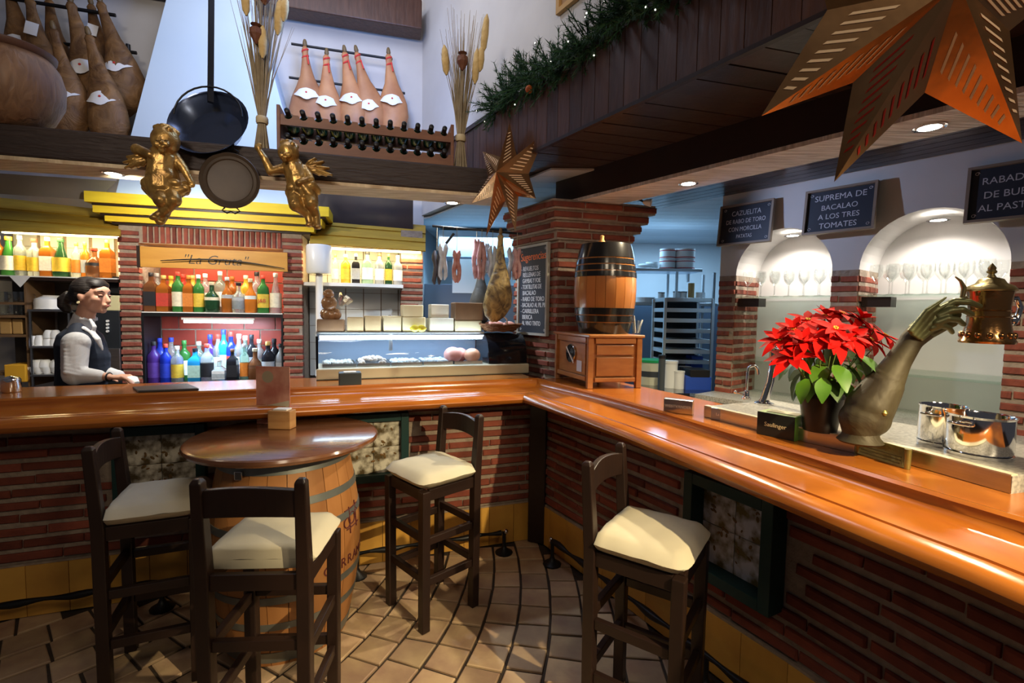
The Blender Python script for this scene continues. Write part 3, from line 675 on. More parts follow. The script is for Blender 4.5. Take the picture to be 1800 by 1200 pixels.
for nm,lab,xa,xb,yt0,yt1,yb0,yb1,v0,v1 in(('l','ochre painted sloping board canopy over the left bottle shelf',-60,212,340,372,403,415,-.30,.10),('r','ochre painted sloping board canopy over the shelf right of the alcove',545,748,378,396,428,442,-.30,.05)):
    awning(lab,xa,xb,(yt0,yt1),(yb0,yb1),v0,v1) if False else None
    t=thing('shelf_canopy',lab,'canopy',tuple(fpt((xa+xb)/2,yb1,v1)))
    n=3
    for i in range(n):
        f0,f1=i/n,(i+1)/n; va,vb=v0+(v1-v0)*f0,v0+(v1-v0)*f1
        L=lambda a,b,f:a+(b-a)*f
        pa=[fpt(xa,L(yt0,yb0,f0),va),fpt(xb,L(yt1,yb1,f0),va)]; pb=[fpt(xa,L(yt0,yb0,f1),vb),fpt(xb,L(yt1,yb1,f1),vb)]
        dz=Vec((Fnn.x,Fnn.y,0.6)).normalized()*0.016
        P=[pa[0],pa[1],pb[1]+dz*.7,pb[0]+dz*.7]; Q=[p-dz for p in P]
        MB().add(P+Q,[(0,1,2,3),(7,6,5,4),(0,4,5,1),(1,5,6,2),(2,6,7,3),(3,7,4,0)]).build('canopy_board',M_ochre,t,world=True)
    # warm strip light inside
    ma,mb_=fm(fpt(max(xa,0),yb0,-.02)),fm(fpt(xb-8,yb1,-.02)); zz=min(fz(max(xa,0),yb0+2,-.02),fz(xb-8,yb1+2,-.02))
    s=thing('strip_light','lit warm strip light under the '+('left' if nm=='l' else 'right')+' ochre shelf canopy','light',(*fb_((ma+mb_)/2,-.04),zz))
    fbox(MB(),ma,mb_,-.06,-.035,zz-.004,zz+.012).build('diffuser',M_gloww,s,world=True)
    fbox(MB(),ma,mb_,-.065,-.03,zz+.012,zz+.02).build('channel',M_white,s,world=True)
    q=fb_((ma+mb_)/2,-.05); light('AREA',(q[0],q[1],zz-.01),7 if nm=='l' else 6,(1.0,0.78,0.36),mb_-ma,0.04,to=(q[0]-.05,q[1]+.18,zz-.5),parent=s)
# ---- back panels: tiled wall behind the side shelves
def tiled(name,m0,m1,z0,z1,v,s,label):
    t=thing(name,label,'wall tiles',(*fb_((m0+m1)/2,v),z0))
    fbox(MB(),m0,m1,v-.05,v-.008,z0,z1).build('backing',M_mortar,t,world=True)
    nx=int((m1-m0)/s); nz=int((z1-z0)/s); me=MB().box((0,0,0),(s-.004,.012,s-.004)).mesh('wall_tile',M_wtile)
    for i in range(nx):
        for j in range(nz):
            q=fb_(m0+(i+.5)*s*((m1-m0)/s/nx),v-.004); inst(me,t,(q[0]-t.location.x,q[1]-t.location.y,(j+.5)*s),FRZ)
mA=fm(fpt(-40,540)); 
tiled('wall_tiling',mA,mL0-.0,zBase,2.1,-.36,0.15,'pale square wall tiles behind the shelves left of the alcove')
mE=fm(fpt(706,540,-.3)); mP0,mP1=fm(fpt(704,540,-.1)),fm(fpt(743,540,-.1))
tiled('wall_tiling',mR1+.0,mP1-.05,zBase,2.1,-.36,0.15,'white square wall tiles behind the shelves right of the alcove')
pil=thing('brick_pier','slim brick pier at the right end of the back bar shelves','pier',(*fb_(mP0,-.1),0))
fbox(MB(),mP0+.004,mP1-.004,-.6,-.113,0,2.2).build('mortar_core',M_mortar,pil,world=True)
brick_wall(pil,[fb_(mP0,-.1),fb_(mP1,-.1)],0.90,1.98,course=0.056,length=0.3,seed=46,gap=0.01)
# shelves
zl=fz(100,486); sh=thing('bottle_shelf','shelf lined with white cloth carrying bottles left of the alcove','shelf',(*fb_(mA,0),zl))
fbox(MB(),mA,mL0-.005,-.34,-.0,zl-.03,zl-.006).build('board',M_dark,sh,world=True)
fbox(MB(),mA,mL0-.005,-.34,.006,zl-.008,zl).build('cloth',M_white,sh,world=True)
a=fm(fpt(15,486,.008));b=fm(fpt(55,486,.008)); fx=[fb_(a,.008),fb_(b,.008),fb_((a+b)/2,.008)]
MB().add([(fx[0][0],fx[0][1],zl),(fx[1][0],fx[1][1],zl),(fx[2][0],fx[2][1],zl-.085),(fx[0][0]+.001,fx[0][1]-.002,zl),(fx[1][0]+.001,fx[1][1]-.002,zl),(fx[2][0]+.001,fx[2][1]-.002,zl-.085)],[(0,1,2),(3,5,4),(0,2,5,3),(1,4,5,2)]).build('cloth_corner',M_white,sh,world=True,label='hanging corner of the cloth')
row([(2,414,'amber','white','grey','tall',False,18),(20,416,'green','white','yellow','cone',False,27),(40,414,'clear','yellow','grey','tall',False,19),(65,420,'clear','yellow','red','tall',False,22),(88,417,'amber','white','white','tall',True,19),(111,419,'dkgreen','yellow','dkgreen','cone',False,26),(138,426,'clear','orange','orange','tall',False,15),(153,426,'orange','grey','orange','tall',False,14),(169,436,'brown','black','red','squat',False,26),(192,421,'amber','orange','yellow','tall',True,19)],zl,-.10,'on the left shelf','bottles on the left shelf')
zr=fz(630,498,.0); sh=thing('bottle_shelf','bow-fronted shelf lined with white cloth right of the alcove','shelf',(*fb_(mR1,0),zr))
a=mR1+.004;b=mP0+.02
pts=[fb_(a,-.35)]+[fb_(a+(b-a)*i/10,-.02+.07*math.sin(PI*i/10)) for i in range(11)]+[fb_(b,-.35)]
MB().prism(pts,zr-.028,zr).build('board',M_white,sh,world=True)
row([(590,447,'clear','white','yellow','tall',False,13),(608,447,'yellow','yellow','white','tall',False,17),(626,446,'black','grey','grey','tall',True,15),(646,442,'tint','clear','black','tall',False,21),(667,445,'grey','white','brown','tall',False,17),(683,446,'dkgreen','yellow','yellow','tall',False,13),(699,449,'grey','white','grey','tall',False,17)],zr,-.10,'on the bow-fronted shelf','bottles on the bow-fronted shelf')
q=fpt(627,494,-.16)
# dispenser right of the alcove
q=fpt(561,470,.06); d=thing('towel_dispenser','white drum-shaped dispenser on a stem at the right end of the alcove','dispenser',(q.x,q.y,0.95))
MB().lathe([(.09,fz(561,481,.06)-.95),(.098,fz(561,478,.06)-.95),(.098,fz(561,434,.06)-.95),(.09,fz(561,431,.06)-.95)],24).build('drum',M_white,d,smooth=40)
MB().lathe([(.035,.0),(.03,.3),(.028,fz(561,481,.06)-.95)],14).build('stem',M_white,d,smooth=40)
# ---- open shelving and crockery left of the bartender
zz=[fz(30,y,-.02) for y in(552,588,655)]
bs=thing('shelving','brown wooden shelving with glass mugs and boxes at the far left','shelving',(*fb_(mA,0),zBase))
mS=fm(fpt(48,560,-.02)); M_shelf=mat('shelf_wood',(0.20,0.11,0.05),0.6,col2=(0.13,0.07,0.03),sc=5)
for i,y in enumerate((531,554,588,655)):
    z=fz(30,y,-.02); fbox(MB(),mA,mS,-.34,-.02,z-.018,z).build('shelf_board',M_shelf,bs,world=True)
fbox(MB(),mS-.012,mS,-.34,-.02,zBase,zl-.03).build('upright',M_shelf,bs,world=True)
fbox(MB(),mA,mL0-.01,-.352,-.345,zBase,zl-.03).build('back_board',mat('dim_back',(0.09,0.07,0.055),0.8),bs,world=True)
gmug=None
def mug(px,py,v,label,group,m,r=.035,h=.075,name='glass_mug',cat='mug',handle=True):
    q=fpt(px,py,v); t=thing(name,label,cat,(q.x,q.y,q.z+.0005),FRZ,group)
    MB().lathe([(r*.9,0),(r,h*.1),(r,h),(r*.88,h),(r*.86,h*.12),(0.001,h*.1)],16).build('body',m,t,smooth=40)
    if handle: MB().tube([(r*.95,0,h*.8),(r*1.5,0,h*.75),(r*1.6,0,h*.45),(r*.98,0,h*.25)],.005,6).build('handle',m,t,smooth=60)
for i,(x,y) in enumerate(((3,531),(19,531),(35,531),(46,531),(5,554),(28,554))):
    mug(x,y,-.08,f"clear glass mug, {ORD[i if y==531 else i-4]} from left on the {'upper' if y==531 else 'second'} brown shelf",'glass mugs on the brown shelving',M_glass)
def crate(px0,px1,py0,py1,v,m,name,label,cat,dep=.2):
    a,b=fm(fpt(px0,py1,v)),fm(fpt(px1,py1,v)); z0,z1=fz((px0+px1)/2,py1,v),fz((px0+px1)/2,py0,v); c=fb_((a+b)/2,v-dep/2)
    o=MB().box((0,0,(z1-z0)/2),(b-a,dep,z1-z0)).build(name,m,None,bevel=.006); o.location=(c[0],c[1],z0+.0005); o.rotation_euler=(0,0,FRZ); tag(o,label,cat); return o
M_kraft=mat('kraft',(0.55,0.33,0.12),0.7,col2=(0.48,0.28,0.10),sc=6); M_org=mat('orange_box',(0.80,0.42,0.03),0.6,col2=(0.7,0.34,0.02),sc=4)
crate(0,20,558,587,-.06,M_kraft,'cardboard_box','kraft cardboard box at the left on the third brown shelf','box')
crate(22,40,560,587,-.06,M_kraft,'cardboard_box','kraft cardboard box, right one on the third brown shelf','box')
crate(8,46,641,672,.0,M_org,'orange_box','orange cardboard box behind the steel pot at the left end of the bar','box')
# metal rack with white crockery
mr=thing('metal_rack','steel rack of white cups between the brown shelving and the bartender','rack',(*fb_(mS,0),zBase))
r0,r1=fm(fpt(50,600,.02)),fm(fpt(122,600,.02))
for y in(544,608,658):
    z=fz(85,y,.02); fbox(MB(),r0,r1,-.30,.02,z-.016,z).build('rack_shelf',M_steel,mr,world=True,bevel=.003)
for m_ in(r0,r1-.012):
    for v in(.0,-.29): fbox(MB(),m_,m_+.012,v-.006,v+.006,zBase,fz(85,544,.02)).build('rack_post',M_steel,mr,world=True)
def cup(px,py,v,label,r=.038,h=.06,up=False):
    q=fpt(px,py,v); t=thing('white_cup',label,'cup',(q.x,q.y,q.z+.0005),FRZ,'white cups on the steel rack')
    pr=[(r,0),(r*.98,h*.5),(r*.62,h*.95),(r*.55,h)] if not up else [(r*.6,0),(r*.95,h*.5),(r,h),(r*.93,h),(r*.5,h*.1),(.001,h*.08)]
    MB().lathe(pr,16).build('bowl',M_white,t,smooth=50)
    MB().tube([(r*.85,0,h*.25),(r*1.35,0,h*.35),(r*1.35,0,h*.65),(r*.8,0,h*.7)],.005,6).build('handle',M_white,t,smooth=60)
for i,(x,y,up_) in enumerate(((58,608,0),(71,607,0),(86,608,0),(98,608,0))): cup(x,y,-.06,f"white cup upside down, {ORD[i]} from left on the middle rack shelf",.036,.075)
for i,(x,y,up_) in enumerate(((57,657,1),(70,657,1),(84,657,1),(102,657,1))): cup(x,y,-.06,f"white cup upright, {ORD[i]} from left on the lower rack shelf",.042,.055,True)
for i,(x,y) in enumerate(((68,645),(80,645),(100,645))):
    cup(x,y,-.06,f"white cup turned over another, {ORD[i]} from left in the stack on the lower rack shelf",.042,.055)
for i,(x,y) in enumerate(((86,594),(98,594))): cup(x,y,-.06,f"white cup stacked on another, {ORD[i]} from left on the middle rack shelf",.033,.06)
q=fpt(91,543,-.12); pl=thing('plate_stack','stack of white bowls upside down on top of the steel rack','bowls',(q.x,q.y,q.z))
for k in range(4): MB().lathe([(.10,.0),(.095,.03),(.05,.055),(.045,.06)],24,(0,0,k*.014)).build('bowl',M_white,pl,smooth=50)
# coffee machine and box right of the bartender
cm=thing('oven','black appliance with white knobs beside the brick alcove','oven',(*fb_(mL0,0),zBase))
c0,c1=fm(fpt(150,600,.0)),fm(fpt(212,600,.0)); z1=fz(190,545,.0)
fbox(MB(),c0,c1,-.3,.0,zBase+.01,z1).build('body',mat('appliance_black',(0.02,0.022,0.026),0.3),cm,world=True,bevel=.006)
for i,y in enumerate((564,570,576,582)):
    p=fpt(190,y,.0); MB().lathe([(.009,0),(.009,.014)],10,(p.x,p.y,p.z),Matrix.Rotation(FRZ,3,'Z')@Matrix.Rotation(R(90),3,'X')).build('knob',M_white,cm,world=True)
a,b=fm(fpt(178,640,.005)),fm(fpt(212,640,.005)); fbox(MB(),a,b,.0,.012,fz(190,668,.01),fz(190,612,.01)).build('steel_door',M_steel,cm,world=True,bevel=.003)
crate(186,211,519,546,.0,mat('cream_box',(0.62,0.55,0.30),0.6),'cream_box','cream carton on the black appliance by the alcove','box',.18)
crate(193,211,486,516,-.08,M_black,'black_box','small black box under the left shelf beside the alcove','box',.14)
# ================================================================ things on and around the beam
def bpt(px,py,v=0): q=BL0_+BLn*v; return atP(px,py,q,BLn)
BL0_=Vec(BL0); BRZ=math.atan2(BLd.y,BLd.x)
def upt(px,py,v=0): return atP(px,py,Vec(ub(0,v)),Vec((0.261,-0.9653)))
# dark beam high on the back wall
a,b=upt(250,-30,.25),upt(738,14,.25); 
t=MB(); ma=(Vec((a.x,a.y))-UB).dot(UBd); mb2=(Vec((b.x,b.y))-UB).dot(UBd); zt=upt(700,44,.25).z
t.prism([ub(-4.4,0.05),ub(mb2+.02,0.05),ub(mb2+.02,.25),ub(-4.4,.25)],zt,zt+.26)
tag(t.build('wooden_beam',M_board,None,bevel=.01),'dark wooden beam high on the back wall above the red-corded hams','beam')
# picture frame on the upper right wall
a=atP(977,26,Vec(ur(0,-.03)),Vec((.843,.537))); b=atP(1034,-4,Vec(ur(0,-.03)),Vec((.843,.537)))
fr_=thing('picture_frame','wooden frame on the white wall at the top of the photo, one corner showing','picture',tuple(a)); 
mm=(Vec((a.x,a.y))-UR0).dot(Vec((0.537,-0.843)))
def urp(m,v,z): q=ur(m,v); return (q[0],q[1],z)
def urbox(mb,m0,m1,v0,v1,z0,z1): mb.prism([ur(m0,v0),ur(m1,v0),ur(m1,v1),ur(m0,v1)],z0,z1); return mb
urbox(MB(),mm,mm+.6,-.03,-.004,a.z,a.z+.03).build('frame_rail',M_kraft,fr_,world=True)
urbox(MB(),mm,mm+.03,-.03,-.004,a.z+.03,a.z+.6).build('frame_stile',M_kraft,fr_,world=True)
urbox(MB(),mm+.03,mm+.6,-.012,-.004,a.z+.03,a.z+.6).build('print',mat('brown_print',(.42,.24,.10),.7,col2=(.3,.16,.06),sc=3),fr_,world=True)
# hams
M_hamL=mat('cured_ham_rind',(0.30,0.15,0.05),0.6,col2=(0.085,0.038,0.016),sc=9,dist=1.0,bump=0.9,rnd=0.2,detail=6)
M_hamR=mat('fresh_ham_rind',(0.52,0.24,0.10),0.5,col2=(0.34,0.13,0.055),sc=6,bump=0.35,rnd=0.12)
M_hamG=mat('grey_green_ham',(0.50,0.36,0.14),0.5,col2=(0.09,0.06,0.035),sc=11,dist=1.2,bump=0.6,contrast=.15)
M_redc=mat('red_cord',(0.60,0.04,0.03),0.7)
HAM=[(0,.018),(.03,.03),(.06,.026),(.12,.03),(.22,.042),(.32,.056),(.42,.085),(.54,.120),(.68,.142),(.82,.138),(.93,.095),(1,.03)]
def ham_mesh(name,m,seed,flat=.62):
    random.seed(seed); mb=MB(); n=16; vs=[];fs=[]; bend=random.uniform(.02,.05)
    for f,r in HAM:
        cx=bend*math.sin(f*4.2)*f
        for i in range(n):
            a=2*PI*i/n; rr=r*(1+.12*math.sin(2*a+f*5+seed)+random.uniform(-.03,.03)); vs.append((cx+rr*math.cos(a),rr*flat*math.sin(a),-f*.8))
    for j in range(len(HAM)-1):
        for i in range(n): fs.append((j*n+i,(j+1)*n+i,(j+1)*n+(i+1)%n,j*n+(i+1)%n))
    fs+=[tuple(range(n)),tuple((len(HAM)-1)*n+i for i in range(n-1,-1,-1))]
    return mb.add(vs,fs).mesh(name,m,80)
HM={('L',k):ham_mesh('cured_ham_body',M_hamL,k) for k in range(3)}; HM.update({('R',k):ham_mesh('ham_body',M_hamR,k+5) for k in range(3)}); HM[('G',0)]=ham_mesh('ham_body',M_hamG,9)
HOOF=MB().lathe([(.012,.0),(.02,.015),(.016,.045),(.010,.06)],10).mesh('hoof',mat('hoof_horn',(.16,.10,.04),.5),50)
def collar_mesh():
    mb=MB(); vs=[];fs=[];n=14
    for j in range(4):
        for i in range(n+1):
            u=i/n*2-1; a=u*1.35; lobe=(.5+.5*math.cos(u*PI))**1.2; z=[.0,.0,.0,.0][j]
            top=.024-.018*abs(u); bot=-.022-.05*lobe-.012*abs(math.cos(u*PI*1.5))
            zz=top+(bot-top)*j/3; r=.086+.018*j/3*1.6; vs.append((r*math.sin(a),-r*.78*math.cos(a)-.004,zz))
    for j in range(3):
        for i in range(n): k=j*(n+1)+i; fs.append((k,k+1,k+n+2,k+n+1))
    m=mb.add(vs,fs).mesh('collar_label',M_paper,70); return m
COLR=collar_mesh(); CRN=MB().ball((0,-.074,-.018),(.009,.002,.008),8,4).mesh('red_crest',M_redc,180)
def ham(kind,k,pt,rot,label,group,collar=True,corded=False,cz=-.42,scale=1,rz=None,tagd=False):
    t=thing('ham',label,'ham',tuple(pt),0,group); t.rotation_euler=(0,rot,rz if rz is not None else BRZ); t.scale=(scale,)*3
    inst(HM[(kind,k)],t,name='ham_body'); inst(HOOF,t,name='hoof')
    if collar:
        o=inst(COLR,t,(0.01,0,cz),scale=(1.0,1.05,1.0),name='collar_label'); inst(CRN,t,(0.01,-.012,cz),name='red_crest')
    if corded:
        MB().tube([(.024*math.cos(a*.9),-.024*math.sin(a*.9)*.8,-.02-a*.008) for a in range(15)],.008,6).build('red_cord',M_redc,t,smooth=60)
        MB().tube([(.02,-.03,-.08),(.03,-.035,-.16)],.006,6).build('cord_end',M_redc,t,smooth=60)
    if tagd: MB().box((.005,-.045,-.22),(.075,.004,.085),0,Matrix.Rotation(.3,3,'Y')).build('paper_tag',M_paper,t)
    return t
lab=['leftmost cured ham, cut by the photo edge, behind the brown jar','brown ham with big square paper tag, second from left','ham with white collar low down, hanging in front between the others','broad ham with white collar, centre of the left group','low ham with collar just above the beam, left group','rightmost cured ham of the left group, beside the hood','darker ham behind, between the second and the broad one','ham with crumpled square paper tag beside the rightmost cured ham']
for i,(x,y,rot,k,v,co,cz,sc_,tg) in enumerate(((14,-25,-.12,0,.22,True,-.42,.9,False),(52,-2,-.10,1,.30,True,-.48,1,True),(94,52,-.14,2,.48,True,-.45,.92,False),(124,4,-.16,0,.34,True,-.42,1.05,False),(156,62,-.18,1,.52,True,-.44,.95,False),(176,4,-.22,2,.30,True,-.44,1.0,False),(86,0,-.06,1,.18,False,0,.95,False),(160,8,-.08,0,.20,False,0,.9,True))):
    ham('L',k,upt(x,y,v),rot,lab[i],'cured hams hanging left of the hood',co,False,cz,sc_*1.08,tagd=tg)
rods=[((-60,-15),(203,27),.24),((-60,56),(240,93),.2)]
for (a,b,v) in rods:
    pa,pb=upt(*a,v),upt(*b,v)
    tag(MB().tube([pa,pb],.014,8).build('hanging_rod',M_black,None,smooth=60),'black iron rod carrying hams left of the hood, '+('upper' if a[1]<0 else 'lower')+' one','rod')
pa,pb=upt(225,78,.2),upt(228,132,.2); tag(MB().tube([pa,pb],.016,8).build('iron_bracket',M_black,None,smooth=60),'short black iron bracket at the end of the left ham rods','bracket')
labs=['first red-corded ham from the left above the wine rack','second red-corded ham from the left above the wine rack','middle red-corded ham above the wine rack','fourth red-corded ham from the left, its rim label lower','red-corded ham hanging alone at the right above the wine rack']
for i,(x,y,rot,k) in enumerate(((536,82,-.02,0),(574,97,.03,1),(606,92,-.12,2),(627,92,-.20,0),(683,96,-.05,1))):
    ham('R',k,upt(x,y,.22),rot,labs[i],'red-corded hams above the wine rack',True,True,-.40 if i!=3 else -.46,1)
for (a,b,n_) in(((512,77),(690,104),'upper'),((508,136),(712,164),'lower')):
    tag(MB().tube([upt(*a,.20),upt(*b,.20)],.011,8).build('hanging_rod',M_black,None,smooth=60),'black iron rod behind the red-corded hams, '+n_+' one','rod')
# brown jar at left
q=bpt(22,222,.10); jar=thing('brown_jar','big round brown jar with dark rim at the far left on the beam','jar',(q.x,q.y,ZB1+.0005))
MB().lathe([(.10,0),(.17,.06),(.215,.16),(.22,.25),(.20,.33),(.17,.375)],28).build('body',mat('streaked_brown',(0.24,0.13,0.065),0.55,col2=(0.11,0.055,0.03),sc=9,st=(3,3,.6),bump=.4,dist=1),jar,smooth=60)
MB().lathe([(.165,.37),(.185,.385),(.19,.405),(.17,.415),(.13,.41)],28).build('rim',mat('jar_rim',(0.09,0.04,0.025),.5),jar,smooth=60)
# wine rack
a,b=bpt(487,262,.05),bpt(797,297,.05); m0=(Vec((a.x,a.y))-BL0_).dot(BLd); m1=(Vec((b.x,b.y))-BL0_).dot(BLd)
rk=thing('wine_rack','brown wooden two-row wine rack standing on the beam','wine rack',bl((m0+m1)/2,.1,ZB1))
M_rack=mat('rack_wood',(0.20,0.075,0.032),0.5,col2=(0.12,0.04,0.02),sc=6,st=(1,1,5))
def blbox(mb,a0,a1,v0,v1,z0,z1): mb.prism([bl(a0,v0)[:2],bl(a1,v0)[:2],bl(a1,v1)[:2],bl(a0,v1)[:2]],z0,z1); return mb
hR=bpt(487,184,.05).z-ZB1
for m_ in(m0,m1-.02): blbox(MB(),m_,m_+.02,.04,.30,ZB1,ZB1+hR).build('side_panel',M_rack,rk,world=True,bevel=.003)
for z0,z1,nm in((.0,.075,'l'),(.155,.215,'u')):
    # front rail with scooped notches
    n=12 ; w=(m1-m0-.04)/n; 
    for v in(.045,.25):
        pts=[(m0+.02,z0)]; top=[]
        for i in range(n):
            c=m0+.02+w*(i+.5)
            top.append((c-w/2,z1))
            for a_ in range(7):
                t_=PI-PI*a_/6; top.append((c+.026*math.cos(t_),z1-.026*math.sin(t_)))
        top.append((m1-.02,z1)); prof=[(m0+.02,z0)]+top+[(m1-.02,z0)]
        vs=[];N=len(prof)
        for vv in(v,v+.022):
            for m_,z in prof: q=bl(m_,vv,ZB1+z); vs.append(q)
        # strips between top profile and bottom line
        fs=[]; base=len(vs)
        for vv in(v,v+.022):
            for m_,z in prof: vs.append(bl(m_,vv,ZB1+z0))
        for s_ in(0,1):
            for i in range(N-1): fs.append((s_*N+i,s_*N+i+1,base+s_*N+i+1,base+s_*N+i))
        for i in range(N-1): fs.append((i,i+1,N+i+1,N+i)); fs.append((base+i,base+i+1,base+N+i+1,base+N+i))
        MB().add(vs,fs).build('notched_rail',M_rack,rk,world=True)
    mb_=MB(); 
gb=MB().lathe([(.032,-.30),(.036,-.28),(.036,-.12),(.028,-.09),(.014,-.06),(.0135,-.005)],12).mesh('glass',gm('dkgreen'),50)
gc=MB().lathe([(.0145,-.06),(.0155,-.055),(.0155,.0),(.012,.003)],10).mesh('foil_cap',M_black,50)
Rb=Matrix.Rotation(BRZ,3,'Z')@Matrix.Rotation(R(84),3,'X')
for r_,(z1,nm) in enumerate(((.215,'upper'),(.075,'lower'))):
    for i in range(12):
        if r_==1 and i==6 and False: continue
        c=m0+.02+(m1-m0-.04)/12*(i+.5); q=bl(c,.012,ZB1+z1+.012)
        t=thing('wine_bottle',f"dark wine bottle lying neck out, {ORD[i]} from left in the {nm} rack row",'bottle',q,0,'wine bottles in the rack'); t.rotation_euler=Rb.to_euler()
        inst(gb,t,name='glass'); inst(gc,t,name='foil_cap')
# dried bunches
M_straw=mat('dry_straw',(0.40,0.32,0.20),0.8,col2=(0.25,0.19,0.12),sc=20); M_ear=mat('dry_ear',(0.62,0.45,0.20),0.8,col2=(0.48,0.32,0.12),sc=25,bump=.5); M_pod=mat('dark_pod',(0.13,0.045,0.02),0.6,bump=.4,sc=30)
def bunch(px,py,label,hh,lean,ears,pods,tie=.16,seed=1,n=90,w=.30):
    q=bpt(px,py,.06); random.seed(seed)
    t=thing('dried_bouquet',label,'dried flowers',(q.x,q.y,ZB1+.0005),BRZ)
    mb=MB()
    for i in range(n):
        a=random.uniform(0,2*PI); r0=random.uniform(0,.045); k=random.uniform(.35,1); h=hh*random.uniform(.6,1.02)
        x0,y0=r0*math.cos(a),r0*math.sin(a)*.7; b=a+random.uniform(-.3,.3); W=w*random.uniform(.1,.55)
        x2=lean*h+math.cos(b)*W; y2=math.sin(b)*W*.45
        mb.tube([(x0,y0,0),(x0*.45+lean*tie*.3,y0*.45,tie),(x0*.5+(x2)*.35,y2*.35,tie+(h-tie)*.45),(x2,y2,h)],[.0028,.0024,.002,.0008],4)
    mb.build('stalks',M_straw,t,kind='stuff')
    MB().lathe([(.03,tie-.02),(.034,tie-.01),(.034,tie+.01),(.03,tie+.02)],14,(lean*tie*.3,0,0)).build('tie_band',mat('raffia',(0.5,.4,.24),.8),t,smooth=50)
    for x,z,L in ears:
        MB().lathe([(.006,0),(.02,L*.15),(.024,L*.5),(.018,L*.85),(.004,L)],10,(0,0,0),Matrix.Rotation(x*.8,3,'Y')).build('seed_ear',M_ear,t,smooth=50).location=(x,-.05,z)
    for x,z in pods:
        MB().lathe([(.006,-.05),(.02,-.03),(.036,0),(.034,.03),(.012,.045),(.03,.055)],9,(x,-.055,z)).build('seed_pod',M_pod,t,smooth=30)
bunch(461,262,'tall bunch of dried stalks, ears and dark pods standing beside the hood',1.08,.03,[(-.06,.72,.2),(.10,.64,.2),(.02,.50,.18),(.13,.72,.14)],[(.035,.84),(-.01,.62)],.17,3,110,.34)
bunch(809,294,'bunch of dried stalks and pale ears standing at the right end of the beam',.98,.02,[(.13,.72,.24),(.08,.52,.22),(-.10,.55,.18),(.11,.60,.16)],[(.0,.64)],.19,5,95,.30)
# ---- big hanging pan with strip handle
c=bpt(366,214,.02); pan=thing('hanging_pan','big black iron pan with bail handle tilted above the beam','pan',tuple(c))
rad=67*0.97/F_PX*c.y; el=R(68)
Rp=Matrix.Rotation(BRZ*.3,3,'Z')@Matrix.Rotation(el,3,'X')     # opening faces up and toward the room
M_pan=mat('blued_iron',(0.10,0.13,0.22),0.22,0.85)
MB().lathe([(rad*.70,-.085),(rad,0.0),(rad*1.02,.004),(rad*.985,.0),(rad*.69,-.078),(0.001,-.078)],36,(0,0,0),Rp).build('bowl',M_pan,pan,smooth=30)
MB().lathe([(0.001,-.0865),(rad*.70,-.0865),(rad*.70,-.082)],36,(0,0,0),Rp,cap=False).build('base',M_pan,pan,smooth=30)
ax=Rp@Vec((1,0,0)); tp=bpt(368,152,.04)-c
pts=[]
for i in range(15):
    a=PI*i/14; pts.append(ax*(-rad*.86*math.cos(a))+tp*math.sin(a)*1.0+Vec((0,0,.035))*(1-math.sin(a)))
MB().tube(pts,.005,8).build('bail_handle',M_black,pan,smooth=60)
h1=bpt(370,180,.06)-c; h2=bpt(372,-60,.10)-c
MB().tube([h1,h2],[.021,.020],4,flat=.9).build('long_strip',M_black,pan)
MB().tube([tp,tp+Vec((0,0.01,.03)),h1+Vec((0,0,.05))],.004,6).build('hook',M_black,pan,smooth=60)
# ---- small brown pan on the beam face
c=bpt(405,318,-.035); sp=thing('round_pan','round brown patinated pan hanging flat on the beam between the cherubs','pan',tuple(c),BRZ)
r_=46/F_PX*c.y; Rx=Matrix.Rotation(R(90),3,'X'); M_cop=mat('patinated_metal',(0.085,0.058,0.036),0.5,0.2,col2=(0.04,0.027,0.018),sc=4,bump=.15)
MB().lathe([(.001,-.026),(r_*.96,-.026),(r_,-.01),(r_*1.03,.012),(r_*1.0,.016),(r_*.90,.006),(r_*.80,.010),(r_*.76,.004),(r_*.60,.0),(.001,.002)],36,(0,0,0),Rx).build('dish',M_cop,sp,smooth=25)
for s in(1,-1):
    z=s*r_*1.0; MB().tube([(-.03,0,z*.99),(-.045,0,z*1.10),(-.02,0,z*1.20),(0,0,z*1.12),(.02,0,z*1.20),(.045,0,z*1.10),(.03,0,z*.99)],.0045,6).build('wire_handle',M_black,sp,smooth=60)
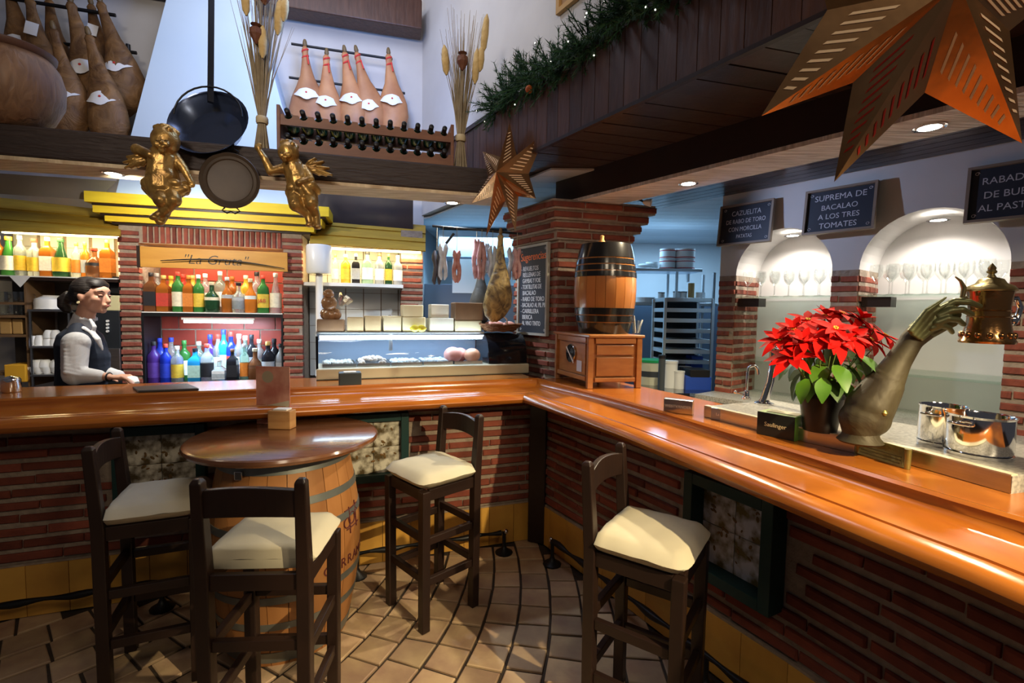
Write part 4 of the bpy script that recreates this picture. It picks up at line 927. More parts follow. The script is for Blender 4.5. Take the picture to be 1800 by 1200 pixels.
# ---- cherubs
M_gold=mat('old_gilding',(0.60,0.36,0.10),0.36,0.65,col2=(0.17,0.085,0.025),sc=14,bump=0.5,dist=.8)
def cher(label,f,v=-.10):
    cc=bpt(*f['c'],v); t=thing('cherub',label,'cherub figure',tuple(cc))
    K=cc.y/F_PX
    def P(x,y,d=0): return bpt(x,y,v-d)-cc
    mb=MB()
    for a,b,ra,rb in f['limbs']: cap(mb,P(*a),P(*b),ra*K,rb*K,10)
    for a,r in f['balls']: mb.ball(P(*a),[x*K for x in (r if isinstance(r,tuple) else (r,r,r))],14,10)
    # face
    hx,hy,hd,hr=f['head']; random.seed(4)
    mb.ball(P(hx,hy,hd),(hr*K*.95,hr*K*.95,hr*K),16,12)
    fx=f['face']
    for dx in(-.34,.34): mb.ball(P(hx+fx[0]*hr+dx*hr,hy+.28*hr,hd+hr*K*.80),(hr*K*.26,hr*K*.22,hr*K*.24),8,6)
    mb.ball(P(hx+fx[0]*hr,hy+.12*hr,hd+hr*K*.98),(hr*K*.13,hr*K*.16,hr*K*.15),8,6)
    mb.ball(P(hx+fx[0]*hr,hy+.48*hr,hd+hr*K*.88),(hr*K*.20,hr*K*.12,hr*K*.08),8,6)
    mb.ball(P(hx+fx[0]*hr,hy+.75*hr,hd+hr*K*.66),(hr*K*.24,hr*K*.2,hr*K*.2),8,6)
    for k in range(34):
        a=random.uniform(0,2*PI); e=random.uniform(.05,1.35); rr=hr*.98
        d=Vec((math.cos(a)*math.sin(e),math.sin(a)*math.sin(e),math.cos(e)))
        if d.y*-1>.35 and d.z<.62: continue
        p=P(hx,hy,hd)+Vec((d.x,d.y,d.z))*rr*K; mb.ball(p,hr*K*.22,8,6)
    blob(mb,'body',M_gold,t,.0045,smooth_it=3)
    # wings
    for w in f['wings']:
        wb=MB(); root=P(*w['root']); 
        for k,(x,y,r) in enumerate(w['feathers']):
            tip=P(x,y,w['d']); wb.tube([root,root.lerp(tip,.5),tip],[r*1.1*K,r*1.5*K,r*.7*K],8,flat=.4)
        blob(wb,'wing',M_gold,t,.0045,smooth_it=2)
    # drapery
    if 'drape' in f:
        db=MB()
        for a,b,ra,rb in f['drape']: cap(db,P(*a),P(*b),ra*K,rb*K,10)
        blob(db,'drapery',M_gold,t,.005,smooth_it=3)
    # eyes recess
    for dx in(-.33,.33): MB().ball(P(hx+fx[0]*hr+dx*hr,hy+.02*hr,hd+hr*K*.86),(hr*K*.13,hr*K*.08,hr*K*.08),10,6).build('eye',mat('gilding_shadow',(.08,.045,.015),.4,.6),t,smooth=180)
    return t
cher('gilded cherub leaning forward, hung on the beam left of the round pan',dict(c=(288,300),head=(291,247,.035,23),face=(-.30,0),
 limbs=[((287,276),(286,312),22,25),((286,312),(287,332),26,27),((268,276),(240,262),10,9),((240,262),(262,270,.05),9,6),((308,276),(324,298,.01),9,7.5),((324,298,.01),(336,320,.02),7,5.5),
  ((278,332),(283,352,.07),16,12),((283,352,.07),(292,372,.03),11,8),((292,372,.03),(284,389,.04),8,6),((300,332),(306,352,.06),16,12),((306,352,.06),(286,374,.05),11,8),((286,374,.05),(272,380,.06),7.5,6),((291,262),(288,276),12,13)],
 balls=[((286,308,.03),(20,14,16)),((338,324,.02),(5,4,6)),((264,272,.06),6),((270,382,.07),(8,6,5)),((282,391,.05),(8,6,5)),((336,328,.03),2.5),((333,327,.03),2.5)],
 wings=[dict(root=(262,276,-.02),d=-.01,feathers=[(219,296,6),(230,296,6),(241,294,6),(251,293,5),(216,286,6),(222,276,7),(232,266,7)]),dict(root=(306,274,-.03),d=-.03,feathers=[(318,296,6),(312,300,6),(324,290,6)])],
 drape=[((258,322,.02),(274,338,.03),10,12),((274,338,.03),(306,340,.03),12,12),((306,340,.03),(326,332,.02),12,9),((262,316,.03),(310,322,.04),8,8),((256,330,.0),(262,338,.0),7,6),((326,326,0),(327,338,0),8,6)]))
cher('gilded cherub with one arm raised, hung on the beam right of the round pan',dict(c=(522,318),head=(507,268,.03,18),face=(-.35,0),
 limbs=[((515,292),(524,316),17,20),((524,316),(530,336),20,22),((500,296),(476,302,.02),9,7.5),((476,302,.02),(466,280,.03),7.5,6),((466,280,.03),(456,264,.03),6,4.5),((536,298),(546,316,.04),9,7),((546,316,.04),(526,322,.07),7,5.5),
  ((518,336),(520,360,.05),15,12),((520,360,.05),(541,376,.02),11,8),((541,376,.02),(544,392,.03),7,5.5),((542,334),(548,358,.05),15,12),((548,358,.05),(556,380,.02),10,7),((556,380,.02),(558,396,.04),6.5,5.5),((508,280),(514,292),10,12)],
 balls=[((454,260,.03),(6,5,5)),((450,256,.03),2.4),((454,253,.03),2.4),((458,254,.03),2.4),((544,395,.06),(7,7,4.5)),((558,399,.06),(7,7,4.5)),((522,312,.03),(14,10,12))],
 wings=[dict(root=(538,294,-.02),d=.0,feathers=[(585,308,7),(574,309,6),(562,308,6),(580,296,7),(570,284,7),(556,278,7)])],
 drape=[((512,330,.03),(548,326,.04),9,9),((548,326,.04),(558,336,.02),9,7),((530,322,.05),(545,342,.05),8,8),((508,338,.02),(512,350,.02),7,6)]))
# ---- copper stars
M_copper=mat('copper_foil',(0.60,0.34,0.16),0.26,0.88,col2=(0.36,0.18,0.08),sc=7,bump=.12)
M_slot=mat('star_slot',(0.80,0.58,0.38),0.6); M_slotd=mat('star_slot_dark',(0.02,0.01,0.01),0.8); M_redf=mat('red_foil',(0.42,0.03,0.02),0.35,0.5)
def star(c,label,RO,RI,dep,nrm,roll,up_angles,slots=6,seed=1,lens=None,redpt=None):
    t=thing('paper_star',label,'star',tuple(c)); n_=Vec(nrm).normalized(); x=Vec((0,0,1)).cross(n_).normalized(); y=n_.cross(x)
    A=up_angles; N=len(A); F_=n_*dep; B_=-n_*dep*.8
    def pt(a,r): return x*math.cos(a)*r+y*math.sin(a)*r
    for i,a in enumerate(A):
        L=RO*(lens[i] if lens else 1); ap=A[i-1]-(2*PI if i==0 else 0); an=A[(i+1)%N]+(2*PI if i==N-1 else 0)
        l=pt((a+ap)/2,RI); r=pt((a+an)/2,RI); tip=pt(a,L)
        mb=MB().add([F_,l,tip,r,B_],[(0,1,2),(0,2,3),(4,2,1),(4,3,2)]); o=mb.build('star_point',M_copper,t)
        # rows of punched slots along the two front facets
        if slots:
            sb=MB()
            for side_ in(0,1):
                e=(l,r)[side_]; mid=(F_+e+tip)/3
                nn=(tip-F_).cross(e-F_).normalized(); nn=nn if nn.dot(n_)>0 else -nn
                for k in range(slots):
                    f=.12+.72*k/slots; a0=F_.lerp(tip,f); 
                    # edge point on e->tip at same fraction
                    e0=e.lerp(tip,max(0,(f-.05))); u=a0.lerp(e0,.28); w=a0.lerp(e0,.72)
                    d=(tip-F_).normalized()*RO*.011
                    sb.add([u-d+nn*.0012,w-d+nn*.0012,w+d+nn*.0012,u+d+nn*.0012],[(0,1,2,3)])
            sb.build('punched_slots',M_redf if redpt==i else M_slot if RO>.3 else M_slotd,t,kind='stuff')
    return t
def starpx(ctr,depth,tips,label,dep,nrm,ri,slots,apex=None,seed=1,redpt=None):
    c=atD(ctr[0],ctr[1],depth); n_=Vec(nrm).normalized(); x=Vec((0,0,1)).cross(n_).normalized(); y=n_.cross(x)
    tt=[]
    for p in tips:
        q=atP(p[0],p[1],c,n_)-c; tt.append((math.atan2(q.dot(y),q.dot(x))%(2*PI),q.length))
    tt.sort(); RO=max(t[1] for t in tt)
    return star(c,label,RO,RO*ri,dep,nrm,0,[t[0] for t in tt],slots,seed,[t[1]/RO for t in tt],redpt)
s1=starpx((893,312),2.92,[(896,215),(962,229),(942,349),(906,408),(854,416),(829,357),(848,266)],'smaller copper star lantern hanging by the brick pillar','' or .155,(-.42,-.9,-.05),.36,9)
c=Vec(s1.location); MB().tube([(0,0,.0),(-.02,.10,.60)],.0018,5).build('hanging_wire',M_black,s1)
s2=starpx((1632,-12),0.98,[(1338,204),(1466,320),(1797,252),(1880,-30),(1790,-190),(1600,-260),(1420,-130)],'large copper star lantern close to the camera at top right','' or .085,(-.12,-.9,-.36),.47,9,redpt=5)
_e=Vec((1.25,1.0,2.775))-Vec(s2.location); MB().tube([(0,0,0),tuple(_e)],.0015,5).build('hanging_wire',M_black,s2)
# ---- garland
random.seed(21); M_fir=mat('fir_green',(0.02,0.085,0.025),0.6,col2=(0.008,0.04,0.015),sc=30); 
gl=thing('garland','green fir garland with tiny lights draped along the top of the dark boarded fascia','garland',(*fa(.8,.03),2.8))
mb=MB(); bulbs=[]; a0=-.05
for i in range(1000):
    m_=a0+2.6*i/1000; q=Vec(fa(m_,.02)); c=Vec((q.x,q.y,2.81+.03*math.sin(m_*7)))
    th=random.uniform(-1.3,PI*.8); d=(Vec((-Fn.x,-Fn.y,0))*math.cos(th)*.9+Vec((0,0,1))*math.sin(th)+Vec((Fd.x,Fd.y,0))*random.uniform(-.6,.6)).normalized()
    if d.z<-.8: d.z=-.8
    L=random.uniform(.08,.20)*(1+.25*math.sin(m_*23)); e=c+d*L; e.z-=.01
    mb.tube([c,e],.0025,3,cap=False)
    s_=d.orthogonal().normalized(); t_=d.cross(s_)
    for k in range(40):
        f=random.uniform(.15,1.0); a=random.uniform(0,2*PI); o=c.lerp(e,f); nd=(s_*math.cos(a)+t_*math.sin(a)+d*.75).normalized(); ln=random.uniform(.022,.04); w=d.cross(nd).normalized()*.0024
        mb.add([o-w,o+w,o+nd*ln],[(0,1,2)])
    if i%31==0: bulbs.append(e)
mb.build('fir_needles',M_fir,gl,world=True,kind='stuff')
for e in bulbs: MB().ball(e,.0035,8,6).build('fairy_bulb',mat('fairy_light',(1,.95,.85),.3,emis=(1,.95,.85),es=3),gl,smooth=180,world=True)
q=atP(930,157,Vec(fa(0,-.06)),Fn); MB().ball(q,.022,12,8).build('bauble',mat('orange_bauble',(.55,.12,.02),.4),gl,smooth=180,world=True)
# ---- recessed spotlights
def spot(p,label,power,col,to=None,ang=100,r=.04,nrm=None):
    t=thing('recessed_spotlight',label,'light',tuple(p))
    MB().lathe([(r*1.35,-.004),(r*1.35,.0),(r*.95,.002),(r*.95,-.004)],20,cap=False).build('ring',M_chrome,t,smooth=40)
    MB().lathe([(r*.93,-.001),(r*.5,-.006),(.001,-.008)],18,cap=False).build('lens',M_glow,t,smooth=60)
    light('SPOT',Vec(p)+Vec((0,0,-.02)),power,col,.03,to=to or (p[0],p[1],0),spot=ang,blend=.6,parent=t)
q=bl((Vec(atZ(213,309,ZB0)[:2])-BL0_).dot(BLd),.13,ZB0-.009); spot(q,'lit recessed spotlight under the beam left of the leaning cherub',60,(1.0,.93,.78),to=(-2.2,3.6,1.6),ang=150)
q=atZ(795,356,ZB0-.009); spot(q,'lit recessed spotlight under the beam above the sausages',40,(.75,.87,1.0),to=(-.6,3.6,1.4),ang=140)
q=atZ(1210,322,ZB0-.011); spot(q,'lit recessed spotlight in the whitewashed beam above the wooden box',85,(1.0,.84,.55),to=(.5,2.4,0),ang=140)
q=atZ(1634,223,ZB0-.011); spot(q,'lit recessed spotlight in the whitewashed beam near the large star',60,(1.0,.86,.60),ang=150)

q=atD(1140,356,3.22); t=thing('clip_spotlight','small white clip spotlight on the top corner of the brick pillar','light',tuple(q))
MB().lathe([(.010,-.035),(.02,-.015),(.026,.018),(.022,.018),(.014,-.01)],16,(0,0,0),Vec((.75,-.35,-.15)).to_track_quat('Z','Y').to_matrix(),cap=False).build('shade',M_white,t,smooth=50)
MB().tube([(-.03,.015,.01),(-.09,.05,.05)],.008,6).build('arm',M_black,t)
light('SPOT',q+Vec((.05,-.02,-.01)),22,(.50,.64,1.0),.02,to=(2.1,2.6,2.0),spot=115,blend=.8,parent=t)  # blue beam added for kitchen light spilling onto the niche wall
# ================================================================ corner pillar
K0=Vec((0.30,3.28)); Kd=Vec((-0.537,0.843)); Kr=Vec((0.966,0.259)); PW,PD_=0.524,0.54
pl=thing('brick_pillar','square brick pillar with flared top at the bar corner, chalkboard on its left face','pillar',(K0.x,K0.y,0))
def kp(a,b): q=K0+Kr*a+Kd*b; return (q.x,q.y)
MB().prism([kp(.006,.006),kp(PW-.006,.006),kp(PW-.006,PD_-.006),kp(.006,PD_-.006)],0,2.2475).build('mortar_core',M_mortar,pl,world=True)
brick_wall(pl,[kp(0,0),kp(PW,0)],0.99,1.99,seed=51,out=.006,length=.24,gap=.014)
brick_wall(pl,[kp(0,PD_),kp(0,0)],0.99,1.99,seed=52,out=.006,length=.24,gap=.014)
for i in range(4):
    o=.018+.024*i; z0=1.99+.0635*i
    brick_wall(pl,[kp(-o,-o*.8),kp(PW+o*1.6,-o*.8)],z0,z0+.063,seed=60+i,out=.006,length=.26,gap=.012)
    brick_wall(pl,[kp(-o,PD_),kp(-o,-o*.8)],z0,z0+.063,seed=64+i,out=.006,length=.26,gap=.012)
    MB().prism([kp(-o+.004,-o*.8+.004),kp(PW+o*1.6-.004,-o*.8+.004),kp(PW+o*1.6-.004,PD_),kp(-o+.004,PD_)],z0,z0+.0635).build('mortar_bed',M_mortar,pl,world=True)
def stepped(): pass
# chalkboards
M_chalk=mat('chalkboard',(0.018,0.022,0.035),0.6,col2=(0.03,0.036,0.05),sc=4); M_cw=mat('chalk_white',(0.55,0.55,0.58),0.9); M_cor=mat('chalk_orange',(0.80,0.20,0.07),0.9); M_greyf=mat('grey_frame',(0.42,0.40,0.36),0.6,col2=(.3,.28,.25),sc=9)
def board(c,x,w,h,label,lines,fm_=.016,dep=.025,tilt=0,mfr=None,mb_=None):
    t=thing('chalkboard',label,'chalkboard',tuple(c)); x=Vec((x[0],x[1],0)).normalized(); up=Vec((0,0,1)); n=x.cross(up)
    if tilt: rot=Matrix.Rotation(tilt,3,x); up=rot@up; n=rot@n
    Mx=Matrix(((x.x,-n.x,up.x,0),(x.y,-n.y,up.y,0),(x.z,-n.z,up.z,0),(0,0,0,1)))
    def B(a,b,cx,cy,cz,nm,m): MB(Mx).box((cx,cy,cz),(a,dep if nm!='slate' else .01,b)).build(nm,m,t)
    mfr=mfr or M_greyf
    B(w-2*fm_,h-2*fm_,0,-dep*.3,0,'slate',mb_ or M_chalk)
    for s in(-1,1): B(fm_,h,s*(w/2-fm_/2),-dep/2,0,'frame_stile',mfr); B(w-2*fm_,fm_,0,-dep/2,s*(h/2-fm_/2),'frame_rail',mfr)
    for tx,sz,cx,cz,m,sx in lines:
        text(tx,sz,m,t,Mx@frameM((cx,-dep*.3-.0058,cz),(1,0,0),(0,0,1)),align='LEFT' if cx<-w*.25 else 'CENTER',sx=sx)
    # chalk flourishes in the corners
    for sx_,sz_ in((-1,1),(1,1),(1,-1),(-1,-1)):
        mb=MB(Mx); cx=sx_*(w/2-fm_-.022); cz=sz_*(h/2-fm_-.022)
        mb.tube([(cx+.010*math.cos(a*.9)*(1-a*.06),-dep*.3-.006,cz+.010*math.sin(a*.9)*(1-a*.06)) for a in range(9)],.0014,4)
        mb.build('chalk_flourish',M_cw,t)
    return t
KN=Vec((0.843,0.537)); p0=atP(915,437,Vec(kp(-.012,0)),KN); p1=atP(968,425,Vec(kp(-.012,0)),KN); w=(Vec(p1[:2])-Vec(p0[:2])).length
zt=p1.z; zb=atP(966,591,Vec(kp(-.012,0)),KN).z; h=zt-zb; ce=((p0.x+p1.x)/2,(p0.y+p1.y)/2,(zt+zb)/2); dirx=-Kd
L=[('Sugerencias',.078,0,h*.37,M_cor,.86)]
for i,s in enumerate(('- REVUELTOS','  RELLENAS DE','  GAMBAS Y FOIE','- TORTILLITAS DE','  BACALAO','- RABO DE TORO','- BACALAO AL PIL PIL','- CARRILLERA','  IBERICA','  AL VINO TINTO')):
    L.append((s,.046,-w*.40,h*(.24-.068*i),M_cw,.80 if len(s)<15 else .70))
board(ce,dirx,w,h,'tall narrow chalkboard with orange heading on the left face of the brick pillar',L,.017)
# boards on the niche wall
def wboard(pxl,yl,ylb,pxr,yr,yrb,label,lines,mb_=None):
    v=-.05; P0=w_(0,v); a=atP(pxl,yl,P0,Wn); b=atP(pxr,yr,P0,Wn); a2=atP(pxl,ylb,P0,Wn); b2=atP(pxr,yrb,P0,Wn)
    w=(Vec(b[:2])-Vec(a[:2])).length; zt=(a.z+b.z)/2; zb=(a2.z+b2.z)/2; h=zt-zb
    return board(((a.x+b.x)/2,(a.y+b.y)/2,(zt+zb)/2),Wd,w,h,label,[(t_,s*h,cx*w,cz*h,M_cw,sx) for t_,s,cx,cz,sx in lines],.014,.03,R(-7),mat('brown_frame',(0.25,0.19,0.14),.6))
wboard(1268,362,432,1362,351,428,'chalkboard nearest the kitchen opening, four chalk lines beginning CAZUELITA',[('CAZUELITA',.17,0,.27,.8),('DE RABO DE TORO',.15,0,.07,.72),('CON MORCILLA',.15,0,-.12,.72),('PATATAS',.13,0,-.30,.7)])
wboard(1418,336,415,1545,319,404,'middle chalkboard reading SUPREMA DE BACALAO between the two niches',[('SUPREMA DE',.18,0,.29,.95),('BACALAO',.16,0,.07,.95),('A LOS TRES',.16,0,-.13,.95),('TOMATES',.17,0,-.33,.95)])
wboard(1703,293,393,1862,275,383,'rightmost chalkboard cut by the photo edge above the second niche',[('RABADILLA',.17,.06,.22,.95),('DE BUEY',.17,.0,-.03,.95),('AL PASTOR',.17,.04,-.26,.95)])
# ================================================================ cabinet and keg
A=Vec((.442,2.73)); B=Vec((.292,3.15)); C_=Vec((.742,2.79)); D_=B+C_-A; ZW=1.07
ztop=atD(1035,588,2.73).z
cab=thing('wooden_cabinet','honey-brown wooden cabinet box on feet at the bar corner, under the keg','cabinet',(A.x,A.y,ZW+.0005))
M_cab=mat('cabinet_wood',(0.46,0.19,0.055),0.35,col2=(0.34,0.12,0.032),sc=5,st=(2,2,8),coat=.3)
def quadbox(mb,P,z0,z1,ins=0):
    c=sum((Vec(p) for p in P),Vec((0,0)))/len(P); Q=[(c+(Vec(p)-c)*(1+ins))[:] for p in P]; mb.prism(Q,z0,z1); return mb
P4=[A,C_,D_,B]
quadbox(MB(),P4,ztop-.016,ztop,.10).build('top_board',M_cab,cab,world=True,bevel=.004)
quadbox(MB(),P4,ZW+.035,ztop-.016,-.05).build('body',M_cab,cab,world=True)
for p in P4:
    q=p+(sum(P4,Vec((0,0)))/4-p)*.035; d=math.atan2((C_-A).y,(C_-A).x); MB().box((q.x,q.y,(ZW+.001+ztop-.016)/2),(.032,.032,ztop-.016-ZW-.001),d).build('leg',M_cab,cab,world=True,bevel=.003)
def facebox(P,Q,f0,f1,z0,z1,out,th,nm,m,label=None):
    d=(Q-P); n=Vec((d.y,-d.x)).normalized(); a=P+d*f0+n*out; b=P+d*f1+n*out; c=b+n*th; e=a+n*th
    return MB().prism([a[:],b[:],c[:],e[:]],z0,z1).build(nm,m,cab,world=True,label=label,bevel=.002)
H0,H1=ZW+.05,ztop-.03; 
facebox(A,C_,.10,.90,ZW+.04,ZW+.062,-.006,.016,'rail',M_cab); facebox(A,C_,.10,.90,H1-.02,H1+.012,-.006,.016,'rail',M_cab)
facebox(A,C_,.13,.87,ZW+.072,(H0+H1)/2+.015,-.006,.009,'panel',M_cab); facebox(A,C_,.13,.87,(H0+H1)/2+.03,H1-.03,-.006,.009,'panel',M_cab)
facebox(B,A,.08,.92,ZW+.04,ZW+.065,-.006,.016,'rail',M_cab); facebox(B,A,.08,.92,H1-.02,H1+.012,-.006,.016,'rail',M_cab)
n2=Vec(((A-B).y,-(A-B).x)).normalized(); fc=B+(A-B)*.50+n2*.010; zc=(H0+H1)/2+.02
xx=Vec(((A-B).normalized().x,(A-B).normalized().y,0)); 
Rf=Matrix(((xx.x,0,n2.x),(xx.y,0,n2.y),(0,1,0))).to_3x3()
facebox(B,A,.12,.88,ZW+.07,H1-.025,-.006,.006,'side_panel',M_cab)
MB().lathe([(.001,.004),(.055,.004),(.058,.0),(.058,-.006),(.001,-.006)],24,(fc.x,fc.y,zc),Rf,cap=False).build('round_vent',M_chrome,cab,world=True,smooth=30)
MB().add([Rf@Vec((-.05,.035,.008))+Vec((fc.x,fc.y,zc)),Rf@Vec((-.042,.043,.008))+Vec((fc.x,fc.y,zc)),Rf@Vec((.06,-.05,.008))+Vec((fc.x,fc.y,zc)),Rf@Vec((.053,-.057,.008))+Vec((fc.x,fc.y,zc))],[(0,1,2,3)]).build('vent_bar',M_white,cab,world=True)
for a in(0,1,2):
    mb=MB(); vs=[(0,0,.0055)]+[(.05*math.cos(a*2.1+k*.2),.05*math.sin(a*2.1+k*.2),.0055) for k in range(6)]
    mb.add([Rf@Vec(v)+Vec((fc.x,fc.y,zc)) for v in vs],[(0,k,k+1) for k in range(1,6)]); mb.build('fan_blade',M_black,cab,world=True)
facebox(B,A,.66,.80,ZW+.085,ZW+.15,.002,.002,'sticker',mat('pale_sticker',(.6,.62,.72),.5),'pale sticker')
kc=atD(1061,580,2.985); keg=thing('barrel_keg','small varnished wooden keg with black hoops standing on the cabinet','keg',(kc.x,kc.y,ztop+.0005))
kh=atD(1061,431,2.985).z-ztop; kr=.19
def kprof(f): return kr*(1-.22*(2*f-1)**2*1.0)
ns=20; M_stave=mat('keg_stave',(0.50,0.20,0.05),0.25,col2=(0.36,0.12,0.03),sc=4,st=(2,2,.6),coat=.6,rnd=.1)
def stave(H,prof,n,m,name='stave',th=.02,seg=8,f0=0,f1=1):
    mb=MB(); vs=[];fs=[]; da=PI/n*.965
    for j in range(seg+1):
        f=f0+(f1-f0)*j/seg; r=prof(f)
        for k in(-1,0,1): vs.append((r*math.cos(k*da),r*math.sin(k*da),f*H))
        vs.append(((r-th)*math.cos(da),(r-th)*math.sin(da),f*H)); vs.append(((r-th)*math.cos(-da),(r-th)*math.sin(-da),f*H))
    for j in range(seg):
        a=j*5
        for k in range(5): fs.append((a+k,a+(k+1)%5,a+5+(k+1)%5,a+5+k))
    fs+=[tuple(range(4,-1,-1)),tuple(seg*5+k for k in range(5))]
    return mb.add(vs,fs).mesh(name,m,60)
sm=stave(kh,kprof,ns,M_stave)
for i in range(ns): inst(sm,keg,rz=2*PI*i/ns)
def hoop(par,f0,f1,H,prof,m,ex=.003,n=40,name='hoop'):
    return MB().lathe([(prof(f0)-.002,f0*H),(prof(f0)+ex,f0*H),(prof((f0+f1)/2)+ex,(f0+f1)/2*H),(prof(f1)+ex,f1*H),(prof(f1)-.002,f1*H)],n,cap=False).build(name,m,par,smooth=40)
M_hoopb=mat('black_hoop',(0.012,0.011,0.012),.2,coat=.5)
for a,b in((.0,.12),(.132,.20),(.212,.285),(.63,.685),(.70,.755),(.77,.825),(.84,1.0)): hoop(keg,a,b,kh,kprof,M_hoopb)
MB().lathe([(.001,kh-.02),(kprof(1)-.012,kh-.02)],30,cap=False).build('head',M_stave,keg,smooth=60)
MB().lathe([(.022,kh-.02),(.022,kh+.01),(.012,kh+.03),(.013,kh+.05),(.006,kh+.055)],12,(-.03,-.03,0)).build('bung',M_kraft,keg,smooth=50)
q=atD(1118,583,2.95); cp=thing('twisted_napkin_glass','glass with folded napkins beside the keg on the cabinet','glass',(q.x,q.y-.01,ztop+.0005))
MB().lathe([(.024,0),(.03,.08),(.028,.08),(.022,.005)],14).build('glass',M_glass,cp,smooth=50)
for i,(a,b,hh) in enumerate(((-.006,0,.11),(.012,.004,.085))): MB().tube([(a,b,.006),(a*2,b,.05),(a*3,b,hh)],[.008,.014,.01],4,flat=.4).build('napkin',M_paper,cp)
# ================================================================ display cooler
c0=atZ(556,669,ZW); c1=atZ(930,656,ZW); cdv=Vec((c1.x-c0.x,c1.y-c0.y)); CL=cdv.length; crz=math.atan2(cdv.y,cdv.x)
vit=thing('display_cooler','refrigerated glass tapas display with cream base standing on the left counter','display cooler',(c0.x,c0.y,ZW+.0005),crz)
kx=(850-556)/(930-556); Lg=CL*kx; HC=atZ(700,0,ZW); HC=.285; DPc=.34
M_base=mat('cream_base',(0.62,0.57,0.42),.35); M_cblack=mat('gloss_black',(0.008,0.009,0.014),.08,coat=.5)
MB().box((CL/2,DPc/2,.035),(CL,DPc,.068)).build('base',M_base,vit,bevel=.008)
MB().box((CL*.5,.004,.0),(CL,.02,.006)).build('base_shadow_strip',M_black,vit)
prof=[(.02,.072),(.025,.15),(.05,.215),(.10,.262),(.15,.275)]
vs=[];fs=[]
for x in(.01,Lg): 
    for y,z in prof: vs.append((x,y,z))
for i in range(4): fs.append((i,i+1,5+i+1,5+i))
MB().add(vs,fs).build('curved_glass',M_vitrine,vit,smooth=60)
MB().add([(.008,y,z) for y,z in prof]+[(.008,DPc,.275),(.008,DPc,.072)],[tuple(range(7))]).build('end_glass',M_vitrine,vit)
MB().box((.005,.02,.165),(.014,.014,.20)).build('end_post',M_cblack,vit)
MB().box((Lg/2,.225,.280),(Lg,.21,.012)).build('top_glass',M_steel,vit)
MB().box((Lg/2,DPc-.006,.17),(Lg,.012,.21)).build('rear_panel',mat('cool_grey',(.22,.27,.34),.35),vit)
MB().box((Lg/2,.085,.262),(Lg-.04,.02,.008)).build('led_strip',M_glowc,vit)
for i in range(46): pass
light('AREA',Matrix.Translation(vit.location)@Matrix.Rotation(crz,4,'Z')@Vec((Lg/2,.15,.255)),2.6,(.50,.72,1.0),Lg-.06,.03,to=Matrix.Translation(vit.location)@Matrix.Rotation(crz,4,'Z')@Vec((Lg/2,.17,0)),parent=None)
vs=[]; N=len(prof)
mb=MB(); pr=[(y,z) for y,z in prof]+[(DPc,.285),(DPc,.07)]; x0,x1=Lg+.004,CL-.01
mb.add([(x0,y,z) for y,z in pr]+[(x1,y,z) for y,z in pr],[tuple(range(7)),tuple(range(13,6,-1))]+[(i,(i+1)%7,7+(i+1)%7,7+i) for i in range(7)]).build('compressor_housing',M_cblack,vit,smooth=30)
nt=5; tw_=(Lg-.06)/nt; cols_=[(.62,.62,.58),(.75,.62,.52),(.70,.72,.70),(.66,.70,.74),(.75,.35,.30)]
WMv=Matrix.Translation(vit.location)@Matrix.Rotation(crz,4,'Z')
for i in range(nt):
    cx=.03+tw_*(i+.5); tr=thing('food_tray',f"steel food tray, {ORD[i]} from left inside the display cooler",'tray',WMv@Vec((cx,.165,.0705)),crz,'trays in the display cooler')
    w,d,hh=tw_*.94,.24,.022
    MB().box((0,0,.003),(w,d,.004)).build('bottom',M_steel,tr)
    for s in(-1,1): MB().box((s*w/2,0,hh/2),(.003,d,hh)).build('side',M_steel,tr); MB().box((0,s*d/2,hh/2),(w,.003,hh)).build('side',M_steel,tr)
    if i<4:
        random.seed(i); f=MB()
        for k in range(60): a=random.uniform(-.42,.42);b=random.uniform(-.42,.42); f.ball((a*w,b*d,.012+(.035*(1-4*a*a)*(1-4*b*b) if i==1 else .006)+random.uniform(0,.006)),(.016,.014,.010),7,5,Matrix.Rotation(random.uniform(0,3),3,'X'))
        f.build('food',mat('tapas_food_%d'%i,cols_[i],.5,col2=tuple(c*.6 for c in cols_[i]),sc=30),tr,smooth=60,kind='stuff')
M_meat=mat('cooked_meat',(0.62,0.16,0.13),.35,col2=(.75,.42,.34),sc=9)
for i,(x,y,r,m) in enumerate(((.80,.14,.055,M_meat),(.86,.20,.05,M_meat),(.925,.13,.05,mat('orange_meat',(.70,.25,.12),.35,col2=(.75,.45,.3),sc=8)))):
    p=WMv@Vec((Lg*x,y,.078)); o=MB().ball((0,0,r*.9),(r*1.15,r,r),18,12).build('cooked_ham',m,None,smooth=180); o.location=p
    tag(o,('upright pink cooked ham joint in the cooler','pink cooked ham joint behind the others in the cooler','orange-brown cooked joint lying at the right end of the cooler')[i],'ham')
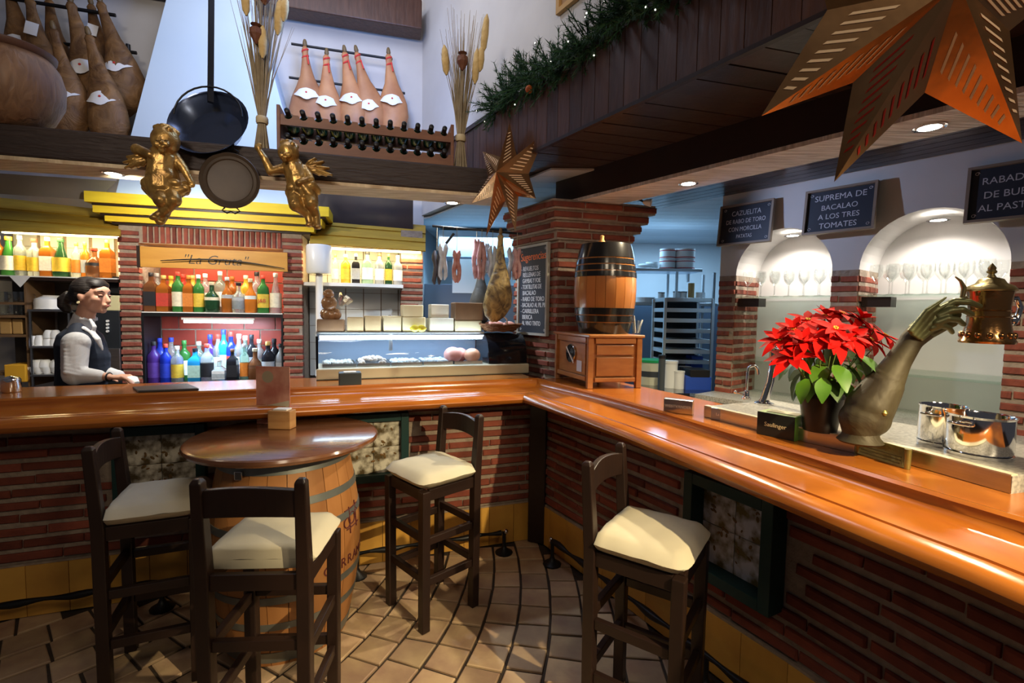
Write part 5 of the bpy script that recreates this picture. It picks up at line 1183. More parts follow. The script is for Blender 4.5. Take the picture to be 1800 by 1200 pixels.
# things on top of the cooler
ZT=.287
def ctop(px,py=583,dy=.2):  # point on cooler top
    d=ray(px,py); n=Vec((-math.sin(crz),math.cos(crz),0)); p0=WMv@Vec((0,dy,0)); c=Vec((0,0,EYE)); t=(p0-c).dot(n)/d.dot(n); return c+d*t
def cheese(px0,px1,pyb,pyt,m,name,label,dep=.11,dy=.2,wedge=False,z0=None,cat='cheese'):
    a=ctop(px0,pyb,dy); b=ctop(px1,pyb,dy); w=(b-a).length; top=ctop((px0+px1)/2,pyt,dy).z; bot=ctop((px0+px1)/2,pyb,dy).z
    zb=ZW+ZT+.0005 if z0 is None else z0; h=max(.03,top-zb if z0 is None else top-bot)
    c=(a+b)/2; o=MB()
    if wedge: o.prism([(-w/2,-dep/2),(w/2,-dep/2),(w/2,dep/2),(-w*.05,dep*.6),(-w*.45,dep*.2)],0,h)
    else: o.prism([(-w/2,-dep/2),(w*.44,-dep/2),(w/2,-dep*.35),(w/2,dep/2),(-w/2,dep/2)],0,h)
    o=o.build(name,m,None,bevel=.006); o.location=(c.x,c.y,zb); o.rotation_euler=(0,0,crz); tag(o,label,cat); return zb+h
M_ch1=mat('aged_cheese',(.60,.47,.28),.5,col2=(.45,.33,.18),sc=8,bump=.2); M_ch2=mat('pale_cheese',(.72,.66,.46),.45,col2=(.62,.55,.36),sc=5); M_ch3=mat('white_cheese',(.78,.76,.66),.45,col2=(.66,.64,.55),sc=5); M_br=mat('brown_rind',(.26,.15,.08),.5,col2=(.14,.08,.045),sc=6,bump=.3)
z_=cheese(557,606,583,561,M_br,'cheese_block','brown-rinded cheese at the left end on the cooler top',.14)
cheese(609,638,583,557,M_ch1,'cheese_wedge','leaning cheese wedge second from left on the cooler top',.13,wedge=True)
cheese(640,669,583,555,M_ch1,'cheese_block','tan cheese block third from left on the cooler top',.13)
cheese(672,704,584,555,M_ch2,'cheese_block','tan cheese block left of the two-high cheese stack',.13)
z_=cheese(705,746,584,557,M_ch2,'cheese_block','lower cheese of the left two-high stack behind the lemons',.13)
cheese(706,742,556,535,M_ch2,'cheese_block','upper cheese of the left two-high stack',.12,z0=z_+.0005)
z_=cheese(752,795,584,559,M_ch3,'cheese_block','lower pale cheese of the middle two-high stack',.13)
cheese(755,787,558,534,M_ch3,'cheese_block','upper white cheese of the middle two-high stack',.10,z0=z_+.0005)
z_=cheese(796,843,584,563,M_ch2,'cheese_block','yellowish cheese under the brown wrapped one at the right',.14)
cheese(796,846,562,531,M_br,'cheese_block','dark brown wrapped cheese, topmost at the right of the cooler',.13,z0=z_+.0005)
for i,x in enumerate((729,741)):
    p=ctop(x,581,.10); o=MB().lathe([(.002,-.034),(.008,-.028),(.02,-.015),(.024,0),(.02,.015),(.008,.028),(.002,.034)],14,(0,0,.024),Matrix.Rotation(R(90),3,'Y')).build('lemon',mat('lemon_skin',(.72,.66,.05),.4,bump=.15,sc=60),None,smooth=180); o.location=(p.x,p.y,ZW+ZT+.001); tag(o,('left','right')[i]+' lemon of the pair before the cheese stack','lemon')
M_cello=mat('brown_cellophane',(.34,.17,.08),.2,col2=(.14,.07,.03),sc=14,bump=.5)
p=ctop(582,560,.2); t=thing('wrapped_loaf','brown loaf pieces in crackling cellophane piled on the brown-rinded cheese','wrapped food',(p.x,p.y,ZW+ZT+.075))
for i,(x,z,r) in enumerate(((-.03,.035,.04),(.03,.035,.04),(0,.03,.045),(0,.105,.05),(.0,.16,.035))): MB().ball((x,-.01*i,z),(r,r*.8,r*.95),14,9,Matrix.Rotation(i,3,'Y')).build('wrapped_piece',M_cello,t,smooth=30)
MB().lathe([(.01,0),(.035,.03),(.05,.07),(.03,.06),(.012,.0)],9,(.06,0,.09),Matrix.Rotation(.6,3,'Y')).build('cellophane_tuft',M_glass,t)
# steel pitcher behind
p=ctop(686,553,.36); t=thing('steel_basket','small steel caddy behind the cheeses on the cooler','caddy',(p.x,p.y,ZW+ZT-.14))
MB().lathe([(.035,.0),(.035,.2),(.03,.2),(.03,.01)],12).build('cup',M_steel,t,smooth=50)
MB().tube([(-.03,0,.2),(-.025,0,.235),(0,0,.25),(.025,0,.235),(.03,0,.2)],.003,6).build('bail',M_chrome,t,smooth=60)
# bread basket on the black end
pb_=WMv@Vec(((Lg+CL)/2-.02,.16,.287)); M_wick=mat('wicker',(.25,.11,.045),.7,col2=(.12,.05,.02),sc=60,bump=.6)
bk=thing('wicker_basket','shallow brown wicker basket on the black end of the cooler','basket',pb_,crz)
for k in range(5):
    r=.095+.012*k; z=.008+.011*k
    MB().tube([(r*1.15*math.cos(a*PI/12),r*.8*math.sin(a*PI/12),z+.004*math.sin(a*2+k*PI)) for a in range(25)],.0065,6,cap=False).build('wicker_ring',M_wick,bk,smooth=60)
MB().lathe([(.001,.004),(.10,.004),(.145,.05),(.14,.05),(.095,.012),(.001,.012)],20,(0,0,0),Matrix.Diagonal((1.12,.78,1)).to_3x3()).build('liner',M_wick,bk,smooth=40)
MB().tube([(.02,-.11,.05),(.02,-.09,.09),(.02,0,.115),(.02,.09,.09),(.02,.11,.05)],.006,6).build('handle',M_wick,bk,smooth=60)
M_pinkm=mat('pink_cured_meat',(.70,.25,.18),.4,col2=(.78,.45,.35),sc=10)
for i,(x,y) in enumerate(((-.065,0),(.075,.01),(.0,.03))):
    o=MB().ball((0,0,0),(.05,.038,.030),14,8,Matrix.Rotation(.3*i,3,'Z')).build('cured_meat',M_pinkm,None,smooth=180); o.location=pb_+Matrix.Rotation(crz,3,'Z')@Vec((x,y,.045)); tag(o,f"{('left','right','rear')[i]} pink cured meat piece in the wicker basket",'meat')
# hanging ham over the basket and sausages
def hpt(px,py,D=3.25): return atD(px,py,D)
hb_=hpt(884,398,3.2)
g=ham('G',0,hpt(880,412,3.22),.03,'golden-grey ham hanging behind the wicker basket by the brick pillar',None,False,False,scale=.80); g.scale=(.66,.7,.72)
MB().lathe([(.055,-.02),(.06,-.01),(.06,.01),(.055,.02)],14,(.01,0,-.33),Matrix.Diagonal((1,.7,1)).to_3x3()).build('grey_band',mat('grey_band',(.3,.33,.38),.5),g,smooth=50)
g2=ham('G',0,hpt(845,455,3.5),.02,'dark ham hanging farther back left of the golden-grey one',None,False,False,scale=.62)
for ch in g2.children:
    if ch.name.startswith('ham_body'):
        me=ch.data.copy(); me.materials.clear(); me.materials.append(mat('dark_ham',(.07,.065,.055),.5,col2=(.03,.03,.03),sc=7,bump=.4)); ch.data=me
r1=tag(MB().tube([hpt(760,397,3.3),hpt(918,411,3.3)],.008,8).build('hanging_rod',M_black,None,smooth=60),'black rod in the kitchen hatch from which sausages hang','rod')
r2=tag(MB().tube([hpt(798,410,3.3),hpt(784,428,3.3)],.009,8).build('rod_bracket',M_black,None,smooth=60),'short slanting black bracket under the sausage rod','bracket')
MSs=[mat('white_mould_sausage',(.62,.66,.72),.6,col2=(.35,.36,.42),sc=25,bump=.3),mat('red_sausage',(.32,.07,.05),.4,col2=(.5,.3,.28),sc=22,bump=.3),mat('speckled_sausage',(.55,.35,.36),.5,col2=(.30,.12,.12),sc=30,bump=.3),mat('dark_sausage',(.05,.04,.045),.5)]
for i,(x,y0,y1,m,D) in enumerate(((768,440,500,3,3.33),(779,428,492,0,3.29),(803,440,497,1,3.29),(838,420,490,2,3.33),(847,424,492,2,3.28),(856,428,485,0,3.33),(866,432,488,0,3.29),(900,435,492,0,3.33),(909,436,490,2,3.28))):
    a=hpt(x,y0,D); b=hpt(x,y1,D); h=a.z-b.z
    t=thing('sausage_string',f"{('dark','white-dusted','red','speckled','speckled','pale','pale','pale','speckled')[i]} sausage, {ORD[i]} from left hanging in the kitchen hatch",'sausage',(a.x,a.y,b.z),0,'sausages hanging in the kitchen hatch')
    for s in(-1,1): 
        pts=[(s*.012+s*.006*math.sin(k*1.1+i),.004*s,h*(1-k/8)) for k in range(9)]
        MB().tube(pts,[.006]+[.0155+.002*math.sin(k*2+i) for k in range(7)]+[.005],8).build('sausage',MSs[m],t,smooth=60)
    MB().tube([(0,0,h),(0,0,h+max(.03,(hpt(x,398+(x-768)*.09,3.3).z-a.z)+.004))],.0018,4).build('string',M_straw,t)
# ================================================================ small things on the left counter
q=atZ(20,689,ZW); t=thing('steel_sugar_pot','small shiny steel pot with handle at the far left of the counter','pot',(q.x,q.y,ZW+.0005))
MB().lathe([(.001,0),(.034,.0),(.037,.006),(.037,.062),(.033,.066),(.033,.07),(.012,.078),(.001,.08)],24).build('body',M_chrome,t,smooth=35)
MB().tube([(-.036,0,.055),(-.058,0,.05),(-.058,0,.02),(-.036,0,.015)],.004,6).build('handle',M_chrome,t,smooth=60)
pts=[atZ(x,y,ZW+.0005) for x,y in((233,683),(330,677),(350,686),(243,690))]
o=MB().prism([(p.x,p.y) for p in pts],ZW+.0006,ZW+.012).build('slate_folder',mat('slate_grey',(.07,.075,.085),.4,col2=(.05,.05,.06),sc=3),None,bevel=.003); tag(o,'flat dark grey folder lying on the counter before the alcove','folder')
q=atZ(612,677,ZW); t=thing('napkin_holder','dark grey napkin holder on the left counter before the cooler','napkin holder',(q.x,q.y+.03,ZW+.0005),crz)
w=38/F_PX*q.y; M_ghold=mat('dark_grey_plastic',(.05,.06,.07),.35)
MB().box((0,0,.036),(w,.09,.072)).build('case',M_ghold,t,bevel=.006); MB().box((0,0,.073),(w*.55,.05,.004)).build('napkins',M_paper,t)
# ================================================================ right counter
def zr_(px,py,z=ZW): return atZ(px,py,z)
a=zr_(1238,722); b=zr_(1800,866); 
SU=[zr_(1238,732),zr_(1420,778),zr_(1600,817),zr_(1777,868)]
ZS=ZW+.045
def off(P,d):  # shift plan polyline away from room by d
    out=[]
    for i,p in enumerate(P):
        t_=(Vec(P[min(i+1,len(P)-1)][:2])-Vec(P[max(i-1,0)][:2])).normalized(); n=Vec((-t_.y,t_.x)); out.append(Vec(p[:2])+n*d)
    return out
F=[Vec(p[:2]) for p in SU]; Bk=off(SU,.42)
sink=thing('steel_unit','long brushed steel drip tray and sink unit set along the back of the right counter','drip tray',(F[0].x,F[0].y,ZW))
MB().prism([p[:] for p in F]+[p[:] for p in Bk[::-1]],ZW-.02,ZS).build('stone_top',mat('grey_speckled_stone0',(.42,.40,.36),.3,col2=(.24,.23,.21),sc=90,contrast=.12),sink,world=True,bevel=.003)
MB().sweep(F,[(-.02,ZS),(.004,ZS),(.004,ZS+.004),(-.02,ZS+.004)]).build('front_edge',M_base,sink,world=True)
MB().sweep(F,[(.0,ZW+.001),(.003,ZW+.001),(.003,ZS),(.0,ZS)]).build('steel_front',M_steel,sink,world=True)
M_gran=mat('grey_speckled_stone',(.40,.38,.34),.35,col2=(.22,.21,.19),sc=120,contrast=.1)
def plate(px0,px1,yb0,yb1,yt,label,tx,m,mt,z=ZW,cat='sign',size=.02,out=.012):
    a=zr_(px0,yb0,z);b=zr_(px1,yb1,z); w=(b-a).length; d=(b-a).normalized(); h=atD(px0,yt,a.y).z-z
    t=thing('name_plate',label,cat,((a.x+b.x)/2,(a.y+b.y)/2,z+.0005),math.atan2(d.y,d.x))
    MB().box((0,.015,h/2),(w,.03,h)).build('plate',m,t,bevel=.002)
    if tx: text(tx,size,mt,t,frameM((0,-.0008,h*.5),(1,0,0),(0,0,1)))
    return t
plate(1166,1217,724,730,700,'small steel name plate standing alone left of the sink edge','WESTVANDER',M_steel,M_white,size=.017)
plate(1249,1289,736,744,716,'small blue-grey name plate against the steel sink edge','La Cruz',mat('bluegrey_plate',(.30,.34,.42),.3,.6),M_white,size=.016)
# green and black box
a=zr_(1330,762);b=zr_(1396,776); d=(b-a).normalized(); w=(b-a).length; hb2=atD(1330,722,a.y).z-ZW
t=thing('tea_box','black and green carton with gold script on the right counter before the poinsettia','box',((a.x+b.x)/2,(a.y+b.y)/2,ZW+.0005),math.atan2(d.y,d.x))
MB().box((0,.04,hb2/2),(w,.08,hb2)).build('carton',mat('pale_green_card',(.36,.46,.22),.5),t,bevel=.002)
MB().box((0,-.001,hb2/2),(w*.99,.002,hb2*.97)).build('front_panel',mat('black_card',(.012,.016,.016),.35),t)
MB().box((w*.496,.025,hb2/2),(.002,.05,hb2)).build('green_stripe',mat('leaf_green_card',(.12,.30,.04),.5),t)
MB().box((.01,.045,hb2+.0012),(w*.8,.05,.002)).build('cream_top',M_cream,t)
text('Saulinger',.021,mat('gold_print',(.6,.5,.3),.4),t,frameM((0,-.0025,hb2*.5),(1,0,0),(0,0,1)))
# steel unit furniture: bolts of the arm etc.
# faucet and beer tower
q=atZ(1312,701,ZS); t=thing('gooseneck_faucet','small chrome gooseneck faucet behind the name plates','faucet',(q.x,q.y,ZS+.0005)); k=q.y/F_PX
MB().tube([(0,0,0),(0,0,.12),(.004,0,.145),(.015,0,.152),(.03,-.004,.155),(.042,-.01,.14),(.046,-.012,.115)],.0065,10).build('spout',M_chrome,t,smooth=60)
MB().lathe([(.02,0),(.02,.006),(.013,.01),(.012,.035),(.008,.04)],14).build('base',M_chrome,t,smooth=40)
MB().tube([(-.012,0,.02),(-.05,.0,.03)],.004,6).build('lever',M_chrome,t,smooth=60); MB().ball((-.052,0,.031),.008,10,6).build('lever_knob',M_chrome,t,smooth=180)
q=atZ(1343,710,ZS); t=thing('beer_tower','tall chrome beer column curving up behind the poinsettia','beer tower',(q.x,q.y,ZS+.0005)); k=q.y/F_PX
MB().tube([(0,0,.01),(.01,0,.05),(.024,0,.10),(.03,0,.16),(.03,0,.22),(.024,0,.27)],[.019,.018,.017,.016,.016,.016],16).build('column',M_chrome,t,smooth=60)
MB().lathe([(.04,0),(.04,.006),(.022,.012),(.02,.02)],20).build('foot',M_chrome,t,smooth=40)
MB().tube([(.024,-.005,.25),(.03,-.05,.245),(.03,-.055,.22)],.006,8).build('tap',M_chrome,t,smooth=60)
# brass plate
a=zr_(1510,797);b=zr_(1597,824); d=(b-a).normalized(); a=a+Vec((d.y,-d.x,0))*.012; b=b+Vec((d.y,-d.x,0))*.012; w=(b-a).length; hh=atD(1512,766,a.y).z-ZW
t=thing('brass_plaque','embossed greenish brass plaque with rolled ends leaning on the steel unit','plaque',((a.x+b.x)/2,(a.y+b.y)/2,ZW+.0005),math.atan2(d.y,d.x))
M_brass=mat('aged_brass',(.36,.32,.10),.35,.75,col2=(.20,.17,.06),sc=20,bump=.3)
MB().box((0,.008,hh/2),(w,.006,hh),Rm=Matrix.Rotation(R(-12),3,'X')).build('plate',M_brass,t,bevel=.002)
for s in(-1,1): MB().lathe([(.008,.0),(.009,hh)],10,(s*w/2,.006,0)).build('rolled_end',M_brass,t,smooth=50)
for k in range(5): MB().box((0,.0015+.0045*(k-2)*0.9+.003,hh*(.2+.15*k)),(w*.8,.0015,hh*.045),Rm=Matrix.Rotation(R(-12),3,'X')).build('embossed_line',mat('dark_brass',(.12,.10,.03),.5,.5),t)
# pots
def pot(px,pyb,D,r,h,label,lid=False,liquid=True,rz=0):
    q=atD(px,pyb,D); t=thing('steel_pot',label,'pot',(q.x,q.y,ZS+.0105),rz)
    MB().lathe([(.001,.0),(r*.95,.0),(r,.008),(r,h*.94),(r*1.05,h),(r*1.0,h*1.0),(r*.95,h*.94),(r*.94,.012),(.001,.010)],32).build('body',M_chrome,t,smooth=30)
    if liquid: MB().lathe([(.001,h*.80),(r*.945,h*.80)],28,cap=False).build('stew',mat('orange_stew',(.55,.20,.03),.15,col2=(.4,.12,.02),sc=20),t)
    for s in(-1,1): MB().tube([(s*r,-.02,h*.78),(s*(r+.022),-.022,h*.80),(s*(r+.028),0,h*.81),(s*(r+.022),.022,h*.80),(s*r,.02,h*.78)],.0045,8).build('handle',M_chrome,t,smooth=60)
    MB().lathe([(r*1.02,-.010),(r*1.02,-.001),(r*.7,-.001)],24).build('warmer_ring',M_chrome,t,smooth=40)
    return t
pot(1718,800,1.36,.074,.105,'larger open steel pot with orange stew at the right end of the steel unit',rz=.35)
pot(1653,790,1.47,.058,.110,'smaller steel pot standing left of the larger stew pot',liquid=True,rz=.5)
# ================================================================ poinsettia
q=atD(1441,750,1.62); q.z=ZS; M_potb=mat('black_plastic',(.012,.012,.013),.35)
pt_=thing('poinsettia','red poinsettia in a black nursery pot on the steel unit','potted plant',(q.x,q.y,ZS+.0005)); k=1.62/F_PX
MB().lathe([(.001,0),(.050,.0),(.066,.115),(.070,.115),(.070,.128),(.062,.128),(.060,.10),(.001,.10)],24).build('pot',M_potb,pt_,smooth=35)
MB().lathe([(.001,.112),(.06,.112)],16,cap=False).build('soil',M_grout,pt_)
M_red=mat('red_bract',(.74,.010,.006),.75,col2=(.45,.004,.004),sc=8,rnd=.25,spec=.15); M_lf=mat('green_leaf',(.13,.30,.02),.45,col2=(.05,.15,.015),sc=8,rnd=.3); M_lfd=mat('dark_leaf',(.05,.13,.015),.5,col2=(.03,.07,.01),sc=8,rnd=.3); M_stem=mat('green_stem',(.10,.15,.03),.6)
def leafmesh(name,m,L,W,droop,fold=.18):
    n=7; vs=[];fs=[]
    for i in range(n):
        f=i/(n-1); w=W*math.sin(PI*min(1,f*.93+.05))**.8*(1-.25*f); 
        if 2<=i<=4: w*=1.08
        z=-droop*f*f*L; x=L*f
        for s in(-1,0,1): vs.append((x,s*w,z+abs(s)*w*fold))
    for i in range(n-1):
        for s in(0,1): a=i*3+s; fs.append((a,a+1,a+4,a+3))
    return MB().add(vs,fs).mesh(name,m,180)
BRm=[leafmesh('bract',M_red,.082,.017,.35),leafmesh('bract',M_red,.066,.015,.15),leafmesh('bract',M_red,.045,.013,.0)]
LFm=[leafmesh('leaf',M_lf,.085,.028,.5),leafmesh('leaf',M_lfd,.08,.026,.3)]
random.seed(9); stems=MB()
heads=[(1395,580,.0),(1420,563,.04),(1450,556,.06),(1480,552,.05),(1512,562,.03),(1536,582,.02),(1372,598,.0),(1440,590,-.06),(1500,592,-.06),(1468,578,-.08),(1412,600,-.05),(1530,598,-.03),(1392,628,-.04),(1555,590,.02),(1475,600,-.09)]
for i,(x,y,dd) in enumerate(heads):
    c=atD(x,y,1.62+dd)-Vec(pt_.location); 
    out=Vec((c.x,c.y,0)); tl=min(.9,out.length*5); ax_=Vec((c.x,c.y,0)).normalized() if out.length>.01 else Vec((0,-1,0)); nrm=(Vec((0,0,1))*1.0+ax_*tl*.7+Vec((0,-.45,0))).normalized()
    rot=nrm.to_track_quat('Z','Y').to_matrix()
    for k_ in range(10):
        a=2*PI*k_/10*1.0+random.uniform(-.25,.25); ring=0 if k_%2 else 1
        rm=rot@Matrix.Rotation(a,3,'Z')@Matrix.Rotation(random.uniform(-.15,.25)-(.25 if ring else 0),3,'Y')
        o=inst(BRm[ring],pt_,c,rot=rm.to_euler(),scale=(random.uniform(.85,1.15),)*3)
    if i%2==0:
        for k_ in range(5): inst(BRm[2],pt_,c+nrm*.008,rot=(rot@Matrix.Rotation(1.2*k_,3,'Z')@Matrix.Rotation(-.6,3,'Y')).to_euler())
    f=MB()
    for k_ in range(6): f.ball(c+rot@Vec((.006*math.cos(k_),.006*math.sin(k_),.006)),.003,6,4)
    f.build('flower_buds',mat('yellow_bud',(.65,.5,.05),.5),pt_,smooth=180,kind='stuff')
    stems.tube([(c.x*.12,c.y*.12,.11),(c.x*.5,c.y*.5,.11+(c.z-.11)*.45),tuple(c)],.0022,5)
stems.build('stems',M_stem,pt_,smooth=60)
for i in range(34):
    a=random.uniform(0,2*PI); z=random.uniform(.17,.29); r=random.uniform(.02,.10)
    if i<8: a=random.uniform(-1.2,.4); z=random.uniform(.2,.27); r=.10
    rm=Matrix.Rotation(a,3,'Z')@Matrix.Rotation(random.uniform(.1,.9),3,'Y')
    inst(LFm[i%3%2],pt_,(r*math.cos(a),r*math.sin(a),z),rot=rm.to_euler(),scale=(random.uniform(.8,1.2),)*3)
# cellophane sleeve rim of the pot
# ================================================================ arm-shaped beer tap with stein
Da=1.47; q=atD(1518,768,Da); 
arm=thing('arm_sculpture','greenish bronze arm sculpture rising from the counter, hand holding a lidded stein','sculpture',(q.x,q.y,ZS+.0005)); O=Vec(arm.location); k=Da/F_PX
def P(x,y,d=0): return atD(x,y,Da+d)-O
M_brz=mat('green_bronze',(.085,.072,.036),.6,.2,col2=(.035,.024,.014),sc=7,dist=1,bump=.5); M_brzg=mat('verdigris_bronze',(.22,.24,.11),.4,.45,col2=(.10,.10,.045),sc=8,bump=.25)
mb=MB()
for a,b,ra,rb in(((1512,752),(1528,716),30,38),((1528,716),(1552,680),38,31),((1552,680),(1578,636),29,20),((1578,636),(1604,596),20,17),((1602,598),(1622,580),18,20)): cap(mb,P(*a),P(*b),ra*k,rb*k,16)
mb.ball(P(1520,735),(42*k,36*k,34*k),16,10)
blob(mb,'forearm',M_brz,arm,.005,smooth_it=6)
hm=MB()
cap(hm,P(1618,582),P(1652,562),20*k,21*k,14); cap(hm,P(1635,560,-.01),P(1668,553,-.01),16*k,17*k,14); hm.ball(P(1655,560),(26*k,24*k,20*k),14,10)
for (pts,rr) in(([(1652,544,-.03),(1678,530,-.045),(1704,531,-.055),(1722,538,-.05)],[8,6.5,5.5,4.5]),([(1650,556,-.04),(1672,546,-.055),(1692,544,-.062),(1708,552,-.058)],[8,6.5,5.5,4.5]),([(1646,568,-.045),(1666,560,-.058),(1684,562,-.062),(1694,570,-.055)],[7.5,6,5,4.2]),([(1638,577,-.04),(1656,572,-.052),(1668,576,-.052),(1674,584,-.045)],[6.5,5.2,4.5,3.8]),([(1640,556,.03),(1668,540,.045),(1690,528,.04),(1708,522,.02)],[8.5,7,6,5])):
    for i in range(3): cap(hm,P(*pts[i]),P(*pts[i+1]),rr[i]*k,rr[i+1]*k,10)
blob(hm,'hand',M_brzg,arm,.0028,smooth_it=2)
# drapery folds of the sleeve over the wrist
dm=MB()
for i,(a,b,c) in enumerate((((1604,590),(1640,548),(1680,526)),((1610,594),(1648,556),(1672,548)),((1616,596),(1650,570),(1668,566)),((1600,584),(1630,546),(1664,522)))): dm.tube([P(*a,-.03),P(*b,-.04),P(*c,-.045)],[6*k,5*k,2*k],8)
blob(dm,'sleeve_folds',M_brzg,arm,.003,smooth_it=2)
mb=MB(); mb.lathe([(.055,0),(.062,.006),(.05,.02),(.046,.04)],24,P(1512,768)*Vec((1,1,0)) if False else (P(1512,768).x,P(1512,768).y,0)); mb.build('base_ring',M_brz,arm,smooth=40)
MB().lathe([(.006,0),(.010,.008),(.006,.016)],12,P(1554,730,-.06)).build('brass_stud',M_brass,arm,smooth=50)
# stein
st_=thing('lidded_stein','ornate lidded copper-coloured beer stein held by the bronze hand','stein',tuple(atD(1734,603,Da-.01)))
S0=Vec(st_.location); hS=atD(1734,512,Da-.01).z-S0.z; rs=33*k
M_stn=mat('stein_copper',(.42,.25,.11),.18,.9,col2=(.34,.17,.06),sc=12,bump=.25); M_lid=mat('stein_lid',(.34,.27,.13),.3,.85,bump=.2,sc=20)
MB().lathe([(.001,0),(rs*1.12,.0),(rs*1.16,.006),(rs*1.08,.014),(rs*.98,.03),(rs*.86,hS*.45),(rs*.84,hS*.7),(rs*.92,hS*.95),(rs*.95,hS)],32).build('body',M_stn,st_,smooth=40)
for i in range(14):
    a=2*PI*i/14; MB().ball((rs*1.02*math.cos(a),rs*1.02*math.sin(a),.024),(.008,.008,.011),8,6).build('boss',M_stn,st_,smooth=180)
for z in(.5,.62): MB().lathe([(rs*.86,hS*z),(rs*.90,hS*z+.002),(rs*.86,hS*z+.004)],28,cap=False).build('band',M_stn,st_,smooth=50)
MB().lathe([(rs*1.0,hS),(rs*1.06,hS+.004),(rs*.9,hS+.016),(rs*.62,hS+.024),(rs*.50,hS+.036),(rs*.42,hS+.038),(rs*.2,hS+.042),(rs*.12,hS+.052),(rs*.22,hS+.058),(rs*.16,hS+.064),(rs*.18,hS+.070),(.001,hS+.084)],28).build('lid',M_lid,st_,smooth=40)
MB().tube([(-rs*.9,0,hS+.004),(-rs*1.35,0,hS+.003),(-rs*1.45,0,hS-.02)],.003,6).build('hinge',M_lid,st_,smooth=60)
MB().tube([(-rs*1.45,0,hS-.02),(-rs*1.4,0,hS+.01),(-rs*1.6,0,hS+.03),(-rs*1.9,0,hS+.042)],[.006,.007,.004,.002],8).build('thumb_lever',M_lid,st_,smooth=60)
MB().tube([(rs*.85,0,hS*.85),(rs*1.4,0,hS*.88),(rs*1.65,0,hS*.7),(rs*1.5,0,hS*.45),(rs*.95,0,hS*.35)],[.007,.007,.008,.007,.006],8).build('handle',M_chrome,st_,smooth=60)
MB().ball((rs*1.35,0,hS*.45),(.012,.010,.016),10,8).build('handle_ball',M_chrome,st_,smooth=180)
# ================================================================ niches: shelves, glasses, lamps
def wv(s,v,z): q=w_(s,v); return Vec((q.x,q.y,z))
def wprism(s0,s1,v0,v1,z0,z1,nm,m,par=None,**k): return MB().prism([w_(s0,v0)[:],w_(s1,v0)[:],w_(s1,v1)[:],w_(s0,v1)[:]],z0,z1).build(nm,m,par,world=par is not None,**k)
WRZ=math.atan2(Wd.y,Wd.x)
for i,(s0,s1) in enumerate(((.085,.71),(.855,1.508))):
    o=wprism(s0+.004,s1-.004,.0,.35,1.628,1.638,'glass_shelf',M_shglass); tag(o,f"glass shelf with wine glasses in the {('left','right')[i]} arched niche",'shelf')
    o=wprism(s0+.004,s1-.004,-.02,.35,1.165,1.180,'glass_shelf',M_shglass); tag(o,f"lower glass shelf in the {('left','right')[i]} arched niche",'shelf')
    for z,nm in((1.565,'upper'),): 
        o=wprism(s0+.012,s0+.16,.03,.14,z,z+.06,'shelf_bracket',M_dark); tag(o,f"dark wooden bracket under the upper shelf of the {('left','right')[i]} niche",'bracket')
    c=(s0+s1)/2; p=wv(c,.16,2.0+.075); r=(s1-s0)/2
    spot(p-Vec((0,0,.006)),f"lit spotlight in the top of the {('left','right')[i]} arched niche",17,(1.0,.92,.82),to=wv(c,.20,1.0),ang=150)
GLW=[(.030,0),(.031,.002),(.006,.006),(.0035,.02),(.0035,.075),(.008,.085),(.030,.11),(.037,.14),(.036,.165),(.032,.185)]
gw=MB().lathe([(r,z) for r,z in GLW],16,cap=False).mesh('bowl_and_stem',M_glass,50)
gf=MB().lathe([(.001,0),(.032,.001),(.033,.003),(.01,.006),(.001,.007)],16,cap=False).mesh('foot',M_glass,50)
for i,(s0,s1,n) in enumerate(((.13,.67,6),(.92,1.46,7))):
    for rr,v in enumerate((.09,.2)):
        for j in range(n):
            s=s0+(s1-s0)*(j+.5*(rr))/(n-.4); 
            t=thing('wine_glass',f"wine glass, {ORD[j]} from left in the {('front','rear')[rr]} row of the {('left','right')[i]} niche",'wine glass',wv(s,v,1.6385),0,'wine glasses in the niches')
            inst(gw,t,name='bowl_and_stem'); inst(gf,t,name='foot')
# low back counter behind the right bar
o=wprism(-.04,2.4,-.28,-.016,.885,.92,'back_counter',M_gran); tag(o,'grey speckled stone counter along the foot of the niche wall','counter')
for i,(s0,s1) in enumerate(((.099,.706),(.869,1.504))): tag(wprism(s0,s1,-.012,.35,.885,.92,'niche_sill',M_gran),f"grey stone sill at the foot of the {('left','right')[i]} niche",'sill')
o=wprism(-.02,2.4,-.26,-.02,.0,.885,'back_cabinet',M_wtile); tag(o,'pale cabinet under the stone counter along the niche wall','cabinet')
# ================================================================ kitchen things
def box(px0,px1,yt,yb,D,m,nm,label,cat,dep=.25,bev=.004,rz=0):
    a=atD(px0,yb,D); b=atD(px1,yb,D); zt=atD((px0+px1)/2,yt,D).z; zb=atD((px0+px1)/2,yb,D).z
    o=MB().box((0,dep/2,(zt-zb)/2),(b.x-a.x,dep,zt-zb)).build(nm,m,None,bevel=bev); o.location=((a.x+b.x)/2,D,zb); o.rotation_euler=(0,0,rz); return tag(o,label,cat)
M_kst=mat('kitchen_steel',(.55,.60,.64),.35,.5); M_kbl=mat('blue_plastic',(.02,.07,.42),.4); M_kwh=mat('white_plastic',(.70,.72,.72),.45)
D1=4.7
kz=lambda y,D=D1: atD(1190,y,D).z
def kshelf(px0,px1,y,D,label):
    a=atD(px0,y,D); b=atD(px1,y,D); t=thing('kitchen_shelf',label,'shelf',((a.x+b.x)/2,D,a.z-.03)); w=b.x-a.x
    MB().box((0,.17,.015),(w,.34,.028)).build('board',M_kst,t,bevel=.003)
    for s in(-1,1): MB().box((s*(w/2-.03),.30,-.04),(.02,.04,.08)).build('bracket',M_kst,t)
    return a.z-.002
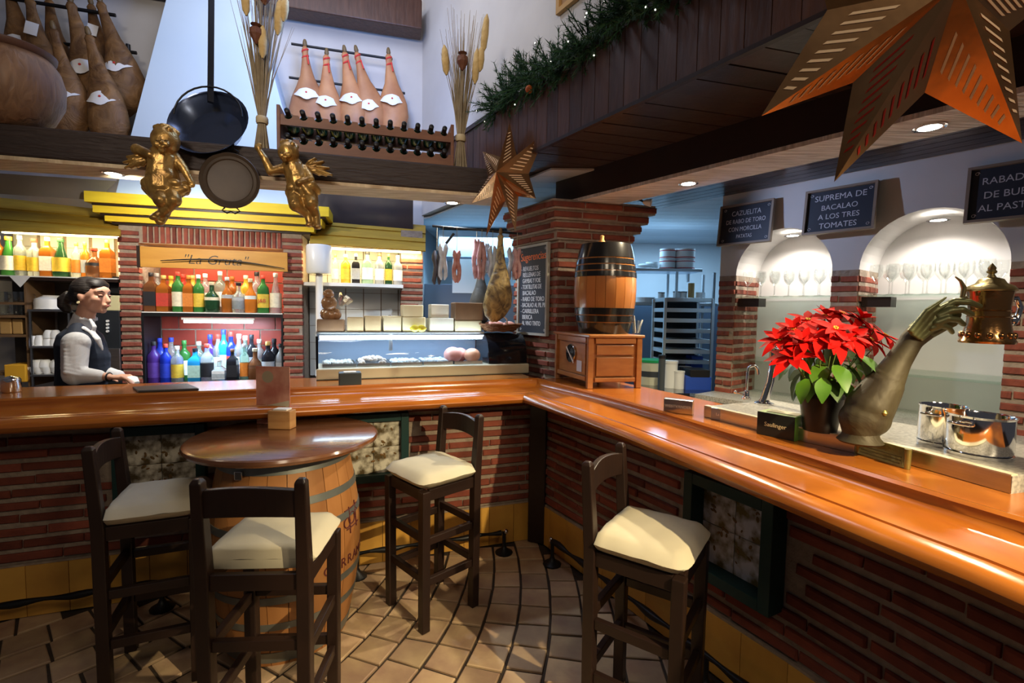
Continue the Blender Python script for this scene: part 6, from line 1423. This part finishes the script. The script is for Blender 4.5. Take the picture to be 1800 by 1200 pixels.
z1_=kshelf(1090,1235,470,D1,'upper steel shelf with buckets in the kitchen right of the pillar'); z2_=kshelf(1090,1262,530,D1,'lower steel shelf with jars in the kitchen right of the pillar')
_t=bpy.data.objects['kitchen_shelf.001']
for px in(1096,1190,1256):
    p=atD(px,530,D1); 
    for dy in (.03,.30): MB().box((p.x-_t.location.x,dy,(z1_-.03)/2-_t.location.z),(.022,.022,z1_-.03)).build('post',M_kst,_t)
def cyl(px,D,z,r,h,m,nm,label,cat,grp=None,band=None,lid=None):
    p=atD(px,500,D); t=thing(nm,label,cat,(p.x,D+.16,z+.0005),0,grp)
    MB().lathe([(.001,0),(r*.94,0),(r,h*.05),(r*1.02,h),(r*.94,h),(r*.92,h*.1)],20).build('body',m,t,smooth=40)
    if band: 
        for f in band[1]: MB().lathe([(r*.99+.002,h*f),(r*1.0+.003,h*(f+.1))],20,cap=False).build('band',band[0],t,smooth=50)
    if lid: MB().lathe([(r*1.06,h*.97),(r*1.06,h*1.05),(.001,h*1.07)],20).build('lid',lid,t,smooth=40)
    return t
M_rb=mat('red_band',(.5,.08,.08),.5)
for i,(x,n) in enumerate(((1181,2),(1212,2))):
    for j in range(n):
        cyl(x,D1,z1_+j*.105,.075+.02*i,.10,M_kwh,'bucket',f"{('lower','upper')[j]} white tub with red bands in the {('left','right')[i]} kitchen stack",'tub','white tubs on the upper kitchen shelf',(M_rb,(.1,.75)))
for i in range(3): cyl(1135+i*9,D1-.0+.02*i,z1_+.018*0,.10-.02*i,.035+.02*i,M_kwh,'dish',f"white dish, {ORD[i]} from left on the upper kitchen shelf",'dish')
for i,(x,r,h,m,l,lb) in enumerate(((1172,.032,.10,M_kwh,M_black,'white jar with black lid'),(1200,.035,.11,M_kwh,M_black,'white jar with black lid'),(1212,.035,.11,M_kwh,M_black,'white jar with black lid'),(1226,.03,.2,M_kraft,None,'tall wooden pepper mill'),(1243,.045,.11,M_kwh,None,'white paper cup'))):
    cyl(x,D1,z2_,r,h,m,'jar',f"{lb}, {ORD[i]} from left on the lower kitchen shelf",'jar','jars on the lower kitchen shelf' if i in(0,1,2) else None,None,l)
cyl(1140,D1,z2_,.11,.05,M_kwh,'dish_stack','stack of white plates at the left of the lower kitchen shelf','plates')
# tray rack
a=atD(1170,524,4.1); b=atD(1254,524,4.1); zt=a.z; rack=thing('tray_rack','steel tray rack with sliding trays in the kitchen beside the niche wall','rack',((a.x+b.x)/2,4.1,0)); w=b.x-a.x
for s in(-1,1):
    for y in(0,.34): MB().box((s*w/2,y,zt/2),(.022,.022,zt)).build('post',M_kst,rack)
MB().box((0,.345,zt/2+.1),(w*.96,.006,zt-.25)).build('rack_gap_shade',mat('tray_gap_shade',(.02,.025,.035),.6),rack)  # black sheet added as shade between the trays
for i in range(7):
    z=zt-.01-i*.088; MB().box((-.0,.17,z),(w,.34,.034)).build('tray',M_kst if i%3 else M_steel,rack,bevel=.002)
# worktop and small kitchen things
a=atD(1090,690,3.75); kt=thing('kitchen_counter','dark kitchen counter with steel edge seen behind the bar','counter',(1.20,4.0,0))
MB().box((0,0,.445),(.66,.8,.88)).build('cabinet',M_kst,kt); MB().box((0,0,.90),(.70,.84,.03)).build('counter_top',M_cblack,kt); MB().box((0,-.425,.90),(.70,.012,.034)).build('steel_edge',M_chrome,kt)
def kcyl(px,D,r,h,m,nm,label,cat,lid=None,band=None):
    p=atD(px,600,D); t=thing(nm,label,cat,(p.x,D,.9155)); MB().lathe([(.001,0),(r,0),(r*1.03,h),(r*.9,h),(.001,h)],18).build('body',m,t,smooth=40)
    if lid: MB().lathe([(r*1.08,h*.98),(r*1.1,h*1.08),(.001,h*1.1)],18).build('lid',lid,t,smooth=40)
    if band: MB().lathe([(r*1.015,h*.35),(r*1.025,h*.6)],18,cap=False).build('label_band',band,t,smooth=50)
kcyl(1147,4.05,.115,.19,mat('cream_plastic',(.62,.62,.48),.4),'plastic_tub','cream plastic tub with green lid on the kitchen counter','tub',mat('green_lid',(.02,.38,.12),.4),M_ghold)
kcyl(1180,3.85,.055,.20,M_kwh,'white_canister','white canister right of the green-lidded tub','canister',M_kwh)
kcyl(1196,3.8,.04,.13,M_kwh,'white_bottle','short white bottle beside the canister','bottle',M_kwh)
kcyl(1206,3.95,.05,.16,M_cblack,'black_canister','black canister in the kitchen behind the bottles','canister')
kcyl(1165,3.72,.025,.25,M_ghold,'dark_bottle','slim dark bottle before the green-lidded tub','bottle',M_black)
box(1205,1250,662,688,3.75,M_kbl,'blue_crate','dark blue crate on the kitchen counter','crate',.2)
box(1215,1235,610,655,4.2,M_kbl,'blue_canister','tall blue container under the tray rack','container',.15).location.z=.9155
box(1213,1248,650,664,3.75,M_black,'black_tray','black tray lying on the blue crate','tray',.18)
# through the hatch left of the pillar
box(770,905,405,452,5.3,M_kst,'extractor_hood','steel extractor hood hanging in the kitchen behind the sausages','extractor hood',.5).location.z+=0
box(745,905,500,600,5.0,mat('kitchen_dark',(.10,.13,.18),.4),'range','dark kitchen range seen through the hatch','range',.6)
box(795,838,455,515,4.994,M_paper,'paper_notice','white sheet hanging in the kitchen hatch behind the red sausage','paper',.004,0)

box(1085,1275,533,860,5.2,mat('slate_panel',(.10,.14,.20),.5),'under_shelf_shade','slate blue panel added as shade under the kitchen shelves','cabinet',.5)  # slate panel added to shade the wall below the shelves
# ================================================================ bar stools
def cushion(a,z0,th,ov=.022,n=14,puff=.010):
    vs=[];fs=[]; L=a+ov
    def prof(u,v):
        e=max(abs(u),abs(v)); return e
    for layer in(0,1):
        for i in range(n+1):
            for j in range(n+1):
                u=-1+2*i/n; v=-1+2*j/n
                # squircle outline
                m=max(abs(u),abs(v)); r=(abs(u)**9+abs(v)**9)**(1/9) or 1e-6; s=m/r if r>1e-5 else 1
                x=max(u*s*L,-a+.020); y=v*s*L; ed=max(0,1-m**7)
                wr=.0022*math.sin(9*u+4*v)*math.sin(7*v-3*u)
                z=z0+(th*.5+ (th*.5*ed**.5+puff*(1-m*m)+wr if layer else -th*.5*ed**.35))
                k=1+.035*(1-abs((z-z0)/th-.5)*2 if 0 else 0); vs.append((x*k,y*k,z))
    N=(n+1)*(n+1)
    for i in range(n):
        for j in range(n):
            a_=i*(n+1)+j; fs.append((a_+N,a_+n+1+N,a_+n+2+N,a_+1+N)); fs.append((a_,a_+1,a_+n+2,a_+n+1))
    m_=MB().add(vs,fs); return m_
def stool(x,y,rz,label,first=[None]):
    if first[0]: return dup(first[0],(x,y,0),rz,label)
    t=thing('bar_stool',label,'bar stool',(x,y,0),rz,'cream-cushioned dark wooden bar stools'); first[0]=t
    a=.152; lw=.042; sp=.977; zs=.672
    def leg(sx,sy,ztop,lean=0):
        mb=MB(); h=lw/2; b=[(sx*a*sp+u*h,sy*a*sp+v*h,0.001) for u,v in((-1,-1),(1,-1),(1,1),(-1,1))]; m=[(sx*a+u*h,sy*a+v*h,zs) for u,v in((-1,-1),(1,-1),(1,1),(-1,1))]
        lv=[b,m]
        if ztop>zs:
            lv.append([(sx*a-lean+u*h*.85,sy*a+v*h*.8,ztop-.012) for u,v in((-1,-1),(1,-1),(1,1),(-1,1))]); lv.append([(sx*a-lean+u*h*.5,sy*a+v*h*.45,ztop) for u,v in((-1,-1),(1,-1),(1,1),(-1,1))])
        vs=[p for L in lv for p in L]; fs=[(3,2,1,0)]+[(k*4+i,k*4+(i+1)%4,k*4+4+(i+1)%4,k*4+4+i) for k in range(len(lv)-1) for i in range(4)]+[tuple((len(lv)-1)*4+i for i in range(4))]
        return mb.add(vs,fs)
    for sy in(-1,1):
        leg(1,sy,zs).build('leg',M_dark,t,bevel=.004); leg(-1,sy,.985,.022).build('leg',M_dark,t,bevel=.004)
    for s in(-1,1):
        MB().box((0,s*a,.650),(2*a-lw,.022,.052)).build('apron',M_dark,t,bevel=.002); MB().box((s*a,0,.650),(.022,2*a-lw,.052)).build('apron',M_dark,t,bevel=.002)
        for z,k in((.430,.99),(.235,.985)):
            MB().box((0,s*a*k,z-.015*(s<0)),(2*a*k-lw,.024,.036)).build('stretcher',M_dark,t,bevel=.003); MB().box((s*a*k,0,z+.015),(.024,2*a*k-lw,.036)).build('stretcher',M_dark,t,bevel=.003)
    # curved back rail
    vs=[];fs=[]; n=10
    for i in range(n+1):
        f=i/n; yy=-a+.015+(2*a-.03)*f; bow=-.020-.018*math.sin(PI*f); top=.948+.014*math.sin(PI*f); bot=.862+.010*math.sin(PI*f)
        for x_,z_ in((-.011,bot),(.011,bot),(.011,top),(-.011,top)): vs.append((-a+bow*1.0+x_+.004,yy,z_))
    for i in range(n):
        for k in range(4): fs.append((i*4+k,i*4+(k+1)%4,i*4+4+(k+1)%4,i*4+4+k))
    fs+=[(0,1,2,3),tuple(n*4+k for k in(3,2,1,0))]
    MB().add(vs,fs).build('back_rail',M_dark,t,bevel=.003,fixn=True)
    cushion(a,.676,.066,.030).build('cushion',M_cream,t,smooth=180,fixn=True)
    return t
stool(-1.446,1.950,0.413,'bar stool left of the barrel table, its back to the left')
stool(-0.800,1.610,1.64,'nearest bar stool, seen from behind in front of the barrel table')
stool(-0.388,2.387,-2.370,'bar stool right of the barrel table, near the bar corner')
stool(0.500,1.686,-0.597,'bar stool standing alone at the right, before the curving bar')
# ================================================================ barrel table
M_bst=mat('oak_stave',(0.42,0.19,0.065),.5,col2=(0.30,0.12,0.035),sc=4,st=(3,3,.7),rnd=.14,bump=.15); M_galv=mat('galvanised_hoop',(.26,.28,.27),.45,.6,col2=(.16,.17,.17),sc=7)
bc=(-1.035,2.20); bt=thing('barrel_table','oak barrel with grey hoops used as a table, round brown top','table',(bc[0],bc[1],0))
BH=.885; 
def bp(f): return .262+.062*math.sin(PI*f)
sm=stave(BH,bp,24,M_bst,th=.024,seg=12)
for i in range(24): inst(sm,bt,rz=2*PI*i/24+.05)
for a,b in((.02,.075),(.20,.235),(.335,.37),(.64,.675),(.775,.81),(.925,.98)): hoop(bt,a,b,BH,bp,M_galv,.003,48)
M_ttop=mat('table_top_wood',(.24,.095,.038),.22,col2=(.11,.04,.016),sc=2.5,st=(1,7,1),coat=.6,dist=.8)
MB().lathe([(.001,BH+.004),(.395,BH+.004),(.405,BH+.010),(.408,BH+.020),(.403,BH+.030),(.392,BH+.035),(.001,BH+.035)],64).build('table_top',M_ttop,bt,smooth=35)
MB().lathe([(.001,BH-.03),(.25,BH-.03),(.25,BH+.006),(.001,BH+.006)],32).build('barrel_head',M_bst,bt)
MB().box((-.06,-bp(.94)-.012,BH*.93),(.03,.012,.035)).build('latch',M_chrome,bt,bevel=.002)
M_ink=mat('branding_ink',(.09,.015,.015),.7)
camdir=math.atan2(0-bc[1],0-bc[0])
def around(s,z,a0,size,step,par,name='lettering'):
    for i,ch in enumerate(s):
        if ch==' ': continue
        a=a0+step*i; r=bp(z/BH)+.0012; c=(r*math.cos(a),r*math.sin(a),z); x=(-math.sin(a),math.cos(a),0)
        text(ch,size,M_ink,par,frameM(c,x,(0,0,1)),name=name,extr=.0008)
around('CARRAMIMBRE',.375,camdir+.50,.060,.135,bt)
around('MUNIVECZ',.405,camdir-.34,.040,.08,bt)
def ring_on(a,z,rr,k0=0,k1=2*PI):
    pts=[]
    for k in range(17):
        t_=k0+(k1-k0)*k/16; aa=a+rr*math.cos(t_)/.32; zz=z+rr*math.sin(t_); r=bp(zz/BH)+.002; pts.append((r*math.cos(aa),r*math.sin(aa),zz))
    MB().tube(pts,.0028,5).build('branded_monogram',M_ink,bt,smooth=60)
def bar_on(a0,z0,a1,z1):
    pts=[]
    for k in range(7):
        f=k/6; aa=a0+(a1-a0)*f; zz=z0+(z1-z0)*f; r=bp(zz/BH)+.002; pts.append((r*math.cos(aa),r*math.sin(aa),zz))
    MB().tube(pts,.0028,5).build('branded_monogram',M_ink,bt,smooth=60)
ma=camdir+.98
for rr in(.028,): ring_on(ma-.12,.545,.022); ring_on(ma,.555,.026); ring_on(ma+.13,.565,.018,.3,4.5)
bar_on(ma-.06,.49,ma-.06,.61); bar_on(ma+.12,.50,ma+.12,.62); bar_on(ma-.16,.60,ma+.2,.60); bar_on(ma-.14,.515,ma+.2,.515)
# menu and napkin holder on the table
ZT2=BH+.0355
q=atZ(481,745,ZT2); dm_=q.y; t=thing('menu_card','upright reddish printed menu card standing on the barrel table','menu',(q.x,q.y,ZT2),-.08)
w=62/F_PX*dm_; h=atD(481,644,dm_).z-ZT2
M_menu=mat('menu_print',(.80,.40,.28),.55,col2=(.60,.20,.14),sc=9,contrast=.12,detail=6)
MB().box((0,0,h/2),(w,.004,h)).build('card',M_menu,t)
MB().add([(-w*.48,-.0026,h*.05),(-w*.48,-.0026,h*.18),(-w*.15,-.0026,h*.33),(w*.48,-.0026,h*.42),(w*.48,-.0026,h*.32),(w*.0,-.0026,h*.22),(-w*.3,-.0026,h*.08)],[tuple(range(7))]).build('pale_swoosh',M_cream,t)
MB().lathe([(.001,0),(w*.17,0)],20,(-w*.15,-.0026,h*.82),Matrix.Rotation(R(90),3,'X'),cap=False).build('pale_disc',mat('pale_green_print',(.50,.42,.28),.6),t)
q=atZ(491,754,ZT2); t=thing('napkin_box','small light wooden napkin box standing before the menu card on the barrel table','napkin holder',(q.x,q.y,ZT2),-.06)
w=41/F_PX*q.y; h=atD(491,722,q.y).z-ZT2; M_nb=mat('napkin_box_wood',(.60,.34,.14),.5,col2=(.38,.17,.06),sc=6,st=(1,1,6))
MB().box((0,.026,h/2),(w,.06,h)).build('case',M_nb,t,bevel=.003); MB().box((0,.03,h+.001),(w*.62,.05,.012)).build('napkins',M_paper,t,bevel=.002)
# ================================================================ bartender
Dp=2.88; o0=atD(150,600,Dp); bz=thing('person','bartender in white shirt and dark waistcoat, dark hair tied back, looking down behind the bar','person',(o0.x,Dp,0)); Ob=Vec(bz.location); kk=Dp/F_PX
def B_(px,py,d=0): return atD(px,py,Dp+d)-Ob
M_skin=mat('skin',(.62,.34,.24),.5,col2=(.56,.29,.20),sc=6); M_shirt=mat('white_shirt',(.66,.66,.68),.8,col2=(.56,.56,.60),sc=7,bump=.5,dist=1); M_vest=mat('navy_waistcoat',(.010,.016,.036),.75,col2=(.006,.010,.022),sc=12); M_hair=mat('dark_hair',(.016,.010,.008),.55,col2=(.006,.004,.004),sc=22,st=(1,1,5),bump=.3)
yaw=R(8)       # faces right in the picture, a little toward the camera
hd=MB(); hc=B_(161,520); r=1.0
def H(x,y,z): return hc+Vec((x,y,z))      # x forward (to the right), y away, z up
hd.ball(H(-.005,0,.018),(.088,.070,.088),20,14); hd.ball(H(.020,0,-.025),(.066,.058,.075),18,12)
hd.ball(H(.040,0,-.066),(.040,.040,.034),14,10); hd.ball(H(.062,0,-.086),(.020,.022,.018),12,8)     # jaw, chin
hd.ball(H(.062,0,.028),(.030,.052,.034),14,10)                                                           # brow
for s in(-1,1):
    hd.ball(H(.052,s*.034,-.020),(.030,.024,.028),12,8)                                                  # cheeks
    hd.ball(H(-.004,s*.071,-.012),(.016,.008,.024),12,8); hd.ball(H(-.012,s*.074,-.004),(.010,.007,.016),10,6)  # ears
hd.tube([H(.082,0,.012),H(.094,0,-.012),H(.104,0,-.030)],[.008,.010,.012],10); hd.ball(H(.100,0,-.034),(.014,.014,.010),10,8)  # nose
hd.ball(H(.086,0,-.052),(.016,.022,.007),12,8); hd.ball(H(.083,0,-.062),(.016,.020,.007),12,8)           # lips
cap(hd,H(-.018,0,-.050),B_(143,575),.045,.050,16)                                                        # neck
# torso, hips and legs
cap(hd,B_(143,575),B_(142,600),.055,.08,14)
cap(hd,B_(136,604,-.12),B_(136,604,.14),.050,.050,14)
cap(hd,B_(143,625),B_(140,700),.115,.10,16); cap(hd,B_(140,700),B_(138,750),.105,.125,16)
zf=-0.0
hip=B_(138,750)
for s in(-1,1):
    a=hip+Vec((0,s*.085,-.02)); kn=Vec((hip.x+.03,s*.09,.50)); an=Vec((hip.x,s*.10,.09))
    cap(hd,a,kn,.085,.058,14); cap(hd,kn,an,.055,.038,12); cap(hd,an,Vec((an.x+.03,an.y,.045)),.038,.036,10); cap(hd,Vec((an.x,an.y,.036)),Vec((an.x+.15,an.y,.032)),.036,.026,10)
# arms: near arm toward the camera, far arm behind
sh=B_(134,606,-.17); el=B_(133,658,-.22); wr=B_(190,662,-.17); 
cap(hd,sh,el,.043,.036,14); cap(hd,el,wr,.034,.022,14)
sh2=B_(150,606,.15); el2=B_(168,650,.14); wr2=B_(205,660,.02)
cap(hd,sh2,el2,.042,.034,14); cap(hd,el2,wr2,.032,.022,12)
def hand(mb,w,d,up,side,curl,sc=1.0):
    d=Vec(d).normalized(); side=Vec(side); side=(side-d*side.dot(d)).normalized(); n=d.cross(side)
    pc=w+d*.045*sc; mb.tube([w,w+d*.03*sc,w+d*.065*sc,w+d*.082*sc],[.020*sc,.028*sc,.030*sc,.024*sc],12,flat=.5)
    for i,(off,L) in enumerate(((-.024,.062),(-.008,.072),(.008,.068),(.022,.054))):
        b=w+d*.075*sc+side*off*sc; m=b+(d*math.cos(curl)+up*-math.sin(curl))*L*.5*sc; e=m+(d*math.cos(curl*2.0)+up*-math.sin(curl*2.0))*L*.5*sc
        cap(mb,b,m,.0095*sc,.0085*sc,8); cap(mb,m,e,.0083*sc,.0068*sc,8)
    tb=w+d*.025*sc-side*.022*sc; tm=tb+(d*.6-side*.8).normalized()*.035*sc; te=tm+(d*.95-side*.1-up*.2).normalized()*.03*sc
    cap(mb,tb,tm,.012*sc,.010*sc,8); cap(mb,tm,te,.0095*sc,.0075*sc,8)
hand(hd,wr,(1,.25,-.10),Vec((0,0,1)),(0,-1,.35),.45)
hand(hd,wr2,(1,-.25,-.05),Vec((0,0,1)),(0,1,.3),.35)
blob(hd,'body',M_skin,bz,.0055,smooth_it=4)
# face details
for s in(-1,1):
    MB().ball(H(.078,s*.030,.004),(.010,.013,.006),12,8).build('eyelid',mat('eyelid_skin',(.48,.24,.17),.5),bz,smooth=180)
    MB().tube([H(.083,s*.018,-.001),H(.087,s*.030,-.004),H(.078,s*.043,-.001)],.0018,6).build('eyelashes',M_hair,bz,smooth=60)
    MB().tube([H(.088,s*.014,.024),H(.088,s*.030,.030),H(.074,s*.046,.026)],[.002,.0028,.0015],6).build('eyebrow',M_hair,bz,smooth=60)
MB().tube([H(.099,-.016,-.057),H(.1035,0,-.0565),H(.099,.016,-.057)],[.002,.004,.002],6).build('lips',mat('lips',(.50,.16,.14),.4),bz,smooth=60)
MB().lathe([(.007,-.003),(.009,0),(.007,.003)],12,H(-.006,-.084,-.040),Matrix.Rotation(R(70),3,'X')).build('earring',MATS['gold_print'],bz,smooth=50)
# hair
hr=MB(); 
hr.ball(H(-.020,0,.034),(.090,.079,.082),22,14); hr.ball(H(-.055,0,.010),(.060,.070,.070),18,12); hr.ball(H(.028,0,.070),(.052,.060,.038),16,10); hr.ball(H(.048,-.022,.062),(.034,.036,.026),12,8); hr.ball(H(.048,.022,.062),(.034,.036,.026),12,8)
hr.ball(H(-.030,-.050,.004),(.028,.030,.038),12,8); hr.ball(H(-.030,.050,.004),(.028,.030,.038),12,8)
blob(hr,'hair',M_hair,bz,.006,smooth_it=3)
tl=MB(); tl.tube([H(-.100,0,-.012),H(-.130,-.01,.0),H(-.152,-.012,-.025),H(-.155,-.012,-.060),H(-.135,-.010,-.088),H(-.118,-.008,-.098)],[.022,.030,.034,.032,.024,.010],14); tl.ball(H(-.135,-.01,-.02),(.03,.03,.03),12,8)
blob(tl,'ponytail',M_hair,bz,.005,smooth_it=3)
MB().lathe([(.022,-.008),(.027,0),(.022,.008)],14,H(-.098,0,-.014),Matrix.Rotation(R(80),3,'Y')).build('hair_tie',M_cream,bz,smooth=50)
# shirt: sleeves, collar, cuffs
sl=MB(); cap(sl,sh+Vec((0,-.004,.0)),el+Vec((-.008,0,-.004)),.064,.056,16); cap(sl,el+Vec((-.008,0,-.002)),wr-(wr-el).normalized()*.045,.053,.036,16); sl.ball(sh+Vec((0,.0,.012)),(.070,.062,.062),16,10)
random.seed(3)
for i in range(7):
    f=.15+.12*i; c=sh.lerp(el,f); sl.tube([c+Vec((-.055,-.028,.02)),c+Vec((0,-.066,-.004)),c+Vec((.055,-.03,-.024))],[.006,.010,.006],8)
blob(sl,'shirt_sleeve',M_shirt,bz,.006,smooth_it=3)
s2=MB(); cap(s2,sh2,el2,.056,.046,14); cap(s2,el2,wr2-(wr2-el2).normalized()*.0,.044,.036,14); cap(s2,wr2-(wr2-el2).normalized()*.02,wr2+Vec((.01,0,0)),.036,.035,12); blob(s2,'shirt_sleeve',M_shirt,bz,.006,smooth_it=3)
cl=MB(); cap(cl,B_(146,561),B_(142,586),.053,.074,16); cl.lathe([(.050,-.010),(.057,.012),(.060,-.012)],18,B_(150,557),Matrix.Rotation(.25,3,'Y')); cl.tube([B_(130,566,-.03),B_(150,578,-.07),B_(168,590,-.05)],[.012,.016,.010],8,flat=.6); cl.tube([B_(158,560,-.045),B_(166,574,-.055),B_(164,588,-.055)],[.010,.015,.008],8,flat=.6)
cl.tube([B_(160,582,-.06),B_(172,596,-.07),B_(181,616,-.05)],[.02,.02,.008],8,flat=.5)
blob(cl,'shirt_collar',M_shirt,bz,.006,smooth_it=2)
# waistcoat
vt=MB(); cap(vt,B_(142,606),B_(147,640),.122,.128,18); cap(vt,B_(147,640),B_(140,705),.128,.118,18); cap(vt,B_(140,600,-.11),B_(140,600,.13),.060,.060,14); vt.ball(B_(164,628),(.070,.10,.085),16,10); cap(vt,B_(140,705),B_(138,750),.118,.132,16)
cap(vt,B_(136,580,-.06),B_(132,598,-.10),.045,.055,12); cap(vt,B_(136,580,.06),B_(132,598,.10),.045,.055,12)
blob(vt,'waistcoat',M_vest,bz,.007,smooth_it=3)
tr=MB()
for s in(-1,1):
    a=hip+Vec((0,s*.085,-.02)); kn=Vec((hip.x+.03,s*.09,.50)); an=Vec((hip.x,s*.10,.13)); cap(tr,a,kn,.105,.078,14); cap(tr,kn,an,.075,.062,14)
tr.ball(hip,(.135,.165,.10),16,10); blob(tr,'trousers',M_cblack if False else mat('black_trousers',(.012,.012,.014),.8),bz,.008,smooth_it=3)
for s in(-1,1):
    x=hip.x; so=MB(); cap(so,Vec((x,s*.10,.05)),Vec((x+.16,s*.10,.035)),.048,.034,12); so.box((x+.07,s*.10,.012),(.26,.08,.02)); blob(so,'shoe',M_black,bz,.006,smooth_it=2)
MB().lathe([(.026,-.003),(.028,0),(.026,.003)],16,wr+Vec((.006,.0,-.002)),Matrix.Rotation(R(90),3,'Y')).build('bracelet',M_black,bz,smooth=50)
q=wr2+Vec((.055,0,-.01)); MB().tube([q,q+Vec((.05,-.01,-.01)),q+Vec((.08,-.02,-.03))],[.03,.034,.02],8,flat=.6).build('white_cloth',M_paper,bz,smooth=60,label='folded white cloth held in the hands')
